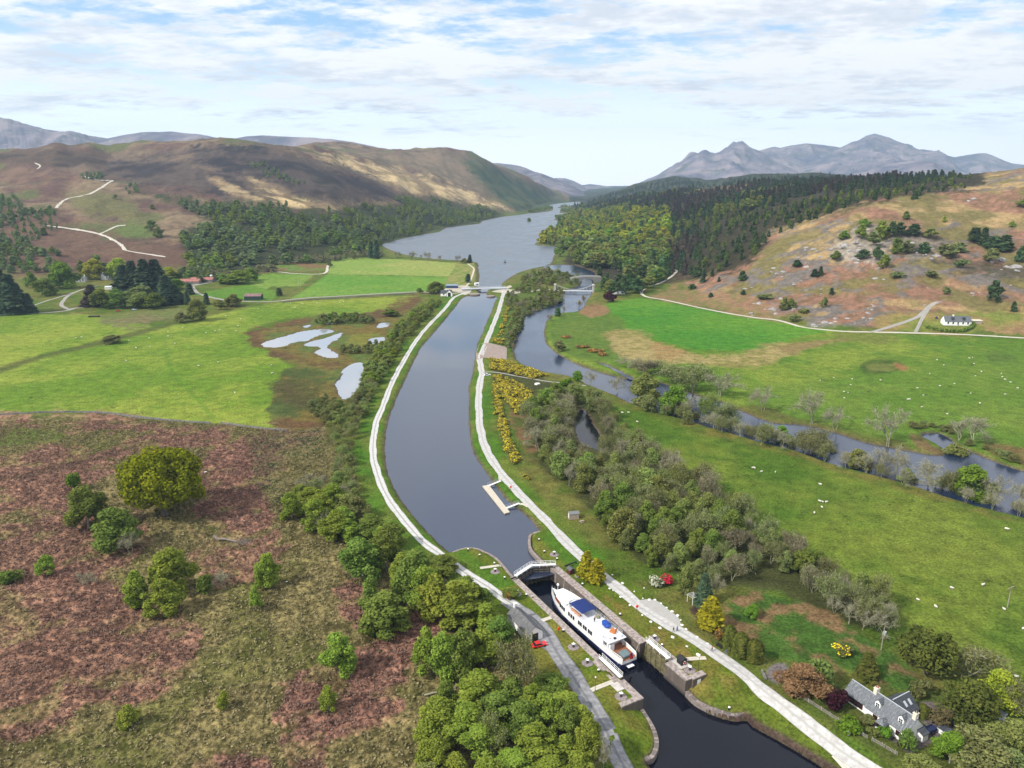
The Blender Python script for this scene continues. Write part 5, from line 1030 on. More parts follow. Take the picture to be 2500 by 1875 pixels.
# garden and lock-side trees
for k, u, vb, vt, w_, lf_, nm, lab in [
    ('golden', 1427, 1410, 1340, 34, None, 'golden_conifer', 'taller golden-tipped conifer of the pair beside the upper lock gate'), ('golden', 1454, 1419, 1361, 37, None, 'golden_conifer', 'shorter golden-tipped conifer of the pair beside the upper lock gate'),
    ('spruce', 1717, 1473, 1394, 42, None, 'spruce_tree', 'dark green spruce behind the lone golden conifer'), ('golden', 1733, 1530, 1451, 52, None, 'golden_conifer', 'lone bright yellow conifer by the gravel parking bay'),
    ('column', 1779, 1584, 1519, 36, None, 'cypress_tree', 'columnar dark cypress farthest from the cottage, first of three'), ('column', 1806, 1602, 1538, 38, None, 'cypress_tree', 'columnar dark cypress in the middle of the row of three'), ('column', 1842, 1615, 1554, 37, None, 'cypress_tree', 'columnar dark cypress nearest the cottage, last of three'),
    ('birch_tall', 1673, 1452, 1367, 32, 'willow', 'birch_tree', 'slim pale green birch behind the lawn left of the dark spruce'), ('bare', 1745, 1462, 1405, 40, None, 'bare_tree', 'bare lichened tree just right of the dark spruce'),
    ('thicket', 1955, 1685, 1607, 106, 'copper', 'copper_tree', 'coppery brown broad tree left of the cottage garden'), ('shrub', 2000, 1672, 1602, 54, 'willow', 'bush', 'grey-green rounded tree right behind the copper tree'),
    ('spruce', 2117, 1652, 1588, 48, 'yew', 'spruce_tree', 'small dark conifer behind the cottage annex'), ('shrub', 2036, 1728, 1677, 50, 'purple', 'purple_shrub', 'dark purple rounded tree by the cottage annex'),
    ('shrub', 2076, 1785, 1750, 47, 'bright', 'bush', 'round light green bush on the cottage front lawn'), ('column', 2252, 1750, 1716, 26, 'yew', 'topiary_bush', 'brown-green clipped conical bush behind the cottage chimney'),
    ('shrub', 2301, 1768, 1733, 44, 'rust_gorse', 'bush', 'orange and yellow round shrub beside the gravel yard'), ('birch', 2318, 1862, 1783, 72, 'bright', 'garden_tree', 'bright green tree in front of the gravel yard gable end'),
    ('round', 2261, 1645, 1530, 112, 'yew', 'evergreen_tree', 'large dark yellow-green evergreen on the edge of the field'), ('alder', 2345, 1650, 1568, 122, None, 'garden_tree', 'wide olive-grey tree right of the large evergreen'),
    ('thicket', 2434, 1736, 1628, 84, 'lime', 'garden_tree', 'yellow-green leafy tree at the right edge beyond the cottage'), ('thicket', 2361, 1760, 1650, 112, 'yew', 'garden_tree', 'dark olive spreading tree behind the gravel yard'),
    ('alder', 2475, 1745, 1660, 80, None, 'garden_tree', 'grey half-bare tree at the right edge of the picture'), ('thicket', 2390, 1885, 1775, 120, None, 'garden_tree', 'olive grey tree at the bottom right by the small outbuilding'),
    ('thicket', 2475, 1850, 1750, 95, 'willow', 'garden_tree', 'green tree in the bottom right corner behind the outbuilding'), ('thicket', 2455, 1900, 1820, 90, None, 'garden_tree', 'olive tree in the very bottom right corner'),
    ('thicket', 2250, 1900, 1840, 80, 'willow', 'garden_tree', 'low olive tree at the bottom edge in front of the hedge'), ('shrub', 2239, 1700, 1655, 40, 'olive', 'bush', 'olive bush on the bank behind the cottage'),
    ('blossom', 1627, 1425, 1402, 27, None, 'rhododendron_bush', 'crimson flowering rhododendron at the wood edge'), ('blossom', 1599, 1430, 1404, 30, 'white_rhododendron', 'rhododendron_bush', 'white flowering shrub beside the crimson rhododendron'),
    ('birch', 1835, 1508, 1472, 30, 'bright', 'bush', 'small leafy bush in the rough grass right of the golden conifer'),
    ('gorse', 1756, 1565, 1535, 22, 'rust_gorse', 'bush', 'orange flowering shrub at the foot of the first cypress'), ('gorse', 2060, 1600, 1570, 44, 'gorse', 'gorse_bush', 'yellow flowering bush in the rough ground behind the copper tree'),
    ('shrub', 1243, 1456, 1430, 40, 'birch_dark', 'bush', 'dark green shrub at the left end of the lock'), ('gorse', 1246, 1461, 1440, 20, 'rust_gorse', 'bush', 'small orange-brown shrub by the lockside road end'),
    ('shrub', 2135, 1792, 1770, 36, 'willow', 'bush', 'leafy green climber bush at the cottage porch'), ('shrub', 2160, 1800, 1775, 30, 'bright', 'bush', 'green bush between the porch and the cottage gable'), ('shrub', 2214, 1825, 1782, 42, 'birch_dark', 'bush', 'dark green bush against the cottage gable end'), ('shrub', 2204, 1826, 1806, 22, 'purple', 'bush', 'small dark red bush at the corner of the cottage'),
    ('shrub', 2112, 1764, 1738, 28, 'olive', 'bush', 'olive bush against the cottage front wall')]:
    tree_px(k, u, vb, vt, w_, lf_, nm, lab, 'bush' if 'bush' in nm or 'shrub' in nm else 'tree', rng=R_)
# gorse in flower on the bank below the right towpath
for poly, sp, dens in [([(1196,876),(1240,884),(1290,900),(1338,918),(1300,926),(1230,908),(1200,902)], 2.5, 1), ([(1206,918),(1250,930),(1292,955),(1302,985),(1298,1014),(1262,1012),(1240,985),(1218,958)], 2.4, 1), ([(1206,940),(1222,985),(1234,1040),(1252,1100),(1268,1128),(1258,1134),(1240,1105),(1222,1045),(1208,985)], 2.0, 1), ([(1206,826),(1228,832),(1224,842),(1206,838)], 2.6, 1), ([(1240,740),(1232,775),(1222,805),(1214,822),(1224,822),(1236,790),(1248,750)], 4.0, 1)]:
    for x, y in scatter(poly, sp, RN_):
        h = R_.uniform(1.3, 2.4); plant('gorse', Vector((x, y, ground(x, y)-0.1)), h, h*R_.uniform(1.3, 2.1), None, 'gorse_bush', 'bright yellow flowering gorse bush on the bank beside the right towpath', 'bush', 'gorse beside the right towpath', rng=R_)
for u, v, w_, i in [(1282,1164,10,0),(1290,1172,9,1),(1385,824,26,2),(1425,848,30,3),(1450,858,36,4),(1470,866,24,5)]:
    p = at(u, v); plant('gorse', p, 1.5, w_*depth_of(p)/F, 'gorse' if i < 2 else 'rust_gorse', 'gorse_bush', 'lone gorse bush by the wood edge, '+('left one of the pair' if i == 0 else 'right one of the pair') if i < 2 else f'rusty gorse clump on the pasture across the river, {ORD[i-2]} from the left', 'bush', 'gorse clumps away from the towpath', rng=R_)
# scrub between the canal road and the river
for poly, sp, hh, lab in [
    ([(1250,860),(1262,820),(1275,785),(1300,768),(1345,756),(1368,742),(1372,722),(1330,725),(1290,735),(1262,755),(1250,790),(1240,830),(1236,860)], 6.0, (4.5, 7.5), 'grey-olive willow in the belt along the river opposite the pasture'),
    ([(1240,715),(1262,722),(1262,745),(1245,760),(1232,745)], 5, (3, 5), 'leafy green bush beside the right towpath near the swing bridge'),
    ([(1275,700),(1330,700),(1410,700),(1410,685),(1380,672),(1340,664),(1300,668),(1275,680)], 8.5, (5, 9), 'mixed green tree on the point between the loch and the river'),
    ([(1250,715),(1300,718),(1370,716),(1368,708),(1300,705),(1262,704)], 6, (3, 5.5), 'green shrub along the road between the two bridges')]:
    for x, y in scatter(poly, sp, RN_):
        h = R_.uniform(*hh); k, lf_ = R_.choice([('far_broad', 'olive'), ('far_broad', 'willow'), ('far_tall', 'olive'), ('far_broad', 'oak'), ('far_bare', None)])
        plant(k, Vector((x, y, ground(x, y))), h, h*R_.uniform(0.8, 1.1), lf_, 'scrub_tree', lab, 'tree', 'trees: '+lab.split(' in ')[-1].split(' on ')[-1][:40], single=k != 'far_bare', rng=R_)
# farm and field trees on the left
for k, u, vb, vt, w_, lf_, lab in [
    ('far_spruce', 5, 765, 655, 60, None, 'tall dark spruce at the left edge, in the group of five'), ('far_spruce', 28, 765, 668, 55, None, 'dark spruce, second in the group of five at the left edge'), ('far_spruce', 50, 765, 690, 50, None, 'dark spruce, third in the group of five at the left edge'), ('far_spruce', -12, 765, 660, 55, None, 'dark spruce cut by the left edge, in the group of five'), ('far_spruce', 70, 764, 715, 34, None, 'smallest dark spruce at the right end of the group of five'),
    ('far_broad', 159, 704, 641, 60, 'bright', 'bright green broad tree left of the farmhouse'), ('far_broad', 150, 680, 636, 40, 'bright', 'bright green tree behind the farmhouse gable'), ('far_broad', 229, 680, 631, 47, 'lime', 'yellow-green round tree between the two farm houses'), ('far_broad', 289, 680, 629, 52, 'lime', 'yellow-green round tree left of the dark farm conifers'),
    ('far_spruce', 305, 712, 646, 44, None, 'dark conifer, leftmost of the big group in front of the farm'), ('far_spruce', 330, 712, 636, 44, None, 'tall dark conifer, second of the big group in front of the farm'), ('far_spruce', 358, 714, 632, 50, None, 'tallest dark conifer in the middle of the big farm group'), ('far_spruce', 385, 711, 632, 54, None, 'dark conifer, fourth of the big group in front of the farm'), ('far_spruce', 408, 720, 672, 42, None, 'dark conifer, right end of the big group in front of the farm'),
    ('far_broad', 414, 680, 651, 44, 'lime', 'yellowish tree right behind the big conifer group'), ('far_broad', 430, 705, 680, 40, 'bright', 'small bright tree right of the big conifer group'), ('far_broad', 348, 722, 694, 48, 'olive', 'greyish round tree in front of the big conifer group'), ('far_broad', 484, 783, 727, 48, 'willow', 'broad soft green tree at the corner of the large pasture'), ('far_broad', 444, 788, 760, 32, 'olive', 'small olive tree left of the tree at the pasture corner'),
    ('far_spruce', 504, 743, 714, 17, None, 'small pointed dark conifer right of the farm road fork'), ('far_spruce', 458, 743, 716, 20, None, 'small dark conifer left of the farm road fork'), ('far_spruce', 463, 718, 690, 20, None, 'dark conifer beside the farm drive below the red barn'), ('far_broad', 570, 748, 717, 42, 'willow', 'right-hand green tree before the dark barn'), ('far_broad', 537, 756, 731, 28, 'willow', 'left-hand small green tree before the dark barn'),
    ('far_broad', 584, 692, 658, 58, 'birch', 'broad green tree right of the red-roofed barn'), ('far_broad', 613, 685, 653, 34, 'bright', 'bright tree at the right end of the clump by the red-roofed barn'), ('far_broad', 547, 692, 668, 38, 'birch_dark', 'dark tree at the left end of the clump by the red-roofed barn'), ('far_broad', 76, 702, 661, 30, 'birch_dark', 'dark oval tree on the slope above the left spruces'), ('far_broad', 109, 722, 678, 48, 'birch_dark', 'broad dark tree beside the farm track'),
    ('far_spruce', 225, 748, 694, 40, 'larch', 'brownish conifer at the front left of the farm wood'), ('far_broad', 250, 752, 704, 48, 'birch_dark', 'dark green tree at the front of the farm wood'), ('far_broad', 285, 752, 704, 44, 'birch_dark', 'second dark green tree at the front of the farm wood'), ('far_broad', 315, 750, 710, 42, 'willow', 'paler green tree at the front of the farm wood'), ('far_broad', 345, 752, 712, 50, 'willow', 'round pale tree in the middle front of the farm wood'), ('far_broad', 378, 752, 714, 48, 'birch_dark', 'green tree right of centre at the front of the farm wood'), ('far_spruce', 410, 744, 690, 46, None, 'dark conifer at the front right of the farm wood'), ('far_spruce', 432, 742, 694, 40, None, 'last dark conifer at the front right of the farm wood'),
    ('far_broad', 275, 838, 815, 46, 'olive', 'dark bush on the ditch between the two left pastures'), ('far_pine', 683, 722, 702, 16, None, 'small dark pine right of the dark barn'), ('far_broad', 805, 652, 638, 14, 'birch_dark', 'small round tree by the track between the upper fields'), ('far_pine', 1142, 690, 668, 16, 'spruce', 'dark rounded conifer beside the shore path'), ('far_broad', 1065, 716, 686, 40, 'birch_dark', 'big dark green tree behind the white canal cottage'), ('far_broad', 1025, 716, 702, 14, 'birch_dark', 'small round tree on the field road left of the canal cottage'),
    ('far_bare', 1003, 635, 612, 20, None, 'bare shoreline tree, largest at the left of the far field'), ('far_bare', 1027, 636, 620, 8, None, 'small bare shoreline tree beside the bigger one'), ('far_bare', 1044, 637, 613, 20, None, 'spreading bare tree in the middle of the far shoreline'), ('far_bare', 1075, 638, 622, 12, None, 'small bare tree right of the spreading one on the shore'), ('far_bare', 1118, 641, 621, 16, None, 'bare tree at the field corner on the loch shore'), ('far_broad', 1133, 643, 630, 18, 'willow', 'green bush at the field corner on the loch shore'), ('far_spruce', 1147, 642, 621, 12, None, 'small spruce on the shore point'), ('far_bare', 970, 630, 612, 18, None, 'bare tree at the left end of the loch shoreline field edge'),
    ('far_spruce', 905, 630, 588, 16, None, 'tall dark conifer on the shore, left one of the shoreline pair'), ('far_spruce', 918, 632, 585, 18, None, 'tall dark conifer on the shore, right one of the shoreline pair'), ('far_spruce', 878, 628, 600, 14, None, 'short dark conifer left of the tall shoreline pair'),
    ('far_broad', 930, 795, 752, 36, 'birch_dark', 'round dark bush right of the wetland willows') if False else ('far_broad', 953, 772, 752, 34, 'birch_dark', 'round dark bush right of the wetland willows'),
    ('far_broad', 380, 1, 1, 1, None, '') if False else ('far_broad', 387, 580, 552, 20, 'birch_dark', 'lone tree on the slope right of the hill track, lower of two'), ('far_broad', 372, 562, 536, 26, 'birch_dark', 'lone tree on the slope right of the hill track, upper of two'), ('far_broad', 371, 510, 498, 14, 'birch_dark', 'small lone tree below the heather slope'), ('far_broad', 282, 486, 474, 11, 'birch_dark', 'tiny tree on the slope above the hill track'),
    ('far_bare', 1367, 868, 815, 24, None, 'bare tree on the meadow bank of the river bend') if False else ('far_bare', 1344, 785, 765, 16, None, 'bare tree on the outside of the river bend, left one'), ('far_pine', 1362, 772, 750, 16, None, 'flat-topped dark pine by the river bend'), ('far_bare', 1379, 769, 746, 10, None, 'thin bare tree right of the flat-topped pine'), ('far_bare', 1414, 757, 732, 14, None, 'bare tree on the bank below the suspension bridge, left one'), ('far_bare', 1428, 750, 718, 16, None, 'tall bare tree on the bank below the suspension bridge'), ('far_tall', 1364, 858, 829, 26, 'olive', 'slim olive tree alone on the river meadow'),
    ('far_broad', 1488, 737, 710, 30, 'purple', 'dark red-purple bush beside the white house near the bridge')]:
    conif = 'spruce' in k or 'pine' in k
    k = 'spruce' if k == 'far_spruce' and w_ > 30 else 'birch' if k == 'far_broad' and w_ > 33 else k
    tree_px(k, u, vb, vt, w_, lf_, 'spruce_tree' if conif else 'bare_tree' if 'bare' in k else 'field_tree', lab, 'bush' if 'bush' in lab else 'tree', single=k != 'far_bare', rng=R_)
# single pines and bushes on the right hillside
HS = [(1590,640,604,30,'far_tall','pine'),(1620,660,620,26,'far_tall','pine'),(1700,676,648,24,'far_pine',None),(1716,690,660,12,'far_spruce',None),(1755,688,676,8,'far_spruce',None),(1690,706,692,18,'far_broad','pine'),(1813,684,660,19,'far_pine',None),(1735,725,714,12,'far_spruce','pine'),(1814,720,708,12,'far_pine',None),(1865,732,716,34,'far_shrub','olive'),(1912,757,724,20,'far_tall','willow'),(1930,752,728,26,'far_broad','birch_dark'),(1962,764,752,24,'far_shrub','willow'),(1940,786,768,24,'far_shrub','olive'),(2030,718,702,11,'far_spruce',None),(2012,751,724,17,'far_tall','willow'),(1988,674,656,18,'far_spruce','pine'),(2003,672,650,13,'far_spruce',None),(1946,650,634,18,'far_pine',None),(2040,635,612,22,'far_broad','birch_dark'),(2108,632,608,28,'far_broad','pine'),(2142,634,600,26,'far_broad','pine'),(2100,585,545,26,'far_broad','birch'),(2150,585,538,28,'far_tall','birch'),(2175,580,540,26,'far_broad','pine'),(2196,575,542,26,'far_tall','pine'),(2230,572,545,34,'far_pine',None),(2270,580,556,34,'far_broad','willow'),(2062,585,562,24,'far_broad','bright'),(2110,552,534,26,'far_broad','bright'),(2212,535,515,14,'far_pine','oak'),(2305,543,528,10,'far_tall','lime'),(2233,486,466,14,'far_spruce','pine'),(2470,555,540,16,'far_broad','birch'),(2500,505,485,34,'far_broad','birch'),(2380,590,555,34,'far_pine',None),(2400,598,555,26,'far_spruce','pine'),(2425,610,575,40,'far_broad','pine'),(2450,615,572,34,'far_pine',None),(2340,615,590,34,'far_broad','olive'),(2310,622,595,44,'far_broad','olive'),(2420,640,605,36,'far_broad','olive'),(2490,640,600,30,'far_broad','pine'),(2345,655,632,30,'far_shrub','olive'),(2190,678,662,30,'far_shrub','olive'),(2275,676,660,30,'far_shrub','olive'),(2425,738,683,30,'far_tall','pine'),(2310,718,698,20,'far_broad','olive'),(2160,655,620,24,'far_tall','birch'),(2190,620,580,28,'far_tall','birch_dark'),(2215,615,585,34,'far_broad','olive'),(2255,618,590,34,'far_broad','pine'),(2130,600,565,30,'far_broad','olive'),(2475,760,735,14,'far_spruce','pine')]
for i, (u, vb, vt, w_, k, lf_) in enumerate(HS):
    con = 'pine' in k or 'spruce' in k
    tree_px(k, u, vb, vt, w_, lf_, 'pine_tree' if con else 'hillside_tree', ('dark green conifer' if con else 'low rounded bush' if 'shrub' in k else 'leafy green tree')+' growing among the rocks on the right hillside', 'bush' if 'shrub' in k else 'tree', 'trees and bushes on the rocky right hillside', single=True, rng=R_)
# woods: the nearest and largest trees singly, the rest of each far wood as one mass
def wood(polys, spacing, chooser, keep, name, nm_tree, lab, grp, mass_lab, mats, gap=0.0):
    pts = []
    for p_ in polys: pts += scatter(p_, spacing, RN_)
    rec = []
    for x, y in pts:
        z = ground(x, y)
        if z < -0.2: continue
        u_, v_ = proj(x, y, z)
        if gap and fbm(np.array([x]), np.array([y]), 45, 3, 77)[0] < gap: continue
        k, lf_, h = chooser(x, y, z); h *= 0.78 if (v_ < 478 and u_ > 1500) else 1; rec.append((h/math.hypot(x, y), x, y, z, k, lf_, h))
    rec.sort(reverse=True)
    for _, x, y, z, k, lf_, h in rec[:keep]:
        con = 'spruce' in k or 'pine' in k; b_ = lf_ in ('lime', 'oak', 'bright', 'willow')
        lb, n_ = (lab[0], nm_tree[0]) if con else (lab[1], nm_tree[1])
        plant(k, Vector((x, y, z-0.2)), h, h*R_.uniform(0.36, 0.46) if con else h*R_.uniform(0.85, 1.15), lf_, n_, lb, 'tree', grp, single=True, rng=R_)
    rest = rec[keep:]
    if rest: wood_mass(name, mass_lab, [(r[1], r[2]) for r in rest], [r[4] for r in rest], [r[6] for r in rest], mats, RN_, [mats.index(r[5]) for r in rest])
    print(name, len(rec))
def ch_left(x, y, z):
    e = fbm(np.array([x]), np.array([y]), 90, 3, 5)[0]+R_.uniform(-0.12, 0.12)
    return R_.choice(['far_broad', 'far_broad', 'far_tall']), 'birch' if e > 0.60 else 'wood_far' if e > 0.40 else 'birch_dark', R_.uniform(11, 17)
wood([[(385,490),(425,492),(460,500),(600,508),(700,506),(760,522),(830,522),(880,508),(960,498),(1030,488),(1100,494),(1150,508),(1215,522),(1172,543),(1085,554),(1030,570),(950,588),(928,596),(930,620),(850,626),(800,634),(700,652),(600,668),(500,672),(455,640),(448,590),(460,560),(540,552),(480,520),(420,502)]], 13.5, ch_left, 150, 'birch_wood', ('spruce_tree', 'birch_tree'), ('', 'green tree in the birch wood on the slope left of the loch'), 'trees in the birch wood left of the loch', 'continuous green birch wood clothing the slope left of the loch', ['birch', 'wood_far', 'birch_dark'], 0.40)
wood([[(-80,485),(40,480),(60,520),(130,510),(140,560),(70,590),(80,620),(135,615),(150,640),(140,662),(60,668),(-80,680)], [(150,660),(240,640),(250,652),(270,668),(180,675)], [(505,662),(560,690),(480,692),(420,670)], [(600,402),(640,402),(690,425),(745,450),(725,456),(660,436)], [(300,462),(330,455),(345,470),(315,475)], [(200,432),(250,425),(256,440),(210,444)]], 13.0, lambda x, y, z: (R_.choice(['far_broad', 'far_tall']), R_.choice(['birch_dark', 'wood_far', 'wood_far']), R_.uniform(8, 12)), 110, 'hillside_wood', ('spruce_tree', 'moor_tree'), ('', 'dark green tree scattered over the moor slope behind the farm'), 'scattered trees on the left moor slope', 'scattered dark trees higher on the left moor slope', ['birch_dark', 'wood_far'])
wood([[(460,668),(560,690),(650,668),(720,650),(800,640),(880,632),(930,628),(930,618),(850,624),(760,632),(640,660),(540,664)]], 7.0, lambda x, y, z: (R_.choice(['far_bare', 'far_broad', 'far_broad']), R_.choice(['bud', 'bud', 'olive']), R_.uniform(6, 10)), 150, 'bare_wood', ('spruce_tree', 'bare_tree'), ('', 'grey-brown leafless tree in the strip between the fields and the birch wood'), 'leafless trees behind the upper fields', 'grey leafless trees behind the upper fields', ['bud', 'olive'])
def ch_right(x, y, z):
    u, v = proj(x, y, z); e = fbm(np.array([x]), np.array([y]), 130, 3, 15)[0]+R_.uniform(-0.08, 0.08); near_shore = 1620-0.9*(v-500) if v < 700 else 1500
    if v > 520 and u < 1640-(v-520)*0.1 and u < 1680:
        if v < 655: return ('far_broad', R_.choice(['lime', 'oak', 'lime', 'bright', 'lime', 'birch'] if v < 600 else ['willow', 'birch_dark', 'oak', 'birch_dark']), R_.uniform(17, 24)) if R_.random() < 0.86 else ('far_pine', 'pine', R_.uniform(18, 25))
        return (R_.choice(['far_tall', 'far_broad']), R_.choice(['birch_dark', 'pine', 'willow']), R_.uniform(12, 18)) if R_.random() < 0.7 else ('far_pine', 'pine', R_.uniform(14, 20))
    if (u > 1700 and v > 540-(u-1700)*0.17): return (R_.choice(['far_pine', 'far_tall']), R_.choice(['pine', 'pine', 'birch_dark']), R_.uniform(8, 13))
    if e > 0.55: return 'far_spruce', 'larch', R_.uniform(13, 23)
    if e < 0.38 and v > 470: return 'far_broad', R_.choice(['oak', 'willow', 'birch_dark']), R_.uniform(14, 20)
    return 'far_spruce', R_.choice(['spruce', 'spruce', 'pine']), R_.uniform(12, 24)
wood([[(1432,700),(1438,672),(1446,660),(1400,642),(1362,639),(1354,628),(1365,606),(1320,598),(1345,572),(1378,545),(1402,520),(1430,502),(1500,494),(1600,482),(1700,468),(1800,458),(1900,450),(2000,446),(2100,442),(2200,437),(2290,430),(2340,425),(2370,440),(2360,462),(2260,478),(2160,488),(2092,502),(2020,528),(1950,552),(1880,585),(1850,615),(1830,635),(1790,655),(1740,680),(1680,672),(1640,668),(1600,700),(1560,715),(1500,722)]], 14.0, ch_right, 270, 'conifer_wood', ('spruce_tree', 'broadleaf_tree'), ('dark conifer in the forest on the slope right of the loch', 'leafy tree in the mixed forest edge right of the loch'), 'trees of the forest right of the loch', 'dense conifer forest covering the slope right of the loch', ['lime', 'oak', 'bright', 'willow', 'birch_dark', 'pine', 'larch', 'spruce', 'birch'], 0.36)
# the same forest runs on over the farther hills
wood([[(1395,505),(1440,492),(1470,484),(1500,474),(1551,458),(1600,446),(1641,436),(1680,440),(1730,452),(1780,444),(1900,432),(2000,428),(2100,434),(2160,436),(2000,443),(1800,452),(1650,470),(1500,492),(1440,503)]], 26, lambda x, y, z: ('far_spruce', R_.choice(['spruce', 'pine']), R_.uniform(14, 20)), 0, 'far_conifer_wood', ('', ''), ('', ''), '', 'far-off conifer forest on the dark blue hills beyond', ['spruce', 'pine'])
wood([[(1352,537),(1362,529),(1385,527),(1402,530),(1398,534),(1370,537)], [(1290,519),(1310,512),(1340,506),(1350,508),(1318,518)], [(1363,506),(1378,504),(1392,505)], [(1284,540),(1297,538),(1292,542)], [(1366,519),(1374,514),(1392,512),(1398,516)]], 14, lambda x, y, z: ('far_broad', R_.choice(['birch_dark', 'willow']), R_.uniform(7, 12)), 60, 'islet_wood', ('', 'islet_tree'), ('', 'small green tree on the wooded islets in the loch'), 'trees on the loch islets', 'trees on the loch islets', ['birch_dark', 'willow'])

# dead bracken and straw tussocks standing on the near moor
wt_ = np.where((gy < 360) & (mm > 0.5) & (np.abs(gx/gy) < 0.95) & (roadmask > 0.9), gy*np.where(gy < 420, np.maximum(0.5, 0.0037*gy), 1), 0)
for nm_, w2_, n_, hgt, mt_, lab_ in (('bracken', wt_*np.clip(brm-0.3, 0, 1), 15000, 0.55, 'bracken', 'dead pinkish brown bracken covering the moor'), ('tussock_grass', wt_*np.clip(1-brm*1.3, 0, 1), 15000, 0.40, 'straw', 'straw-coloured tussock grass covering the moor')):
    k_ = RN_.choice(len(gx), n_, p=w2_/w2_.sum()); P_ = np.repeat(np.c_[gx[k_], gy[k_], gz[k_]], 4, 0); q_ = len(P_)
    P_ += np.c_[RN_.normal(size=q_)*0.34, RN_.normal(size=q_)*0.34, RN_.uniform(0.02, hgt, q_)]
    v_, f_ = leaf_quads(P_, unit(RN_.normal(size=(q_, 3))*0.7+[0, 0, 0.8]), 0.42, RN_)
    tag(link(nm_, mesh_np(nm_, v_, f_, [FM[mt_]], attrs={'tint': np.repeat(np.clip(np.repeat(RN_.uniform(0, 1, n_), 4)*0.7+RN_.uniform(0, 0.3, q_), 0, 1), 4)})), lab_, 'ground cover', kind='stuff')
# ------------------------------------------------------------------ the lock
STONE = stone_mat('lock_stone', (0.125, 0.100, 0.085), (0.175, 0.140, 0.120), (0.06, 0.052, 0.045), 1.1, 0.42, 0.45, wet=-3.6)
COPE = mat('coping_stone', (0.30, 0.255, 0.235), 0.9, var=0.42, vscale=1.1, bump=0.3, bscale=3)
RUBBLE = stone_mat('rubble_stone', (0.27, 0.225, 0.20), (0.34, 0.28, 0.26), (0.10, 0.09, 0.08), 0.7, 0.38, 0.5)
CONC = mat('concrete', (0.48, 0.45, 0.42), 0.9, var=0.18, vscale=0.8)
WHITE = mat('white_paint', (0.80, 0.80, 0.79), 0.5, var=0.06, vscale=2); TIMB = mat('wet_gate_timber', (0.040, 0.034, 0.026), 0.75, var=0.5, vscale=1.5, bump=0.4)
MOSS = mat('mossy_timber', (0.135, 0.120, 0.062), 0.9, var=0.45, vscale=1.0, bump=0.4); RIBS = mat('worn_rib_timber', (0.15, 0.135, 0.12), 0.8, var=0.4); BLACK = mat('black_paint', (0.018, 0.018, 0.02), 0.45); IRON = mat('dark_iron', (0.05, 0.05, 0.055), 0.6, 0.3)
def lockthing(name, label, cat, group=None): return empty(name, A0, LOCK_RZ, label, cat, group)
w_ = lockthing('lock_wall', 'left lock chamber wall of dark coursed stone with pinkish coping', 'lock wall')
m_ = MB()
for a_, b_, c_, d_ in ((-4.5, 42, -2.0, 0.0), (42, 51.6, -3.0, -1.1), (51.6, 59.4, -2.0, 0.0), (58.0, 59.4, -6.4, -2.0)): m_.box(a_, b_, c_, d_, -7, -0.26)
m_.build('wall_face', STONE, parent=w_)
m_ = MB()
for a_, b_, c_, d_ in ((-4.5, 42, -2.03, 0.05), (42, 51.6, -3.03, -1.05), (51.6, 59.45, -2.03, 0.05), (57.95, 59.45, -6.45, -2.03)): m_.box(a_, b_, c_, d_, -0.26, 0.05)
m_.build('coping', COPE, parent=w_)
w_ = lockthing('lock_wall', 'right lock chamber wall with broad pinkish paved top beside the ship', 'lock wall')
m_ = MB()
for a_, b_, c_, d_ in ((-4.5, 42, 12.6, 15.0), (42, 51.6, 14.75, 17.0), (51.6, 59.4, 13.2, 15.2), (58.3, 59.9, 15.2, 19.4)): m_.box(a_, b_, c_, d_, -7, -0.26)
m_.build('wall_face', STONE, parent=w_)
m_ = MB()
for a_, b_, c_, d_ in ((-4.5, 42, 12.55, 15.05), (42, 51.6, 14.7, 17.05), (51.6, 59.45, 13.15, 15.2), (58.25, 59.95, 15.2, 19.45)): m_.box(a_, b_, c_, d_, -0.26, 0.05)
m_.build('coping', COPE, parent=w_)
tag(MB().box(59.95, 60.0, 16.6, 17.7, -2.0, -0.7).build('plaque', WHITE, loc=A0, rz=LOCK_RZ), 'pale rectangular plaque fixed on the right lower wing wall', 'sign')
def curved_wall(name, pts, z0, z1, th, mt, label, n_=4, jit=0.06):
    L = smooth_poly([p[:2] for p in pts], n_, False); T = np.gradient(L, axis=0); T /= np.linalg.norm(T, axis=1)[:, None]; N = np.c_[-T[:, 1], T[:, 0]]; k = len(L); m_ = MB(); rg = random.Random(3)
    V = []
    for i in range(k):
        zt = z1+rg.uniform(-jit, jit); o = N[i]*th
        V += [(L[i][0], L[i][1], z0), (L[i][0], L[i][1], zt), (L[i][0]+o[0], L[i][1]+o[1], zt), (L[i][0]+o[0], L[i][1]+o[1], z0)]
    Fq = [(i*4+j, i*4+(j+1) % 4, i*4+4+(j+1) % 4, i*4+4+j) for i in range(k-1) for j in range(4)]+[(0, 1, 2, 3), (k*4-1, k*4-2, k*4-3, k*4-4)]
    return tag(m_.add(V, Fq).build(name, mt), label, 'wall')
curved_wall('quay_wall', [G(u, v) for u, v in [(1358,1396),(1338,1384),(1322,1373),(1303,1354),(1291,1337),(1289,1318),(1294,1304),(1316,1296)]], -4, 0.06, -0.9, RUBBLE, 'curved stone quay wall right of the canal just above the upper gate')
curved_wall('quay_wall', [G(u, v, -0.6) for u, v in [(1104,1348),(1122,1341),(1142,1337),(1167,1340),(1191,1350),(1213,1363),(1229,1379),(1246,1400),(1259,1414)]], -4, -0.45, -0.9, RUBBLE, 'low curved stone edging left of the canal just above the upper gate')
curved_wall('quay_wall', [G(u, v, -3.3) for u, v in [(1673,1690),(1695,1712),(1727,1730),(1763,1742),(1796,1749),(1812,1745),(1822,1736)]], -7, -3.05, 1.0, RUBBLE, 'low curved stone wall on the right bank below the lock')
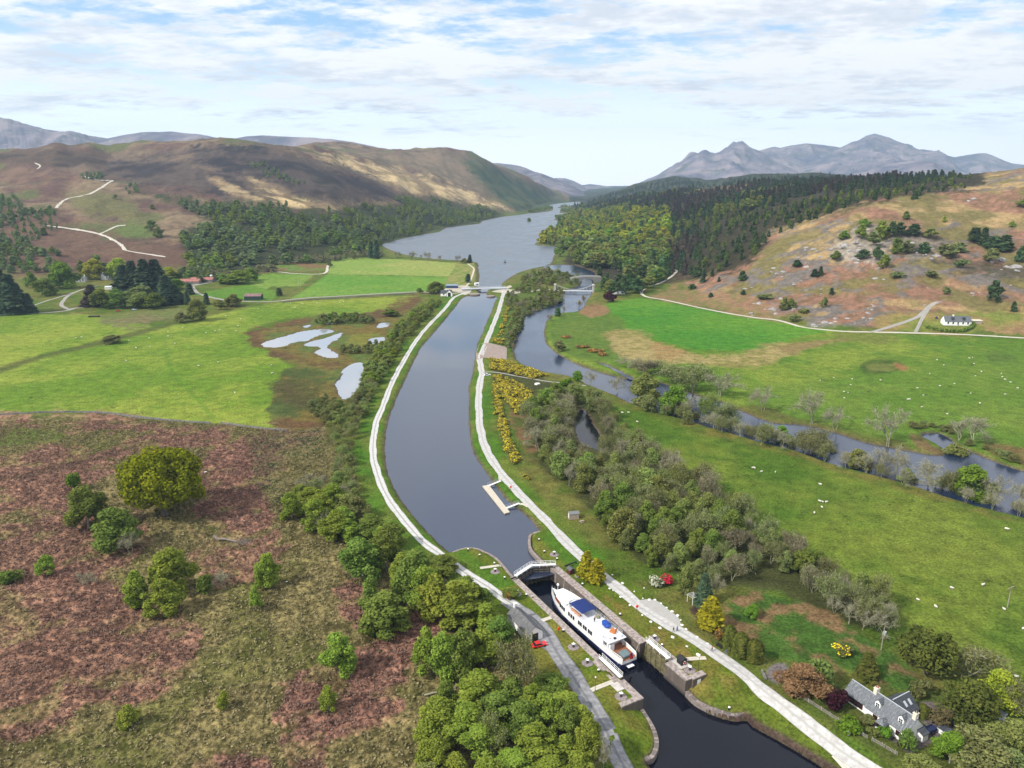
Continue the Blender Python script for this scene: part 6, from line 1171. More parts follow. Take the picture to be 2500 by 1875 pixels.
curved_wall('quay_wall', [G(u, v, -3.3) for u, v in [(1571,1732),(1583,1751),(1594,1769),(1603,1789),(1608,1810),(1607,1828),(1597,1850),(1578,1859)]], -7, -3.05, -1.0, RUBBLE, 'low curved stone wall on the left bank below the lock')
# paved patches by the lower gates and footpaths over the lawns
for q, lf_ in (([(51.6, -4.2), (51.6, -2.05), (54.6, -2.05), (54.6, -4.2)], 0.05), ([(51.6, 15.22), (51.6, 18.4), (55.4, 18.4), (55.4, 15.22)], 0.05)):
    P = [LK(*p) for p in q]; m_ = MB(); m_.prism([(p.x, p.y) for p in P], -0.3, 0.045); tag(m_.build('pavement', CONC), kind='structure')
for k_, q in enumerate((((1323,1514.5),(1352,1505)), ((1443,1685),(1501,1661)), ((1669,1610),(1700,1607),(1728,1606)), ((1172,1387),(1224,1379)), ((2040,1822),(2066,1846),(2100,1880)))):
    ribbon('path', wline(q, 0, 6), 1.4, PALE, 0.06+0.003*k_, 1.0)
# gates: timber leaf, white walkway, handrails
GL = 8.3
def gate_meshes(leaf_mat):
    a = MB(); a.box(0, GL, -0.22, 0.22, -7, 0.25)
    for k in range(9): a.box(0.05, GL-0.05, -0.40, -0.22, -6.2+k*0.72, -5.98+k*0.72, 1)
    for x in (0.0, 2.0, 4.1, 6.2, GL-0.35): a.box(x, x+0.35, -0.47, -0.40, -6.9, 0.25)
    b = MB(); b.box(-0.3, GL+0.3, -0.15, 0.95, 0.85, 0.98)
    for x in (0.3, 2.8, 5.4, 7.9): b.box(x-0.08, x+0.08, -0.1, 0.3, 0.25, 0.85)
    c = MB()
    for x in np.linspace(-0.2, GL+0.2, 6): c.tube((x, 0, 0.98), (x, 0, 2.05), 0.045, n=5)
    for z in (1.5, 2.05): c.tube((-0.3, 0, z), (GL+0.3, 0, z), 0.05, n=5)
    return a.mesh('leaf', leaf_mat, RIBS if leaf_mat is TIMB else leaf_mat), b.mesh('walkway', WHITE), c.mesh('handrail', WHITE)
GM = {False: gate_meshes(TIMB), True: gate_meshes(MOSS)}
def gate(s, t, ds, dt, mossy, label, length=GL, low=False):
    p = LK(s, t); d = AX*ds+AN*dt
    g = empty('lock_gate', p, math.atan2(d.y, d.x), label, 'lock gate', 'timber lock gate leaves'); g.scale = (length/GL, 1, 1)
    a, b, c = GM[mossy]; link('leaf', a, g); link('walkway', b, g); link('handrail', c, g, (0, -0.1, 0)); link('handrail', c, g, (0, 0.9, 0))
gate(-3.1, -0.4, -3.0, 7.2, False, 'closed upper lock gate leaf on the left, white walkway rising to the middle', 7.8); gate(-6.15, 6.85, 3.0, 6.9, False, 'closed upper lock gate leaf on the right, joining the paved wall', 7.5)
gate(42.9, 14.1, 1, 0, True, 'open lower lock gate leaf folded against the right wall, mossy timbers showing'); gate(51.3, -0.45, -1, 0, True, 'open lower lock gate leaf folded against the left wall, seen from above')
for a_, b_ in (((1379,1387), (1407,1376)), ((1248,1418), (1260,1414))):   # balance beams
    p, q = G(*a_), G(*b_); m_ = MB(); m_.tube((p.x, p.y, 0.75), (q.x, q.y, 0.75), 0.3, 0.24, 4); m_.tube((q.x, q.y, -0.1), (q.x, q.y, 0.7), 0.12, n=5)
    tag(m_.build('balance_beam', BLACK), 'long black balance beam at the right end of the upper gate' if a_[0] > 1300 else 'short black balance beam at the left end of the upper gate', 'beam')
# bollards, capstans
bm_ = MB(); bm_.lathe([(0.0, -0.1), (0.34, -0.1), (0.27, 0.05), (0.22, 0.45), (0.30, 0.55), (0.31, 0.60)], n=10, m=0); bm_.lathe([(0.31, 0.60), (0.31, 0.70), (0.22, 0.78), (0.0, 0.80)], n=10, m=1)
BOL = bm_.mesh('bollard', BLACK, WHITE)
SIDES = {'left': [(1143,1344),(1171,1358),(1207,1378),(1232,1413),(1285,1455),(1375,1542),(1461,1640)], 'right': [(1316,1320),(1329,1349),(1360,1367),(1422,1429),(1514,1503),(1616,1578),(1780,1732)]}
for sd, L in SIDES.items():
    for i, (u, v) in enumerate(L):
        p = at(u, v); o = link('bollard', BOL, None, p); tag(o, f'black bollard with white cap on the {sd} lock side, {ORD[i]} counted from the far end', 'bollard', 'bollards round the lock')
cd = MB(); cd.lathe([(1.5, -0.1), (1.5, 0.06), (1.1, 0.10), (0.0, 0.10)], n=20)
CD = cd.mesh('stone_base', mat('cobble', (0.24, 0.20, 0.20), 0.9, var=0.4, vscale=4)); cd = MB(); cd.lathe([(0.0, 0.1), (0.36, 0.1), (0.26, 0.4), (0.40, 0.95), (0.40, 1.0), (0.0, 1.0)], n=10)
CDR = cd.mesh('drum', IRON); cd = MB(); cd.lathe([(0.42, 1.0), (0.42, 1.10), (0.0, 1.12)], n=12); cd.box(-0.6, 0.6, -0.05, 0.05, 1.12, 1.2); cd.box(-0.05, 0.05, -0.6, 0.6, 1.125, 1.195)
CDH = cd.mesh('head', WHITE)
CAPS = {'left': [(1209,1396),(1262,1450),(1400,1580),(1434,1619),(1516,1701)], 'right': [(1353,1354),(1414,1406),(1598,1560),(1684,1636)]}
for sd, L in CAPS.items():
    for i, (u, v) in enumerate(L):
        c = empty('capstan', at(u, v), i*0.7, f'white-topped capstan on stone base, {ORD[i]} from the far end, {sd} lock side', 'capstan', 'capstans round the lock'); link('stone_base', CD, c); link('drum', CDR, c); link('head', CDH, c)
# lifebuoys on posts, lamps, huts, signs
ORNG = mat('lifebuoy_orange', (0.80, 0.06, 0.015), 0.5)
for u, v, lab in ((1555,1490,'orange lifebuoy housing on a post at the right towpath edge beside the lock'), (1364,1545,'orange lifebuoy housing on a post on the left lock lawn by the workshop'), (1247,1196,'orange lifebuoy housing on a post beside the towpath near the jetty')):
    e_ = empty('lifebuoy_post', at(u, v), 0.4, lab, 'lifebuoy', 'lifebuoys'); MB().tube((0, 0, -0.2), (0, 0, 0.9), 0.06).build('post', IRON, parent=e_)
    m_ = MB(); m_.lathe([(0.0, -0.12), (0.42, -0.12), (0.47, 0), (0.42, 0.12), (0.0, 0.12)], n=14); m_.xform(Matrix.Translation((0, 0, 1.3)) @ Matrix.Rotation(math.pi/2, 4, 'X') @ Matrix.Scale(1.0, 4)); m_.build('housing', ORNG, parent=e_)
for u, v, h, lab in ((1705,1636,4.0,'slim lamp post standing on the right lawn below the lower gate'), (1453,1686,3.6,'slim lamp post on the left lawn near the lower gate'), (1496,1460,2.4,'short lamp post on the grass between lock and towpath'), (1571,1460,3.2,'thin lamp post at the corner of the gravel parking bay')):
    e_ = empty('lamp_post', at(u, v), 0, lab, 'lamp post', 'lamp posts by the lock'); m_ = MB(); m_.tube((0, 0, -0.2), (0, 0, h), 0.06, 0.04); m_.lathe([(0.12, -0.1), (0.1, 0.25), (0.0, 0.25)], n=8); m_.build('post', IRON, parent=e_)
    m_ = MB(); m_.lathe([(0.0, 0.0), (0.14, 0.02), (0.20, 0.30), (0.0, 0.42)], (0, 0, h), 8); m_.build('lamp_head', WHITE, parent=e_)
DKRED = mat('dark_red_boards', (0.10, 0.025, 0.02), 0.6); SLATEB = mat('hut_roof', (0.09, 0.095, 0.105), 0.6)
def gable(m, L, Wd, eave, ridge, x0=0.0, mat_=0):
    h = Wd/2; V = [(x, y, z) for x in (x0, x0+L) for y, z in ((-h, -0.3), (h, -0.3), (h, eave), (0, ridge), (-h, eave))]
    return m.add(V, [(0, 4, 3, 2, 1), (5, 6, 7, 8, 9), (0, 1, 6, 5), (1, 2, 7, 6), (4, 0, 5, 9), (2, 3, 8, 7), (3, 4, 9, 8)], mat_)
def roof_slabs(m, L, Wd, eave, ridge, x0=0.0, ov=0.25, th=0.14, end=0.15, mat_=0):
    h = Wd/2; s = (ridge-eave)/h
    for sg in (1, -1):
        e = (h+ov)*sg; ze = eave-ov*s; V = []
        for x in (x0-end, x0+L+end): V += [(x, 0, ridge+0.02), (x, e, ze+0.02), (x, e, ze+th+0.02), (x, 0, ridge+th*1.15+0.02)]
        m.add(V, [(0, 1, 2, 3), (7, 6, 5, 4), (3, 2, 6, 7), (1, 0, 4, 5), (2, 1, 5, 6)], mat_)
    return m
for u, v, lab in ((1393,1399,'small dark control hut with grey roof beside the upper gate'), (1664,1619,'small black control hut with a lifebuoy hung on its wall beside the lower gate')):
    e_ = empty('control_hut', at(u, v), LOCK_RZ, lab, 'hut'); m_ = MB(); gable(m_, 1.9, 1.7, 1.5, 2.0, -0.95); m_.build('wall', BLACK if u > 1500 else DKRED, parent=e_); m_ = MB(); roof_slabs(m_, 1.9, 1.7, 1.5, 2.0, -0.95, 0.15, 0.08); m_.build('roof', BLACK if u > 1500 else SLATEB, parent=e_)
    m_ = MB(); m_.box(-0.4, 0.4, 0.86, 0.9, 0, 1.4); m_.build('door', BLACK, parent=e_)
    if u > 1500:
        t_ = bpy.data.meshes.new('lifebuoy'); b_ = bmesh.new(); ring = [[b_.verts.new(Matrix.Rotation(a, 4, 'X') @ Vector((0.12*math.cos(q), 0.38+0.1*math.sin(q), 0))) for q in np.linspace(0, 2*math.pi, 7)[:-1]] for a in np.linspace(0, 2*math.pi, 19)[:-1]]
        for i in range(18):
            for j in range(6): b_.faces.new((ring[i][j], ring[i][(j+1) % 6], ring[(i+1) % 18][(j+1) % 6], ring[(i+1) % 18][j])).material_index = (i//3) % 2
        b_.to_mesh(t_); b_.free(); t_.materials.append(ORNG); t_.materials.append(WHITE)
        q = tag(link('lifebuoy', t_, None, e_.location+AX*1.08+Vector((0, 0, 0.85)), LOCK_RZ), 'red and white lifebuoy hung on the black control hut', 'lifebuoy')
# white painted boulders lining the gravel road
b_ = bmesh.new(); bmesh.ops.create_icosphere(b_, subdivisions=2, radius=0.5); rg = random.Random(9)
for v_ in b_.verts: v_.co *= rg.uniform(0.82, 1.12); v_.co.z *= 0.62
ROCK = bpy.data.meshes.new('boulder'); b_.to_mesh(ROCK); b_.free(); ROCK.materials.append(mat('limewashed_stone', (0.72, 0.71, 0.68), 0.9, var=0.12))
f6 = lambda L: [(1050+x*0.2712, 1150+y*0.2712) for x, y in L]; f7 = lambda L: [(1500+x*0.2712, 1150+y*0.2712) for x, y in L]
BR_ = {'wood side': f6([(1640,934),(1733,1010),(1838,1084),(1915,1146),(1975,1160),(2025,1160),(2080,1192),(2130,1232)])+f7([(470,1230),(520,1266),(570,1302),(598,1342),(610,1387),(645,1424),(745,1495),(838,1555)]), 'lock side': f6([(1615,1058),(1713,1134),(1800,1208),(1910,1297),(1987,1357),(2070,1414),(2183,1496)])+f7([(410,1414),(523,1497),(652,1579),(755,1655)])}
for sd, L in BR_.items():
    for i, (u, v) in enumerate(L):
        o = link('boulder', ROCK, None, at(u, v), rg.uniform(0, 6)); k = rg.uniform(0.65, 1.2); o.scale = (k, k*rg.uniform(0.7, 1.1), k)
        tag(o, f'whitewashed boulder edging the {sd} of the gravel road, {ORD[i]} coming from the far end', 'boulder', 'white boulders along the gravel road')

# ------------------------------------------------------------------ the passenger ship in the chamber
NAVY = mat('navy_hull_paint', (0.012, 0.016, 0.075), 0.3, spec=0.5); SHIPW = mat('ship_white', (0.80, 0.81, 0.82), 0.35, spec=0.5); DECKG = mat('deck_paint', (0.62, 0.64, 0.69), 0.6, var=0.06); TEAK = mat('teak_deck', (0.26, 0.10, 0.05), 0.6, var=0.25, vscale=1.5)
GLASS = mat('dark_window', (0.012, 0.014, 0.018), 0.12, spec=0.6); AWN = mat('awning_blue', (0.010, 0.026, 0.13), 0.8, var=0.15, vscale=1); TARP = mat('blue_tarpaulin', (0.010, 0.055, 0.30), 0.5, var=0.3, vscale=2.5); LOUN = mat('orange_canvas', (0.50, 0.18, 0.055), 0.8, var=0.2); VARN = mat('varnished_wood', (0.24, 0.06, 0.025), 0.35); GREYC = mat('grey_cover', (0.13, 0.18, 0.19), 0.8, var=0.2); REDF = mat('ensign_red', (0.45, 0.02, 0.03), 0.7); STEEL = mat('steel', (0.55, 0.56, 0.57), 0.35, 0.7); FLAGB = mat('ensign_blue', (0.01, 0.02, 0.2), 0.7)
SHL = 37.4
ps, pb = LK(43.6, 8.0, Z_LOW), LK(6.3, 6.75, Z_LOW); dv = (pb-ps).normalized()
ship = empty('passenger_ship', ps, math.atan2(dv.y, dv.x), 'long white and navy passenger ship with blue awning lying in the lock chamber', 'ship')
ST = [(0, 2.45), (0.8, 2.85), (3, 3.05), (8, 3.2), (22, 3.2), (27, 3.0), (30, 2.6), (33, 1.85), (35.2, 1.05), (36.6, 0.45), (37.4, 0.06)]
hb = lambda x: 0.95*float(np.interp(x, [s[0] for s in ST], [s[1] for s in ST]))
def sheer(x): return 2.5+(0.9*((x-27)/10.4)**1.6 if x > 27 else 0)
def strake(m, zlo, zhi, flare_lo, flare_hi, mt, xs):
    V = []
    for x in xs:
        for sg in (-1, 1):
            fl, fh = flare_lo(x), flare_hi(x); V += [(x, sg*hb(x)*fl, zlo(x)), (x, sg*hb(x)*fh, zhi(x))]
    Fq = []
    for i in range(len(xs)-1): o = i*4; Fq += [(o, o+4, o+5, o+1), (o+2, o+3, o+7, o+6)]
    return m.add(V, Fq, mt)
XS = [0, 0.8, 3, 8, 15, 22, 27, 30, 33, 35.2, 36.6, 37.4]
hull = MB(); bowf = lambda x: 1.0 if x < 27 else 1-0.35*((x-27)/10.4)
strake(hull, lambda x: -1.0, lambda x: 1.45+(0.55*((x-27)/10.4)**2 if x > 27 else 0), lambda x: bowf(x)*0.94, lambda x: 0.5+0.5*bowf(x) if x > 27 else 1.0, 0, XS)
strake(hull, lambda x: 1.45+(0.55*((x-27)/10.4)**2 if x > 27 else 0), lambda x: sheer(x)+0.85 if x < 8.2 or x > 31 else sheer(x), lambda x: 0.5+0.5*bowf(x) if x > 27 else 1.0, lambda x: 1.0, 1, XS)
hull.quad((0, -2.3, -1), (0, 2.3, -1), (0, 2.45, 1.45), (0, -2.45, 1.45), m=0).quad((0, -2.45, 1.45), (0, 2.45, 1.45), (0, 2.45, 2.4), (0, -2.45, 2.4), m=1)
hull.build('hull', NAVY, SHIPW, parent=ship)
m_ = MB(); strake(m_, lambda x: 1.40+(0.55*((x-27)/10.4)**2 if x > 27 else 0), lambda x: 1.52+(0.55*((x-27)/10.4)**2 if x > 27 else 0), lambda x: 1.012, lambda x: 1.012, 0, XS[:-1]); m_.build('rubbing_strake', SHIPW, parent=ship)
def deckpoly(x0, x1, ins=0.05, n_=12):
    xs = np.linspace(x0, x1, n_); return [(x, hb(x)-ins) for x in xs]+[(x, -hb(x)+ins) for x in xs[::-1]]
MB().prism(deckpoly(0.3, 7.6), 1.4, 2.05).build('aft_deck', TEAK, parent=ship)
MB().prism(deckpoly(32.2, 37.0, 0.1), 1.6, 2.75).build('foredeck', DECKG, parent=ship)
MB().prism(deckpoly(7.6, 32.2, 0.02, 16), 2.0, 4.75).build('superstructure', SHIPW, parent=ship)
MB().prism(deckpoly(5.2, 26.2, -0.10, 14), 4.75, 4.92).build('upper_deck', DECKG, parent=ship)
m_ = MB(); rp = deckpoly(26.2, 33.4, 0.15, 10); m_.prism(rp, 4.75, 5.35); m_.build('forward_roof', SHIPW, parent=ship)
m_ = MB(); rp = deckpoly(26.0, 33.7, -0.06, 10); m_.prism(rp, 5.352, 5.47); m_.build('roof_edge', SHIPW, parent=ship)
m_ = MB()    # open bridge: curved windscreen and console
for k in range(10):
    a, b = -1.35+k*0.3, -1.05+k*0.3; P = lambda q: (25.0+1.5*math.cos(q), 2.2*math.sin(q))
    (x1_, y1_), (x2_, y2_) = P(a), P(b); m_.quad((x1_, y1_, 4.92), (x2_, y2_, 4.92), (x2_, y2_, 5.95), (x1_, y1_, 5.95))
m_.build('windscreen', SHIPW, parent=ship); MB().box(25.0, 25.7, -1.2, 1.2, 4.92, 5.9).build('console', DECKG, parent=ship, bevel=0.08)
for fr in (0.232, 0.262, 0.292, 0.363, 0.395, 0.426, 0.497, 0.523, 0.560, 0.586, 0.625, 0.652):
    for sg in (-1, 1):
        x = SHL*(1-fr); y = sg*(hb(x)-0.02); q = MB().box(x-0.48, x+0.48, min(y, y+sg*0.04), max(y, y+sg*0.04), 2.95, 4.3).build('window', SHIPW, parent=ship)
        y += sg*0.04; MB().box(x-0.42, x+0.42, min(y, y+sg*0.02), max(y, y+sg*0.02), 3.0, 4.24).build('pane', GLASS, parent=q)
for sg in (-1, 1):
    m_ = MB(); xs = np.linspace(28.6, 32.9, 6)
    for a, b in zip(xs[:-1], xs[1:]): m_.quad((a, sg*(hb(a)+0.012), 3.35), (b, sg*(hb(b)+0.012), 3.45), (b, sg*(hb(b)+0.012), 4.55), (a, sg*(hb(a)+0.012), 4.55))
    q = m_.build('saloon_window', VARN, parent=ship); q['label'] = 'long varnished wood framed saloon window'
    for x in (1.6, 9, 14, 19, 24, 28): MB().lathe([(0.0, -0.02), (0.16, -0.02), (0.16, 0.03), (0.0, 0.03)], n=10).xform(Matrix.Translation((x, sg*(hb(x)+0.01), 0.95)) @ Matrix.Rotation(math.pi/2, 4, 'X')).build('porthole', STEEL, parent=ship)
    m_ = MB()
    for x in np.arange(7.0, 26.2, 1.6): m_.tube((x, sg*(hb(x)-0.05), 4.92), (x, sg*(hb(x)-0.05), 5.9), 0.03, n=4)
    for z in (5.4, 5.9):
        for x in np.arange(7.0, 24.7, 1.6): m_.tube((x, sg*(hb(x)-0.05), z), (x+1.6, sg*(hb(x+1.6)-0.05), z), 0.03, n=4)
    m_.build('railing', WHITE, parent=ship)
    m_ = MB()
    for x in np.linspace(0.4, 7.4, 6): m_.tube((x, sg*(hb(x)-0.12), 2.05), (x, sg*(hb(x)-0.12), 3.5), 0.05, n=4)
    for a, b in ((0.4, 4), (4, 7.4)): m_.tube((a, sg*(hb(a)-0.12), 3.45), (b, sg*(hb(b)-0.12), 3.45), 0.09, n=5)
    m_.build('aft_rail', WHITE, parent=ship); MB().tube((6.0, sg*2.6, 2.05), (6.0, sg*2.6, 4.75), 0.1, n=6).build('deck_post', SHIPW, parent=ship)
m_ = MB()    # awning on four posts, slightly cambered
V = [(x, y, 7.0-0.035*y*y) for x in (18.0, 24.2) for y in (-2.6, -1.3, 0, 1.3, 2.6)]; n0 = len(V); V += [(x, y, z-0.08) for x, y, z in V]
m_.add(V, [(i, i+1, i+6, i+5) for i in range(4)]+[(n0+i+5, n0+i+6, n0+i+1, n0+i) for i in range(4)]+[(i, n0+i, n0+i+1, i+1) for i in range(4)]+[(5+i+1, n0+5+i+1, n0+5+i, 5+i) for i in range(4)]); aw = m_.build('awning', AWN, parent=ship)
m_ = MB()
for x in (18.1, 24.1):
    for y in (-2.5, 2.5): m_.tube((x, y, 4.92), (x, y, 6.75), 0.04, n=5)
m_.build('awning_frame', WHITE, parent=aw)
m_ = MB(); m_.box(19.2, 23.6, 1.9, 2.5, 4.93, 5.35); m_.box(19.2, 23.6, 2.4, 2.6, 5.35, 5.85); m_.build('bench', LOUN, parent=ship, bevel=0.05)
m_ = MB(); m_.lathe([(0.0, 0.0), (0.85, 0.05), (0.9, 0.4), (0.6, 0.75), (0.0, 0.85)], (0, 0, 0), 9); m_.xform(Matrix.Translation((16.6, -1.9, 4.92)) @ Matrix.Diagonal((1, 0.75, 1, 1))); m_.build('rope_coil', mat('coiled_rope', (0.20, 0.19, 0.13), 0.9, var=0.4), parent=ship)
b_ = bmesh.new(); bmesh.ops.create_icosphere(b_, subdivisions=3, radius=1.0); rg = random.Random(4)
for v_ in b_.verts: v_.co *= 1+0.07*math.sin(v_.co.x*7+v_.co.z*5)+rg.uniform(-0.03, 0.03); v_.co = Vector((v_.co.x*1.7, v_.co.y*1.05, max(-0.75, v_.co.z*0.85)))
t_ = bpy.data.meshes.new('tarpaulin'); b_.to_mesh(t_); b_.free(); t_.materials.append(TARP); link('covered_tender', t_, ship, (11.9, -1.35, 5.67))
for x, y, a in ((9.3, -1.9, 0.2), (8.7, -1.0, 0.35)):
    m_ = MB(); m_.box(-0.85, 0.85, -0.35, 0.35, 0.0, 0.42); m_.box(-0.85, -0.6, -0.35, 0.35, 0.42, 0.95); m_.build('deck_seat', LOUN, parent=ship, loc=(x, y, 4.92), rz=a, bevel=0.06)
m_ = MB(); m_.lathe([(0.0, 0), (0.22, 0), (0.28, 0.5), (0.0, 0.72)], (7.0, 1.6, 4.92), 10); m_.box(6.3, 7.4, -0.4, 0.5, 4.921, 5.15); m_.build('vent_cowl', SHIPW, parent=ship); MB().box(5.9, 6.5, -0.1, 0.5, 4.92, 5.3).build('skylight', BLACK, parent=ship); m_ = MB().box(5.9, 7.2, -2.3, -1.5, 4.92, 5.5); m_.build('raft_canister', SHIPW, parent=ship, bevel=0.15)
t_ = bpy.data.meshes.new('lifebuoy_ring'); b_ = bmesh.new(); ring = [[b_.verts.new(Matrix.Rotation(a, 4, 'X') @ Vector((0.08*math.cos(q), 0.34+0.08*math.sin(q), 0))) for q in np.linspace(0, 2*math.pi, 7)[:-1]] for a in np.linspace(0, 2*math.pi, 17)[:-1]]
for i in range(16):
    for j in range(6): b_.faces.new((ring[i][j], ring[i][(j+1) % 6], ring[(i+1) % 16][(j+1) % 6], ring[(i+1) % 16][j])).material_index = (i//2) % 2
b_.to_mesh(t_); b_.free(); t_.materials.append(ORNG); t_.materials.append(WHITE); link('lifebuoy_ring', t_, ship, (8.0, 2.7, 5.45), 1.2)
m_ = MB(); m_.box(0.9, 3.6, -1.5, 1.1, 2.05, 2.95); m_.build('tender_cover', GREYC, parent=ship, bevel=0.3); m_ = MB(); m_.box(5.3, 6.9, 0.9, 2.4, 2.05, 4.0); m_.build('stair_housing', SHIPW, parent=ship, bevel=0.1)
m_ = MB(); m_.box(-1.0, 0.0, -1.0, 1.0, 0.55, 0.7); m_.build('swim_platform', SHIPW, parent=ship)
m_ = MB(); m_.tube((0.15, 0, 2.3), (-0.6, 0, 4.9), 0.04, n=5); fs = m_.build('ensign_staff', VARN, parent=ship)
V = []; F_ = []
for i in range(7):
    for j in range(5): V.append((-0.55-0.05*i+0.25*(j/4)*0-0.04*math.sin(i*1.3), 0.10*math.sin(i*1.1+j*0.4), 4.7-1.9*i/6-0.0))
V = [(-0.55+0.5*(-i/6)*0.4+0.0*j, (j/4-0.5)*1.0+0.15*math.sin(i), 4.6-1.7*i/6-0.25*abs(j/4-0.5)) for i in range(7) for j in range(5)]
F_ = [(i*5+j, i*5+j+1, i*5+j+6, i*5+j+5) for i in range(6) for j in range(4)]
fl = MB().add(V, F_); fl.m = [1 if f[0]//5 < 3 and f[0] % 5 < 2 else 0 for f in fl.f]; fo = fl.build('ensign', REDF, FLAGB, parent=fs); sm_ = fo.modifiers.new('thick', 'SOLIDIFY'); sm_.thickness = 0.02
m_ = MB(); m_.tube((33.8, 0.2, 2.75), (33.8, 0.2, 6.9), 0.09, 0.06); m_.lathe([(0.0, -0.3), (0.34, -0.2), (0.40, 0.05), (0.28, 0.35), (0, 0.45)], (33.8, 0.2, 7.1), 12); m_.build('radar_mast', SHIPW, parent=ship)
m_ = MB(); m_.tube((28.3, -0.6, 5.47), (28.3, -0.6, 8.3), 0.06, 0.04); m_.tube((28.3, -1.6, 7.5), (28.3, 0.4, 7.5), 0.03); m_.build('signal_mast', STEEL, parent=ship)
m_ = MB(); m_.lathe([(0, 0), (0.4, 0), (0.3, 0.5), (0.0, 0.55)], (34.8, 0, 2.75), 10); m_.box(35.2, 36.0, -0.2, 0.2, 2.75, 3.0); m_.build('windlass', IRON, parent=ship)
m_ = MB()
for x in np.linspace(34, 37.2, 5):
    for sg in (-1, 1): m_.tube((x, sg*hb(x)*0.96, sheer(x)+0.8), (x, sg*hb(x)*0.96, sheer(x)+1.5), 0.03, n=4)
m_.build('bow_rail', WHITE, parent=ship)
def on_ship(x, y, z): return ship.matrix_basis @ Vector((x, y, z)) if False else ps+dv*x+Vector((-dv.y, dv.x, 0))*y+Vector((0, 0, z))
for a_, b_ in ((on_ship(33.5, -1.4, 3.6), LK(3.5, 13.2, 0.2)), (on_ship(0.6, -2.4, 3.0), LK(41.0, 13.3, 0.2))):
    tag(MB().tube(a_, b_, 0.04, n=4).build('mooring_rope', mat('pale_rope', (0.55, 0.50, 0.36), 0.9)), 'pale mooring rope from the bow of the ship up to the right wall' if a_.y > b_.y-90 and a_.y > 185 else 'pale mooring rope from the stern of the ship up to the right wall', 'rope')

# ------------------------------------------------------------------ people
SKIN = mat('skin', (0.50, 0.30, 0.22), 0.6); HAIR = mat('brown_hair', (0.05, 0.032, 0.02), 0.8)
def person(pos, rz, top, legs, label, stride=0.25, arm=0.2, h=1.74):
    """standing or walking figure: one skinned body, clothing as child shells"""
    k = h/1.74; e_ = empty('person', pos, rz, label, 'person')
    def skin(name, verts, edges, rad, mt, parent):
        me = bpy.data.meshes.new(name); me.from_pydata([tuple(np.array(v_)*k) for v_ in verts], edges, []); o = link(name, me, parent); me.materials.append(mt)
        o.modifiers.new('skin', 'SKIN')
        for i, r in enumerate(rad): me.skin_vertices[0].data[i].radius = (r*k, r*k)
        me.skin_vertices[0].data[0].use_root = True
        s_ = o.modifiers.new('sub', 'SUBSURF'); s_.levels = 1; s_.render_levels = 1; return o
    f = stride
    body = [(0, 0, 0.95), (0, 0, 1.18), (0.01, 0, 1.40), (0.01, 0, 1.50), (0.03, 0, 1.60), (0.03, 0, 1.70),
            (0, 0.10, 0.90), (f*0.5+0.03, 0.10, 0.49), (f, 0.10, 0.08), (f+0.16, 0.11, 0.04), (0, -0.10, 0.90), (-f*0.3+0.03, -0.10, 0.49), (-f, -0.10, 0.09), (-f+0.15, -0.11, 0.05),
            (0, 0.20, 1.40), (-arm*0.6, 0.25, 1.14), (-arm*0.4+0.08, 0.25, 0.90), (-arm*0.4+0.12, 0.24, 0.80), (0, -0.20, 1.40), (arm*0.6, -0.25, 1.14), (arm+0.08, -0.25, 0.91), (arm+0.12, -0.24, 0.81)]
    ed = [(0, 1), (1, 2), (2, 3), (3, 4), (4, 5), (0, 6), (6, 7), (7, 8), (8, 9), (0, 10), (10, 11), (11, 12), (12, 13), (2, 14), (14, 15), (15, 16), (16, 17), (2, 18), (18, 19), (19, 20), (20, 21)]
    rad = [0.13, 0.13, 0.14, 0.055, 0.10, 0.085, 0.085, 0.06, 0.042, 0.035, 0.085, 0.06, 0.042, 0.035, 0.06, 0.045, 0.035, 0.04, 0.06, 0.045, 0.035, 0.04]
    skin('body', body, ed, rad, SKIN, e_)
    sel = [0, 1, 2, 14, 15, 16, 18, 19, 20]; mp_ = {j: i for i, j in enumerate(sel)}
    skin('jacket', [body[j] for j in sel], [(mp_[a], mp_[b]) for a, b in ed if a in mp_ and b in mp_], [rad[j]+0.022 for j in sel], top, e_)
    sel = [0, 6, 7, 8, 10, 11, 12]; mp2 = {j: i for i, j in enumerate(sel)}
    skin('trousers', [body[j] for j in sel], [(mp2[a], mp2[b]) for a, b in ed if a in mp2 and b in mp2], [rad[j]+0.018 for j in sel], legs, e_)
    m_ = MB(); m_.lathe([(0.0, 0.13*k), (0.075*k, 0.10*k), (0.105*k, 0.03*k), (0.10*k, -0.04*k)], (0.015*k, 0, 1.655*k), 10); m_.build('hair', HAIR, parent=e_, smooth=True)
NVY = mat('navy_cloth', (0.012, 0.018, 0.06), 0.9); CHAR = mat('charcoal_cloth', (0.04, 0.042, 0.042), 0.9); BLUJ = mat('blue_jacket', (0.01, 0.16, 0.42), 0.8); ORJ = mat('orange_jacket', (0.75, 0.10, 0.02), 0.8); OLV = mat('grey_olive_jacket', (0.085, 0.085, 0.065), 0.9); JEAN = mat('blue_denim', (0.05, 0.08, 0.15), 0.9)
person(at(1644,1543), -0.9, OLV, CHAR, 'walker in a dark grey-olive jacket on the gravel road'); person(at(1653,1541), -0.9, BLUJ, NVY, 'walker in a blue jacket beside the dark-clad one', 0.2, 0.15, 1.70); person(at(1738,1590), 2.3, ORJ, JEAN, 'person in an orange jacket walking on the gravel road', 0.28)
person(on_ship(15.2, 0.3, 4.92), 2.0, NVY, CHAR, 'crew member in navy standing on the open ship deck', 0.03, 0.05); person(on_ship(24.3, -0.7, 4.92), 1.8, NVY, NVY, 'crew member in navy at the wheel, left of two', 0.03, 0.2); person(on_ship(24.5, -1.7, 4.92), 1.6, CHAR, NVY, 'crew member in dark clothes at the wheel, right of two', 0.03, 0.1)
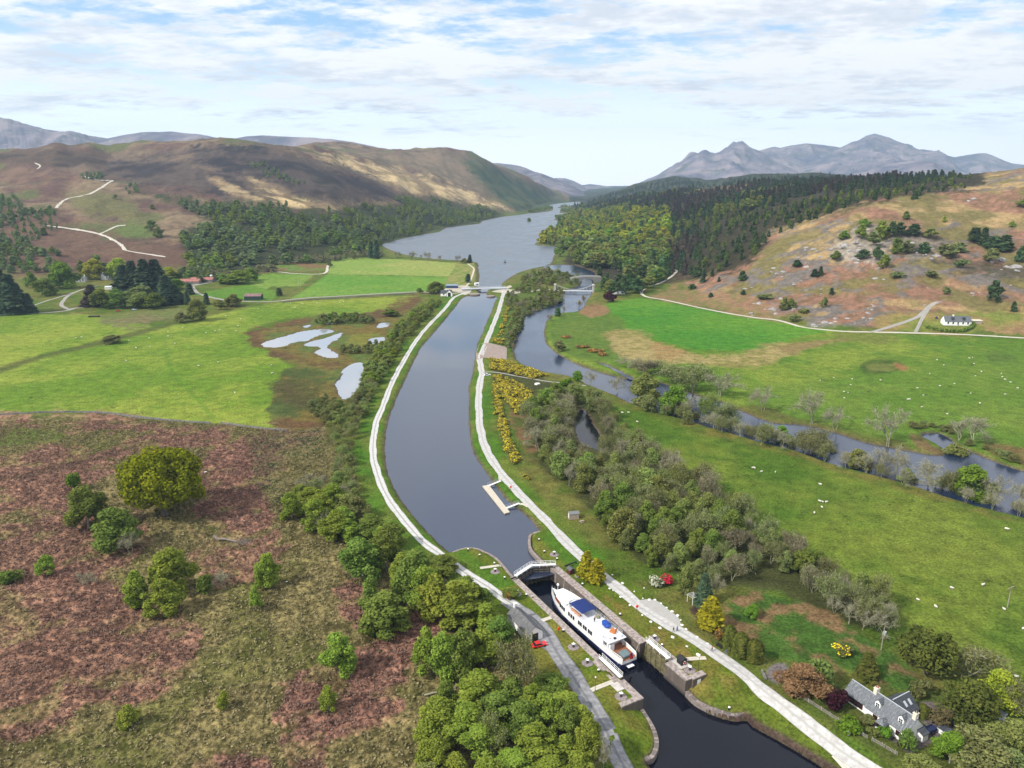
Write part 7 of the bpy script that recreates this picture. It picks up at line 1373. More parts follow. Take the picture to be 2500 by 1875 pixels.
# ------------------------------------------------------------------ buildings
HARL = mat('white_harling', (0.84, 0.835, 0.82), 0.9, var=0.07, vscale=1.2); CREAM = mat('cream_harling', (0.66, 0.61, 0.50), 0.9, var=0.08); REDW = mat('dark_red_joinery', (0.12, 0.03, 0.02), 0.5); LEAD = mat('lead_ridge', (0.42, 0.45, 0.49), 0.5, var=0.1)
def slate(name, c1, c2, lich):
    m = bpy.data.materials.new(name); m.use_nodes = True; n = NT(m.node_tree); b = n.n['Principled BSDF']; tc_ = n.new('ShaderNodeTexCoord')
    sp = n.new('ShaderNodeSeparateXYZ'); n.link(tc_.outputs['Object'], sp.inputs[0]); cb = n.new('ShaderNodeCombineXYZ'); n.link(sp.outputs[0], cb.inputs[0]); n.link(n.math('MULTIPLY', sp.outputs[2], 1.4), cb.inputs[1])
    br = n.new('ShaderNodeTexBrick'); n.link(cb.outputs[0], br.inputs[0]); br.inputs['Scale'].default_value = 1; br.inputs['Brick Width'].default_value = 0.35; br.inputs['Row Height'].default_value = 0.22; br.inputs['Mortar Size'].default_value = 0.012
    br.inputs['Color1'].default_value = (*c1, 1); br.inputs['Color2'].default_value = (*c2, 1); br.inputs['Mortar'].default_value = (*[q*0.5 for q in c1], 1)
    mp = n.new('ShaderNodeMapping'); mp.inputs['Scale'].default_value = (2.2, 0.6, 0.6); n.link(tc_.outputs['Object'], mp.inputs[0])
    n.link(n.mix(n.math('MULTIPLY', n.rng(n.noise(mp.outputs[0], 1.6, 7, 0.7), 0.5, 0.68), 0.75), br.outputs['Color'], lich), b.inputs['Base Color']); b.inputs['Roughness'].default_value = 0.6
    MATS[name] = m; return m
SLATE = slate('roof_slate', (0.075, 0.085, 0.10), (0.125, 0.135, 0.15), (0.27, 0.28, 0.29)); SLATE2 = slate('old_slate', (0.075, 0.075, 0.085), (0.13, 0.13, 0.135), (0.26, 0.25, 0.24)); DSLATE = slate('dark_slate', (0.03, 0.035, 0.045), (0.06, 0.066, 0.08), (0.12, 0.13, 0.14)); RUSTR = mat('red_sheet_roof', (0.33, 0.13, 0.11), 0.7, var=0.3, vscale=0.3); GRNB = mat('dark_green_boards', (0.02, 0.05, 0.04), 0.8)
def opening(parent, kind, x0, x1, y, z0, z1, sg=1, frame=None, pane=None, bars=True, fw=0.08):
    """window or door proud of a long wall at local y; sg is the outward side"""
    f = MB(); a, b = (y+0.002*sg, y+0.05*sg); lo, hi = min(a, b), max(a, b)
    f.box(x0, x1, lo, hi, z0, z0+fw); f.box(x0, x1, lo, hi, z1-fw, z1); f.box(x0, x0+fw, lo, hi, z0+fw, z1-fw); f.box(x1-fw, x1, lo, hi, z0+fw, z1-fw)
    if bars: f.box((x0+x1)/2-0.03, (x0+x1)/2+0.03, lo, hi, z0+fw, z1-fw); f.box(x0+fw, (x0+x1)/2-0.03, lo, hi, (z0+z1)/2-0.03, (z0+z1)/2+0.03); f.box((x0+x1)/2+0.03, x1-fw, lo, hi, (z0+z1)/2-0.03, (z0+z1)/2+0.03)
    q = f.build(kind, frame or WHITE, parent=parent); a, b = y+0.001*sg, y+0.02*sg
    MB().box(x0+fw, x1-fw, min(a, b), max(a, b), z0+fw, z1-fw).build('pane' if kind == 'window' else 'panel', pane or GLASS, parent=q); return q
def chimney(parent, x, y, z0, z1, w_=0.9, d_=0.7, pots=2, wm=None, potm=None):
    m_ = MB(); m_.box(x-w_/2, x+w_/2, y-d_/2, y+d_/2, z0, z1); m_.box(x-w_/2-0.06, x+w_/2+0.06, y-d_/2-0.06, y+d_/2+0.06, z1, z1+0.12); c = m_.build('chimney', wm or HARL, parent=parent)
    m_ = MB()
    for k in range(pots): m_.lathe([(0.12, 0), (0.14, 0.1), (0.10, 0.55), (0.0, 0.55)], (x+(k-(pots-1)/2)*0.4, y, z1+0.12), 8)
    if pots: m_.build('chimney_pot', potm or mat('terracotta', (0.30, 0.09, 0.05), 0.8), parent=c)
# cottage: x runs from the near gable up the lock, +y faces the road
CX = math.atan2(-AX.y, -AX.x)
cot = empty('cottage', (89.5, 135.2, 0), CX, 'slate-roofed white cottage with two dormers, porch and rear wing', 'house'); cz = ground(87, 139); cot.location.z = cz
m_ = MB(); gable(m_, 10.2, 6.0, 2.6, 5.5); gable(m_, 6.0, 4.8, 2.4, 4.55, 10.22); m_.build('wall', HARL, parent=cot)
r_ = roof_slabs(MB(), 10.2, 6.0, 2.6, 5.5).build('roof', SLATE, parent=cot); roof_slabs(MB(), 5.7, 4.8, 2.4, 4.55, 10.5).build('roof', SLATE, parent=cot)
m_ = MB(); m_.box(-0.15, 10.35, -0.10, 0.10, 5.66, 5.76); m_.box(10.36, 16.3, -0.10, 0.10, 4.71, 4.80); m_.build('ridge_cap', LEAD, parent=r_)
chimney(r_, 0.45, 0, 4.9, 6.7, 0.8, 1.1, 2, CREAM, BLACK); chimney(r_, 10.0, 0, 4.9, 6.6, 0.8, 1.2, 2, CREAM)
m_ = MB(); gable(m_, 6.4, 5.6, 2.7, 5.2); wing = m_.build('rear_wing', HARL, parent=cot, loc=(6.6, -0.6, 0), rz=-math.pi/2)
q = roof_slabs(MB(), 6.4, 5.6, 2.7, 5.2).build('wing_roof', DSLATE, parent=wing); m_ = MB(); m_.box(0.5, 6.55, -0.1, 0.1, 5.36, 5.46); m_.build('ridge_cap', LEAD, parent=wing)
for x in (3.0, 4.6):
    s_ = (5.2-2.7)/2.8; P = lambda x_, y_, k_: (x_, -y_, 5.2-s_*y_+0.18+k_)
    MB().add([P(x, 0.9, 0), P(x+0.7, 0.9, 0), P(x+0.7, 1.9, 0), P(x, 1.9, 0), P(x, 0.9, 0.07), P(x+0.7, 0.9, 0.07), P(x+0.7, 1.9, 0.07), P(x, 1.9, 0.07)], [(0, 1, 2, 3), (7, 6, 5, 4), (0, 4, 5, 1), (1, 5, 6, 2), (2, 6, 7, 3), (3, 7, 4, 0)]).build('rooflight', LEAD, parent=wing)
for x in (2.3, 8.0):    # dormers
    m_ = MB(); m_.box(x-0.65, x+0.65, 0.6, 2.05, 3.2, 4.75); V = [(x-0.65, 2.05, 4.75), (x+0.65, 2.05, 4.75), (x, 2.05, 5.45), (x-0.65, 0.3, 4.75), (x+0.65, 0.3, 4.75), (x, 0.1, 5.45)]; m_.add(V, [(0, 1, 2), (3, 5, 4)]); d_ = m_.build('dormer', HARL, parent=cot)
    m_ = MB()
    for sg in (-1, 1): m_.add([(x, 2.15, 5.5), (x+sg*0.8, 2.15, 4.66), (x+sg*0.8, 0.5, 4.66), (x, 0.0, 5.5), (x, 2.15, 5.58), (x+sg*0.8, 2.15, 4.74), (x+sg*0.8, 0.5, 4.74), (x, 0.0, 5.58)], [(0, 1, 2, 3), (7, 6, 5, 4), (0, 4, 5, 1), (1, 5, 6, 2), (2, 6, 7, 3)])
    m_.build('dormer_roof', SLATE, parent=d_); opening(d_, 'window', x-0.5, x+0.5, 2.05, 3.45, 4.7)
for x0, x1 in ((1.3, 2.5), (7.0, 8.2)): opening(cot, 'window', x0, x1, 3.0, 0.8, 2.1, frame=REDW)
opening(cot, 'window', 11.2, 15.4, 2.4, 0.5, 2.1, frame=REDW, fw=0.12)
m_ = MB(); m_.box(4.3, 6.2, 3.0, 4.8, -0.3, 0.85); m_.build('porch', HARL, parent=cot); po = MB(); 
for x in (4.35, 5.25, 6.05): po.box(x, x+0.12, 4.62, 4.76, 0.85, 2.2)
po.box(4.35, 4.47, 3.05, 3.2, 0.85, 2.2).box(6.03, 6.17, 3.05, 3.2, 0.85, 2.2); po.box(4.5, 5.24, 4.66, 4.7, 0.9, 2.15, 1).box(5.38, 6.0, 4.66, 4.7, 0.9, 2.15, 1); po.build('porch_glazing', REDW, GLASS, parent=cot)
m_ = MB(); V = [(4.1, 2.9, 2.2), (6.4, 2.9, 2.2), (6.4, 5.0, 2.2), (4.1, 5.0, 2.2), (5.25, 2.9, 3.3), (5.25, 4.0, 3.3)]; m_.add(V, [(3, 2, 5), (2, 1, 4, 5), (0, 3, 5, 4), (0, 1, 2, 3)]); m_.build('porch_roof', SLATE, parent=cot)
m_ = MB(); m_.box(-1.4, -0.02, -2.9, -0.9, -0.3, 1.6); m_.build('lean_to', HARL, parent=cot); MB().add([(-1.6, -3.1, 1.62), (0.0, -3.1, 2.3), (0.0, -0.7, 2.3), (-1.6, -0.7, 1.62), (-1.6, -3.1, 1.7), (0.0, -3.1, 2.38), (0.0, -0.7, 2.38), (-1.6, -0.7, 1.7)], [(3, 2, 1, 0), (4, 5, 6, 7), (0, 1, 5, 4), (1, 2, 6, 5), (2, 3, 7, 6), (3, 0, 4, 7)]).build('lean_to_roof', DSLATE, parent=cot)
# workshop beside the lock road
pl, pr = G(1287,1550,2.4), G(1326,1541.6,2.4); gc = (pl+pr)/2; gw = (pr-pl).length; ga_ = (pr-pl).normalized(); ax_ = Vector((-ga_.y, ga_.x, 0))
ws = empty('workshop', (gc.x, gc.y, 0), math.atan2(-AX.y, -AX.x), 'white gabled stone workshop with slate roof and a red car at its door', 'building')
m_ = MB(); gable(m_, 11.5, gw, 2.4, 4.3); m_.build('wall', HARL, parent=ws); r_ = roof_slabs(MB(), 11.5, gw, 2.4, 4.3, ov=0.15).build('roof', SLATE2, parent=ws); MB().box(-0.1, 11.6, -0.09, 0.09, 4.46, 4.54).build('ridge_cap', DSLATE, parent=r_)
chimney(r_, 11.1, 0, 3.9, 5.3, 0.7, 1.0, 0)
m_ = MB(); m_.box(-0.05, -0.002, -0.95, 0.95, 0.0, 2.3); d_ = m_.build('door', BLACK, parent=ws); MB().box(-0.08, -0.05, 0.5, 0.6, 1.0, 1.1).build('handle', STEEL, parent=d_); MB().box(-0.04, -0.002, 1.35, 1.85, 1.8, 2.25).build('window', GLASS, parent=ws)
# garden shed and picnic table on the grass by the wood
sh = empty('garden_shed', at(1400,1264), 0.15, 'small weathered wooden shed with grey roof by the wood edge', 'shed'); WOODB = mat('weathered_boards', (0.36, 0.29, 0.24), 0.9, var=0.2, vscale=3)
m_ = MB(); gable(m_, 3.6, 2.4, 2.0, 2.6, -1.8); m_.build('wall', WOODB, parent=sh); roof_slabs(MB(), 3.6, 2.4, 2.0, 2.6, -1.8, 0.15, 0.08).build('roof', mat('roofing_felt', (0.17, 0.18, 0.19), 0.8), parent=sh); MB().box(-1.86, -1.8, -0.45, 0.45, 0.0, 1.8).build('door', WHITE, parent=sh)
def picnic(u, v, lab):
    e_ = empty('picnic_table', at(u, v), 0.5, lab, 'table'); MB().box(-0.9, 0.9, -0.4, 0.4, 0.70, 0.76).build('tabletop', WOODB, parent=e_); MB().box(-0.9, 0.9, -0.85, -0.6, 0.42, 0.47).build('seat', WOODB, parent=e_); MB().box(-0.9, 0.9, 0.6, 0.85, 0.42, 0.47).build('seat', WOODB, parent=e_)
    for x in (-0.6, 0.6): m_ = MB(); m_.tube((x, -0.7, 0), (x, -0.25, 0.7), 0.05, n=4); m_.tube((x, 0.7, 0), (x, 0.25, 0.7), 0.05, n=4); m_.build('leg_frame', WOODB, parent=e_)
picnic(1420, 1276, 'wooden picnic table on the grass just right of the small shed')
bn = empty('park_bench', at(1755,1580), LOCK_RZ, 'dark bench facing the gravel road before the cypresses', 'bench'); MB().box(-0.9, 0.9, -0.25, 0.2, 0.40, 0.46).build('seat', BLACK, parent=bn); MB().box(-0.9, 0.9, 0.2, 0.26, 0.46, 0.95).build('backrest', BLACK, parent=bn)
for x in (-0.8, 0.8): MB().box(x-0.04, x+0.04, -0.25, 0.25, 0, 0.40).build('leg', BLACK, parent=bn)
m_ = MB(); m_.box(-0.5, 0.5, -0.03, 0.03, 0.9, 1.5); m_.tube((-0.4, 0, -0.2), (-0.4, 0, 0.9), 0.05); m_.tube((0.4, 0, -0.2), (0.4, 0, 0.9), 0.05); tag(m_.build('information_board', mat('blue_grey_board', (0.20, 0.28, 0.36), 0.6), loc=at(1772,1599), rz=0.6), 'blue-grey information board on posts beside the cypresses', 'sign')
gate_ = MB()
for y in (0, 2.2):
    gate_.tube((0, y, -0.2), (0, y, 2.4), 0.08); gate_.tube((2.2, y, -0.2), (2.2, y, 2.4), 0.08)
for y in (-0.1, 0.5, 1.1, 1.7, 2.3): gate_.box(-0.3, 2.5, y-0.05, y+0.05, 2.4, 2.5)
tag(gate_.build('pergola', WHITE, loc=at(1690,1478), rz=0.5), 'small white pergola beside the dark spruce', 'pergola')
# outbuildings, fences and yard things by the cottage
ob = empty('outbuilding', at(2426,1762), 0.7, 'small outbuilding with a flat grey roof among trees at the right', 'shed'); MB().box(-2.2, 2.2, -1.7, 1.7, -0.3, 2.0).build('wall', WOODB, parent=ob); MB().box(-2.4, 2.4, -1.9, 1.9, 2.0, 2.15).build('roof', mat('grey_sheet', (0.30, 0.32, 0.34), 0.6, var=0.1), parent=ob)
ob = empty('coal_store', at(2305,1790), CX, 'low white store with dark lean-to roof at the gravel yard corner', 'shed'); MB().box(-1.2, 1.2, -1.0, 1.0, -0.2, 1.2).build('wall', HARL, parent=ob); MB().box(-1.35, 1.35, -1.15, 1.15, 1.2, 1.32).build('roof', DSLATE, parent=ob)
FENC = mat('grey_fence_wood', (0.34, 0.31, 0.27), 0.9, var=0.2)
def picket(pts, label, h=0.95, rails=True):
    P = [at(u, v) for u, v in pts]; e_ = empty('picket_fence', P[0], 0, label, 'fence'); a = MB(); b = MB(); c = MB(); o = P[0]
    for p, q in zip(P[:-1], P[1:]):
        L = (q-p).length; n_ = int(L/0.28)
        for k in range(n_+1):
            s = p+(q-p)*(k/n_)-o; a.box(s.x-0.045, s.x+0.045, s.y-0.03, s.y+0.03, s.z-0.05, s.z+h)
        for z in (0.3, 0.75): b.tube(p-o+Vector((0, 0.05, z)), q-o+Vector((0, 0.05, z)), 0.04, n=4)
        for k in range(int(L/2.2)+1): s = p+(q-p)*(k*2.2/L)-o; c.box(s.x-0.06, s.x+0.06, s.y+0.06, s.y+0.18, s.z-0.2, s.z+h+0.08)
    a.build('pickets', FENC, parent=e_); b.build('rail', FENC, parent=e_); c.build('post', FENC, parent=e_)
picket([(1935,1690),(1985,1722),(2052,1765)], 'grey picket fence between the copper tree and the round green bush'); picket([(2083,1784),(2117,1804)], 'short grey picket fence left of the cottage gate'); picket([(2129,1809),(2160,1827),(2190,1844)], 'grey picket fence right of the cottage gate along the road verge')
tag(MB().box(-0.35, 0.35, -0.25, 0.25, 0.0, 0.9).build('white_box', WHITE, loc=at(2071,1794), rz=0.5, bevel=0.05), 'white box standing on the verge beside the round green bush', 'box')
tr = empty('covered_trailer', at(2270,1788), 0.4, 'dark covered trailer parked at the cottage gable', 'trailer'); MB().box(-1.3, 1.3, -0.8, 0.8, 0.45, 1.35).build('cover', NVY, parent=tr, bevel=0.2)
for y in (-0.85, 0.85): MB().lathe([(0.0, -0.1), (0.33, -0.1), (0.33, 0.1), (0.0, 0.1)], n=12).xform(Matrix.Translation((0, y, 0.33)) @ Matrix.Rotation(math.pi/2, 4, 'X')).build('wheel', BLACK, parent=tr)
MB().tube((1.3, 0, 0.5), (2.1, 0, 0.45), 0.05).build('drawbar', IRON, parent=tr)
# ------------------------------------------------------------------ cars
RUBB = mat('tyre_rubber', (0.02, 0.02, 0.02), 0.9); RED = mat('red_car_paint', (0.62, 0.010, 0.015), 0.22, spec=0.6); CARW = mat('white_car_paint', (0.78, 0.79, 0.80), 0.22, spec=0.6); CARB = mat('blue_car_paint', (0.03, 0.06, 0.16), 0.25, spec=0.6); LBLU = mat('pale_blue_paint', (0.42, 0.58, 0.70), 0.35); LAMP = mat('lamp_glass', (0.7, 0.7, 0.68), 0.15)
def car(pos, rz, paint, label, low=False):
    e_ = empty('parked_car', pos, rz, label, 'car'); h = 1.22 if low else 1.48; bz = 0.72 if low else 0.88
    prof = [(-2.05, 0.28), (-2.12, 0.55), (-1.95, bz-0.06), (-1.5, bz), (1.05, bz), (1.75, bz-0.12), (2.08, 0.62), (2.05, 0.28)]
    m_ = MB(); n_ = len(prof); V = []
    for y, s in ((-0.86, 0.96), (-0.80, 1.0), (0.80, 1.0), (0.86, 0.96)): V += [(x*s, y, z if abs(y) < 0.85 else 0.28+(z-0.28)*0.9) for x, z in prof]
    m_.add(V, [(r*n_+i, r*n_+(i+1) % n_, (r+1)*n_+(i+1) % n_, (r+1)*n_+i) for r in range(3) for i in range(n_)]+[tuple(range(n_-1, -1, -1)), tuple(range(3*n_, 4*n_))]); m_.build('body', paint, parent=e_, smooth=False)
    cab = [(-1.55, bz-0.01), (-1.15, h), (0.15, h), (0.95, bz-0.01)]; m_ = MB(); V = [(x, y*(0.72 if z > bz+0.1 else 0.80)/0.8, z) for y in (-0.78, 0.78) for x, z in cab]; m_.add(V, [(0, 1, 2, 3), (7, 6, 5, 4), (0, 4, 5, 1), (2, 6, 7, 3)]); m_.build('windows', GLASS, parent=e_)
    m_ = MB(); m_.box(-1.18, 0.18, -0.70, 0.70, h, h+0.05); m_.build('roof', paint, parent=e_, bevel=0.03)
    for x in (-1.3, 1.35):
        for y in (-0.80, 0.80):
            w__ = MB().lathe([(0.0, -0.11), (0.31, -0.11), (0.33, 0.0), (0.31, 0.11), (0.0, 0.11)], n=14).xform(Matrix.Translation((x, y, 0.32)) @ Matrix.Rotation(math.pi/2, 4, 'X')).build('wheel', RUBB, parent=e_)
    for y in (-0.6, 0.6): MB().box(2.0, 2.10, y-0.16, y+0.16, 0.56, 0.68).build('headlight', LAMP, parent=e_)
car(at(1316,1577), 0.35, RED, 'low bright red sports car parked at the workshop gable', True); car(at(1190,917), 0.25, CARW, 'white car parked at the edge of the right towpath beside the gorse')
car(at(2286,777), 1.1, CARB, 'dark blue car at the end of the hillside house drive'); car(at(288,760), 0.2, RED, 'small red car parked by the farm road'); car(at(328,757), 0.1, LBLU, 'pale blue van-like car parked by the farm road, right of the red one')
# ------------------------------------------------------------------ jetty
JET = mat('bleached_planks', (0.50, 0.45, 0.37), 0.85, var=0.15, vscale=2)
P = [G(u, v, -0.7) for u, v in ((1177.5,1186),(1193.7,1184),(1244.7,1250),(1231.7,1253.5))]; je = empty('jetty', (0, 0, 0), 0, 'floating L-shaped wooden jetty with two gangways to the right bank', 'jetty')
m_ = MB(); m_.prism([(p.x, p.y) for p in P], -1.15, -0.7); m_.build('pontoon', JET, parent=je); m_ = MB(); c_ = sum((p for p in P), Vector())/4; m_.prism([(c_.x+(p.x-c_.x)*1.02, c_.y+(p.y-c_.y)*1.02) for p in P], -1.4, -1.15); m_.build('fender', BLACK, parent=je)
def plank(a, b, wd, th=0.15):
    d = (b-a); n_ = Vector((-d.y, d.x, 0)).normalized()*wd/2; m_ = MB(); V = [a+n_, a-n_, b-n_, b+n_]; V = V+[p-Vector((0, 0, th)) for p in V]; return m_.add(V, [(0, 1, 2, 3), (7, 6, 5, 4), (0, 4, 5, 1), (1, 5, 6, 2), (2, 6, 7, 3), (3, 7, 4, 0)]), n_
for a_, b_ in ((G(1191,1186,-0.62), at(1221,1175)+Vector((0, 0, 0.2))), (G(1236,1240,-0.62), at(1268,1229)+Vector((0, 0, 0.2)))):
    m_, n_ = plank(a_, b_, 1.15); g_ = m_.build('gangway', WHITE, parent=je); m_ = MB()
    for sg in (1, -1):
        for z in (0.5, 1.0): m_.tube(a_+n_*sg+Vector((0, 0, z)), b_+n_*sg+Vector((0, 0, z)), 0.04, n=4)
        for t in np.linspace(0, 1, 6): p = a_+(b_-a_)*t+n_*sg; m_.tube(p, p+Vector((0, 0, 1)), 0.04, n=4)
    m_.build('handrail', STEEL, parent=g_)
for k_, q in enumerate((((1221,1176),(1219,1162)), ((1267,1229),(1278,1231),(1292,1240)))): ribbon('path', wline(q, 0, 6), 1.1, PALE, 0.10+0.004*k_, 1.0)
# weir slipway between towpath and river
tag(area('spillway', ((1170,839),(1194,837),(1238,847),(1237,877),(1182,873),(1163,880),(1162,858)), mat('stone_setts', (0.27, 0.215, 0.185), 0.9, var=0.2, vscale=0.6), 0.11, 1), kind='structure')
# ------------------------------------------------------------------ bridges and the houses by the loch
sb = empty('swing_bridge', (0, 0, 0), 0, 'white steel swing bridge across the canal mouth by the loch', 'bridge'); a_, b_ = G(1128,705,1.5), G(1236,702,1.5); PGR = mat('pale_steel', (0.55, 0.57, 0.60), 0.5, var=0.1)
m_, n_ = plank(a_, b_, 6.0, 0.7); m_.build('deck', PGR, parent=sb)
d_ = b_-a_
for sg in (-1, 1):
    m_ = MB(); n2_ = n_*sg*0.97
    for z in (0.2, 1.6): m_.tube(a_+n2_+Vector((0, 0, z)), b_+n2_+Vector((0, 0, z*0.8)), 0.14, n=4)
    for k in range(19): p = a_+d_*(k/18)+n2_; m_.tube(p, p+Vector((0, 0, 1.6-0.3*k/18)), 0.09, n=4)
    for k in range(18): m_.tube(a_+d_*(k/18)+n2_+Vector((0, 0, 0.2)), a_+d_*((k+1)/18)+n2_+Vector((0, 0, 1.4)), 0.07, n=4)
    m_.build('truss', PGR, parent=sb)
m_, _ = plank(a_-Vector((0, 0, 0.7)), a_+d_*0.42-Vector((0, 0, 0.7)), 6.6, 1.2); m_.build('counterweight', BLACK, parent=sb)
m_ = MB(); m_.lathe([(4.5, -3), (4.5, -0.1), (4.0, 0.1), (0, 0.1)], (0, 0, 0), 16); tag(m_.build('bridge_pier', RUBBLE, loc=G(1198,722,0)), 'rounded dark stone bridge pier on the right side of the canal mouth', 'pier')
m_ = MB(); m_.lathe([(6.5, -3), (6.5, -0.1), (6.0, 0.1), (0, 0.1)], (0, 0, 0), 16); tag(m_.build('bridge_pier', RUBBLE, loc=G(1158,717,0)), 'rounded dark stone bridge pier on the left side of the canal mouth', 'pier')
ab = empty('arch_bridge', (0, 0, 0), 0, 'grey stone arch road bridge over the river outlet', 'bridge'); a_, b_ = G(1392,690,0), G(1466,688,0); d_ = b_-a_; L_ = d_.length; ab.location = a_; ab.rotation_euler = (0, 0, math.atan2(d_.y, d_.x)); V = []; N_ = 24; sc_ = L_/36.0
prof = [(0, -2), (0, 5.0), (9, 6.4), (18, 7.2), (27, 6.8), (36, 6.0), (36, -2), (27.5, -2)]+[(19+8.5*math.cos(t), -1.5+6.6*math.sin(t)) for t in np.linspace(0, math.pi, N_)]+[(10.5, -2)]
n_ = len(prof); m_ = MB(); m_.add([(x*sc_, y, z) for y in (-3.4, 3.4) for x, z in prof], [tuple(range(n_)), tuple(range(2*n_-1, n_-1, -1))]+[(i, n_+i, n_+(i+1) % n_, (i+1) % n_) for i in range(n_)]); m_.build('span', stone_mat('bridge_stone', (0.24, 0.23, 0.22), (0.31, 0.30, 0.28), (0.12, 0.12, 0.11), 0.9, 0.4), parent=ab)
m_ = MB(); top_ = prof[1:6]
for sg in (-1, 1):
    for (x0, z0), (x1, z1) in zip(top_[:-1], top_[1:]): m_.add([(x0*sc_, sg*3.4, z0), (x1*sc_, sg*3.4, z1), (x1*sc_, sg*3.4, z1+1.1), (x0*sc_, sg*3.4, z0+1.1), (x0*sc_, sg*3.1, z0), (x1*sc_, sg*3.1, z1), (x1*sc_, sg*3.1, z1+1.1), (x0*sc_, sg*3.1, z0+1.1)], [(0, 1, 2, 3), (7, 6, 5, 4), (3, 2, 6, 7)])
m_.build('parapet', mat('parapet_stone', (0.40, 0.39, 0.37), 0.9, var=0.15), parent=ab)
hb_ = empty('suspension_bridge', (0, 0, 0), 0, 'slender white suspension footbridge hung from two granite towers', 'bridge'); a_, b_ = G(1355,709,1.0), G(1448,710,1.0); m_, n_ = plank(a_, b_, 4.5, 0.4); m_.build('deck', PGR, parent=hb_)
GRAN = mat('granite', (0.42, 0.41, 0.40), 0.9, var=0.15)
for p in (a_, b_):
    m_ = MB()
    for sg in (-1, 1): q = p+n_*sg*1.15; m_.box(q.x-1.0, q.x+1.0, q.y-1.0, q.y+1.0, -1.5, 7.0)
    m_.box(p.x-1.1, p.x+1.1, p.y-4, p.y+4, 7.0, 8.2); m_.build('tower', GRAN, parent=hb_)
m_ = MB(); d_ = b_-a_
for sg in (-1, 1):
    C_ = [a_+d_*t+n_*sg*1.05+Vector((0, 0, 0.8+6.0*abs(1-2*t)**1.6)) for t in np.linspace(0, 1, 13)]
    for p, q in zip(C_[:-1], C_[1:]): m_.tube(p, q, 0.12, n=4)
    for t, p in zip(np.linspace(0, 1, 13), C_): m_.tube(a_+d_*t+n_*sg*1.05, p, 0.05, n=4)
m_.build('chains', mat('white_chain', (0.6, 0.6, 0.6), 0.6), parent=hb_)
def house(u, v, rz, L, Wd, eave, ridge, wm, rm, name, label, wins=3, door=True, chim=(0.5,), cat='house', dorm=0):
    e_ = empty(name, at(u, v), rz, label, cat); m_ = MB(); gable(m_, L, Wd, eave, ridge, -L/2); m_.build('wall', wm, parent=e_); r_ = roof_slabs(MB(), L, Wd, eave, ridge, -L/2, 0.3, 0.18).build('roof', rm, parent=e_)
    for c in chim: chimney(r_, -L/2+L*c, 0, ridge-0.5, ridge+1.2, 0.9, 0.8, 1)
    for k in range(wins):
        x = -L/2+L*(k+0.7)/(wins+0.4); opening(e_, 'window', x-0.7, x+0.7, -Wd/2, 0.8, eave-0.3, -1, bars=False, fw=0.12)
    if door: opening(e_, 'door', -0.3, 0.8, -Wd/2, 0.0, 2.0, -1, frame=wm, pane=BLACK, bars=False)
    for k in range(dorm):
        x = -L/2+L*(0.3+0.42*k); m_ = MB(); m_.box(x-0.9, x+0.9, -Wd/2+0.5, -0.3, eave-0.1, ridge-0.9); V = [(x-1.1, -Wd/2+0.35, ridge-0.9), (x+1.1, -Wd/2+0.35, ridge-0.9), (x, -Wd/2+0.35, ridge-0.1), (x-1.1, 0, ridge-0.9), (x+1.1, 0, ridge-0.9), (x, 0, ridge-0.1)]; m_.add(V, [(0, 1, 2), (1, 4, 5, 2), (0, 2, 5, 3)], 1); m_.build('dormer', DSLATE, DSLATE, parent=e_)
    return e_
house(1090, 722, 0.0, 12, 7, 3.2, 6.2, HARL, DSLATE, 'canal_cottage', 'white lock cottage with dark roof below the big tree at the swing bridge', 2); 
e_ = empty('cottage_gable', at(1097,724), -math.pi/2, 'white projecting gable house with dark doorway next to the lock cottage', 'house'); m_ = MB(); gable(m_, 7, 6.0, 3.6, 6.8); m_.build('wall', HARL, parent=e_, loc=(-7, 0, 0)); roof_slabs(MB(), 7, 6.0, 3.6, 6.8).build('roof', DSLATE, parent=e_, loc=(-7, 0, 0)); MB().box(0.0, 0.06, -1.6, 1.6, 0, 4.2).build('door', BLACK, parent=e_)
house(1104, 703, 0.02, 13.5, 6, 3.0, 4.2, mat('navy_boards', (0.03, 0.05, 0.11), 0.7), mat('blue_grey_sheet', (0.20, 0.26, 0.34), 0.6), 'boat_shed', 'low navy blue shed with pale blue roof beside the swing bridge', 0, False, ())
house(1164, 698, 0.3, 5, 4, 3.0, 4.0, HARL, PGR, 'bridge_cabin', 'small grey cabin of the bridge keeper at the loch side', 1, False, ())
house(1507, 717, 0.05, 15, 8, 3.4, 6.5, HARL, DSLATE, 'river_house', 'white house with grey roofs among trees beyond the river bridges', 3, True, (0.25, 0.8), dorm=2)
house(2333, 792, -0.10, 21, 7.5, 3.2, 7.0, HARL, SLATE, 'hillside_house', 'white hillside house with blue-grey roof and two dark dormers', 5, True, (0.36,), dorm=2)
e_ = empty('garage', at(2381,789), -0.10, 'long garage with pale flat roof right of the hillside house', 'garage'); MB().box(-4, 4, -2.5, 2.5, -0.3, 2.4).build('wall', WOODB, parent=e_); MB().box(-4.4, 4.4, -2.9, 2.9, 2.4, 2.7).build('roof', mat('cream_roof', (0.66, 0.64, 0.52), 0.7), parent=e_)
for k, (u, v) in enumerate([(2268,800),(2278,805),(2290,808),(2303,809),(2316,810),(2330,810),(2344,809),(2357,808),(2366,803),(2371,797)]): pass
HP = smooth_poly([(2264,801),(2280,806),(2305,810),(2335,811),(2358,808),(2372,800),(2376,792)], 6, False); Vh = []; Qh = []; Th = []; oh = 0; rgh = np.random.default_rng(3)
Ph = np.array([at(u, v) for u, v in HP]); seg = np.linspace(0, len(Ph)-1, 1400); base_ = np.c_[np.interp(seg, range(len(Ph)), Ph[:, 0]), np.interp(seg, range(len(Ph)), Ph[:, 1]), np.interp(seg, range(len(Ph)), Ph[:, 2])]
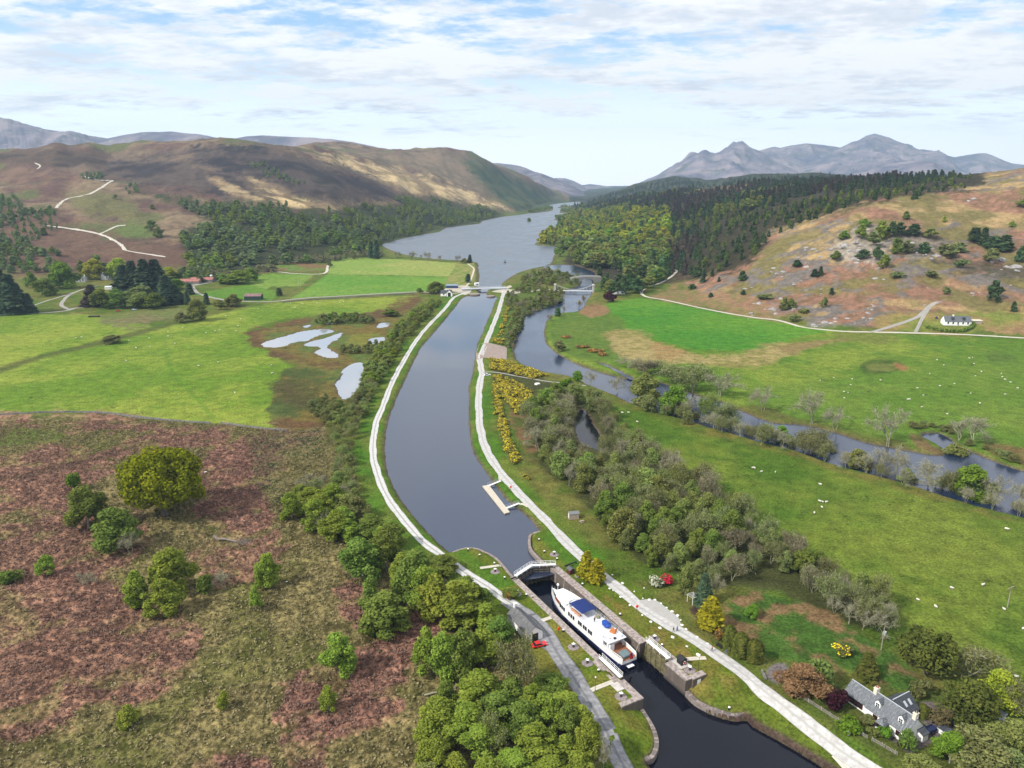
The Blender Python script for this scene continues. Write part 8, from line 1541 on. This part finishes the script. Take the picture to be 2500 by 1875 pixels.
base_ += np.c_[rgh.normal(size=1400)*0.8, rgh.normal(size=1400)*0.8, rgh.uniform(0, 2.3, 1400)]; lv, lq = leaf_quads(base_, unit(rgh.normal(size=(1400, 3))+[0, 0, 0.6]), 0.9, rgh)
tag(link('hedge', mesh_np('hedge', lv, lq, [FM['birch_dark']], attrs={'tint': np.repeat(rgh.uniform(0, 1, 1400), 4)})), 'curved dark green hedge below the hillside house lawn', 'hedge')
house(199, 688, 0.15, 11, 7, 4.5, 7.0, GRAN, SLATE, 'farmhouse', 'grey and white farmhouse behind the bright green trees', 3, True, (0.1, 0.9)); house(260, 682, 1.2, 10, 7, 5, 8, HARL, SLATE, 'farmhouse', 'white gabled farmhouse half hidden behind the yellow-green tree', 2, True, (0.1,)); house(266, 706, 0.2, 7, 5, 2.5, 3.6, HARL, PGR, 'farm_shed', 'small pale farm shed in front of the farmhouses', 0, False, (), 'shed')
house(466, 692, 0.10, 23, 14, 3.2, 5.4, RUBBLE, RUSTR, 'barn', 'left red-roofed barn at the end of the farm lane', 2, False, (), 'barn'); house(495, 688, 0.10, 27, 14, 3.2, 5.4, RUBBLE, RUSTR, 'barn', 'right, longer red-roofed barn beside the white silo', 4, False, (), 'barn')
m_ = MB(); m_.lathe([(1.8, -0.5), (1.8, 6.5), (1.2, 7.6), (0, 8)], n=14); tag(m_.build('silo', mat('silo_white', (0.62, 0.66, 0.68), 0.5), loc=at(517,686)), 'white cylindrical silo at the end of the red-roofed barn', 'silo')
house(620, 731, 0.08, 17, 10, 4.0, 6.0, GRNB, mat('brown_sheet_roof', (0.20, 0.12, 0.115), 0.7, var=0.25, vscale=0.4), 'barn', 'dark green barn with rusty brown roof at the edge of the fields', 0, False, (), 'barn')
for k in range(5):
    p = at(219+k*5.6, 774.5); b__ = MB().lathe([(0, -0.9), (0.75, -0.9), (0.8, 0), (0.75, 0.9), (0, 0.9)], n=12).xform(Matrix.Translation((0, 0, 0.75)) @ Matrix.Rotation(math.pi/2, 4, 'Y')).build('silage_bale', BLACK, loc=p, rz=0.1); tag(b__, 'black wrapped silage bale in the row beside the farm field', 'bale', 'black silage bales in a row')
# ------------------------------------------------------------------ poles, buoy, walls, rocks, logs
POLE = mat('pole_wood', (0.30, 0.26, 0.21), 0.9, var=0.2)
for u, vb, vt, lab, arm_ in ((2459,1483,1432,'wooden electricity pole with crossbar standing in the near pasture',1.6), (2151,1587,1520,'wooden electricity pole with transformer box by the ditch',1.2), (184,778,753,'dark wooden pole at the farm road end',0.0), (961,714,695,'tall dark pole beside the field road',0.0), (729,699,684,'left one of the twin wooden poles on the field bank',0.5), (734,699,684,'right one of the twin wooden poles on the field bank',0.5)):
    p = at(u, vb); h = max(5, CH+p.y*float(tan_v(vt))-p.z); e_ = empty('utility_pole', p, 0.5, lab, 'pole', 'wooden poles'); MB().tube((0, 0, -0.3), (0, 0, h), 0.15, 0.10).build('post', POLE, parent=e_)
    if arm_: MB().box(-arm_, arm_, -0.07, 0.07, h-0.35, h-0.2).build('crossbar', POLE, parent=e_)
    if 'transformer' in lab: MB().box(0.12, 0.8, -0.3, 0.3, h*0.55, h*0.55+0.9).build('transformer', PGR, parent=e_)
bu = empty('buoy', G(1233,642,Z_LOCH), 0, 'dark conical buoy floating alone on the loch', 'buoy'); MB().lathe([(0, -0.5), (2.2, -0.4), (2.4, 0.5), (1.2, 1.0), (0, 1.1)], n=12).build('float', BLACK, parent=bu); MB().lathe([(0.9, 1.0), (0.3, 4.5), (0.0, 4.6)], n=8).build('tower', BLACK, parent=bu)
def dyke(pts, label, h=0.95, th=0.6, mt=None):
    L = smooth_poly(pts, 10, False); W3 = np.array([at(u, v) for u, v in L]); T = np.gradient(W3[:, :2], axis=0); T /= np.linalg.norm(T, axis=1)[:, None]+1e-9; N = np.c_[-T[:, 1], T[:, 0]]; V = []; rg = random.Random(2); k = len(W3)
    for i in range(k):
        hh = h*rg.uniform(0.75, 1.1)
        for sg, z in ((1, -0.4), (0.7, hh), (-0.7, hh), (-1, -0.4)): V.append((W3[i][0]+N[i][0]*th/2*sg, W3[i][1]+N[i][1]*th/2*sg, W3[i][2]+z))
    f = [(i*4+j, i*4+j+1, i*4+5+j, i*4+4+j) for i in range(k-1) for j in range(3)]+[(0, 3, 2, 1), (k*4-4, k*4-3, k*4-2, k*4-1)]
    tag(MB().add(V, f).build('stone_wall', mt or DRY), label, 'wall')
DRY = mat('dry_stone', (0.17, 0.16, 0.15), 0.95, var=0.45, vscale=1.2, bump=0.6, bscale=2)
dyke([(-200,1020),(0,1013),(60,1010),(133,1007),(249,1009),(332,1019),(431,1029),(514,1034)], 'dry stone wall between the bright pasture and the bracken moor, long left part'); dyke([(540,1034),(597,1042),(650,1048),(700,1052)], 'dry stone wall between the bright pasture and the bracken moor, short right part')
dyke([(690,739),(760,732),(832,728),(930,722),(1010,717)], 'grey roadside wall along the straight field road', 1.0, 0.9); dyke([(1860,1640),(1870,1660)], 'short stone wall by the gravel turning place', 0.6)
b_ = []; RKM = mat('hill_rock', (0.30, 0.285, 0.275), 0.95, var=0.35, vscale=0.5, bump=0.8, bscale=1.2)
for s_ in range(4):
    bb = bmesh.new(); bmesh.ops.create_icosphere(bb, subdivisions=4, radius=1.0); P_ = np.array([v_.co[:] for v_ in bb.verts]); dsp = fbm(P_[:, 0]*3+s_*9+P_[:, 2]*1.7, P_[:, 1]*3+P_[:, 2]*2.3, 1.6, 4, 200+s_); rd = np.round(ridged(P_[:, 0]*2+P_[:, 2]*2.6, P_[:, 1]*2-P_[:, 2], 1.1, 3, 210+s_)*5)/5
    for v_, d_, r__ in zip(bb.verts, dsp, rd): v_.co *= 0.62+0.55*d_+0.25*r__; v_.co.z *= 0.8
    me = bpy.data.meshes.new('rock_outcrop'); bb.to_mesh(me); bb.free(); me.materials.append(RKM); b_.append(me)
RK = [(560,930,34),(450,990,26),(340,1095,40),(290,1110,30),(510,1060,34),(610,990,30),(690,930,36),(740,960,30),(790,900,46),(830,940,40),(870,880,44),(900,940,46),(940,960,34),(860,1000,40),(880,1030,30),(1015,1145,30),(1050,1070,22),(1230,900,36),(1280,880,40),(1330,940,44),(1370,920,30),(1470,980,50),(1430,1000,34),(1950,1010,60),(2050,1060,56),(1990,1060,40),(1730,1255,26),(200,1290,36),(160,1330,40),(260,1370,46),(320,1290,30),(420,1370,32),(640,1470,40),(560,1485,30),(960,1400,30),(1010,1350,30),(980,1440,24),(1740,560,34),(1700,575,24),(1400,1215,12),(2010,1195,14),(1380,1340,18),(100,1400,30),(60,1220,24),(420,1190,24),(620,1225,20),(810,1440,26),(720,1440,30)]
rg = random.Random(12); RK += [(x+rg.gauss(0, 40), y+rg.gauss(0, 22), s_*rg.uniform(0.3, 0.75)) for x, y, s_ in RK*2 if y > 760 and s_ > 16]
for i, (x, y, s_) in enumerate(RK):
    u, v = 1800+x*0.3316, 300+y*0.3316; p = at(u, v); r_ = s_*0.3316*0.5*depth_of(p)/F*1.15; o = link('rock_outcrop', b_[i % 4], None, p-Vector((0, 0, r_*0.15)), rg.uniform(0, 6.28)); o.scale = (r_*1.25, r_*0.8, r_*rg.uniform(0.5, 0.85)); tag(o, 'grey rock outcrop showing through the bracken of the right hillside', 'rock', 'rock outcrops on the right hillside')
for u, v, s_, lab in ((502,1152,7,'white boulder beside the huge round tree'),(165,1270,5,'small pale stone on the moor below the bushy tree'),(700,1420,5,'pale stone in the tussock grass right of the slim birch'),(597,1272,5,'pale stone above the brushwood heap on the moor'),(2025,1160,4,'pale stone at the field drain') if False else (1312,938,16,'heap of pale grey stones by the gorse path')):
    p = at(u, v); r_ = s_*0.5*depth_of(p)/F; o = link('field_stone', ROCK, None, p, 0.5); o.scale = (r_*2.2, r_*1.6, r_*1.6); tag(o, lab, 'stone')
def log(pts, r0, r1, label, name='fallen_log', mt=None, tw=0):
    P = [at(u, v)+Vector((0, 0, dz)) for u, v, dz in pts]; a = [tube_np([tuple(p) for p in P], np.linspace(r0, r1, len(P)), 6)]; rg2 = np.random.default_rng(4); e = np.array(P[-1])
    for _ in range(tw): d = unit(np.array([rg2.normal()+0.8, rg2.normal()*0.8, rg2.uniform(0, 0.6)])); s = e+rg2.normal(size=3)*[1.6, 1.0, 0.2]; a.append(tube_np([s, s+d*1.0+[0, 0, 0.2], s+d*rg2.uniform(1.4, 3.2)], [0.07, 0.05, 0.015], 4))
    V, q, _t = join(a); tag(link(name, mesh_np(name, V, q, [mt or TWIG])), label, 'log')
log([(524,1318,1.6),(531,1322,0.9),(548,1320,0.7),(572,1324,0.5),(590,1327,0.3)], 0.6, 0.3, 'dark fallen tree with a torn stump on the moor', 'fallen_tree', TWIG, 70); log([(1036,1700,0.3),(1062,1695,0.5),(1085,1693,0.6),(1113,1690,0.8)], 0.3, 0.16, 'pale fallen log at the edge of the copse', 'fallen_log', LICHEN, 8)
# ------------------------------------------------------------------ sheep
SHB, SHL_ = mat('fleece', (0.62, 0.59, 0.51), 0.95, var=0.1), mat('sheep_face', (0.30, 0.27, 0.23), 0.9)
bb = bmesh.new()
def blob(c, s, mi, sub=2):
    r = bmesh.ops.create_icosphere(bb, subdivisions=sub, radius=1.0); 
    for v_ in r['verts']: v_.co = Vector((v_.co.x*s[0]+c[0], v_.co.y*s[1]+c[1], v_.co.z*s[2]+c[2]))
    for f_ in {f_ for v_ in r['verts'] for f_ in v_.link_faces}: f_.material_index = mi
blob((0, 0, 0.62), (0.60, 0.30, 0.30), 0); blob((-0.25, 0, 0.64), (0.36, 0.31, 0.31), 0); blob((0.55, 0, 0.72), (0.20, 0.15, 0.17), 0, 1); blob((0.76, 0, 0.62), (0.15, 0.085, 0.10), 1, 1)
for x in (-0.38, 0.36):
    for y in (-0.15, 0.15): r = bmesh.ops.create_cone(bb, cap_ends=True, segments=5, radius1=0.035, radius2=0.06, depth=0.42, matrix=Matrix.Translation((x, y, 0.2))); [setattr(f_, 'material_index', 1) for v_ in r['verts'] for f_ in v_.link_faces]
SHEEP = bpy.data.meshes.new('sheep'); bb.to_mesh(SHEEP); bb.free(); SHEEP.materials.append(SHB); SHEEP.materials.append(SHL_)
k3 = 0.3316; g8 = lambda L: [(1800+x*k3, 750+y*k3) for x, y in L]; g7 = lambda L: [(1200+x*k3, 700+y*k3) for x, y in L]; g9 = lambda L: [(1900+x*0.2712, 1425+y*0.2712) for x, y in L]; g5 = lambda L: [(x*k3, 700+y*k3) for x, y in L]; g2 = lambda L: [(600+x*k3, 300+y*k3) for x, y in L]
FL = [(g8([(610,545),(710,525),(845,534),(1053,542),(835,577),(785,627),(815,634),(787,674),(1017,770),(1255,685),(1266,683),(1357,739),(1369,653),(1325,600),(1416,495),(1520,431),(1470,392),(1708,379),(1731,375),(1742,420),(1598,568),(1490,585),(1797,480),(1752,512),(1943,493),(1950,517),(1970,537),(2011,557),(2063,600),(1972,646),(1717,639),(1785,713),(1545,792)]), 'white sheep grazing in the wide pasture beyond the river', 'sheep beyond the river', 0.95),
      (g8([(115,1190),(128,1192),(177,1218),(280,1220),(610,1313),(606,1436),(627,1440),(655,1443),(622,1480),(567,1523),(1982,1642)])+g7([(963,934),(1008,932),(1072,1000),(988,1020)])+g9([(1560,48),(1842,22),(1415,218),(1255,154),(2030,240),(2140,848),(2205,416)]), 'white sheep grazing in the pasture between the wood and the river', 'sheep between wood and river', 1.0),
      (g5([(1003,455),(1107,446),(932,552),(1462,587),(1605,560),(1730,787),(1288,422),(1238,368),(1237,334),(1345,304),(1550,296),(1517,345),(1583,330),(1620,322),(1740,329),(1752,292),(1772,240),(558,380),(600,375),(2005,642),(1998,582),(1662,219),(1100,382),(950,400)])+g2([(420,1337),(362,1362),(330,1332),(690,1327),(720,1322),(525,1332),(95,1372)]), 'white sheep grazing in the left pastures', 'sheep in the left pastures', 1.05)]
rg = random.Random(21)
for L, lab, grp, k in FL:
    for u, v in L: o = link('sheep', SHEEP, None, at(u, v), rg.uniform(0, 6.28)); q = k*rg.uniform(0.85, 1.15); o.scale = (q, q, q); tag(o, lab, 'sheep', grp)
# ------------------------------------------------------------------ the air: one even haze over the valley
hz_ = MB(); hz_.box(-11500, 11500, -400, 13200, -20, 1000)
hm2 = bpy.data.materials.new('haze'); hm2.use_nodes = True; n = NT(hm2.node_tree); n.n.clear()
pv = n.new('ShaderNodeVolumePrincipled'); pv.inputs['Color'].default_value = (0.54, 0.77, 1.0, 1); pv.inputs['Density'].default_value = 6.2e-5; pv.inputs['Anisotropy'].default_value = 0.2
o_ = n.new('ShaderNodeOutputMaterial'); n.link(pv.outputs[0], o_.inputs['Volume'])
tag(hz_.build('haze', hm2), kind='stuff')
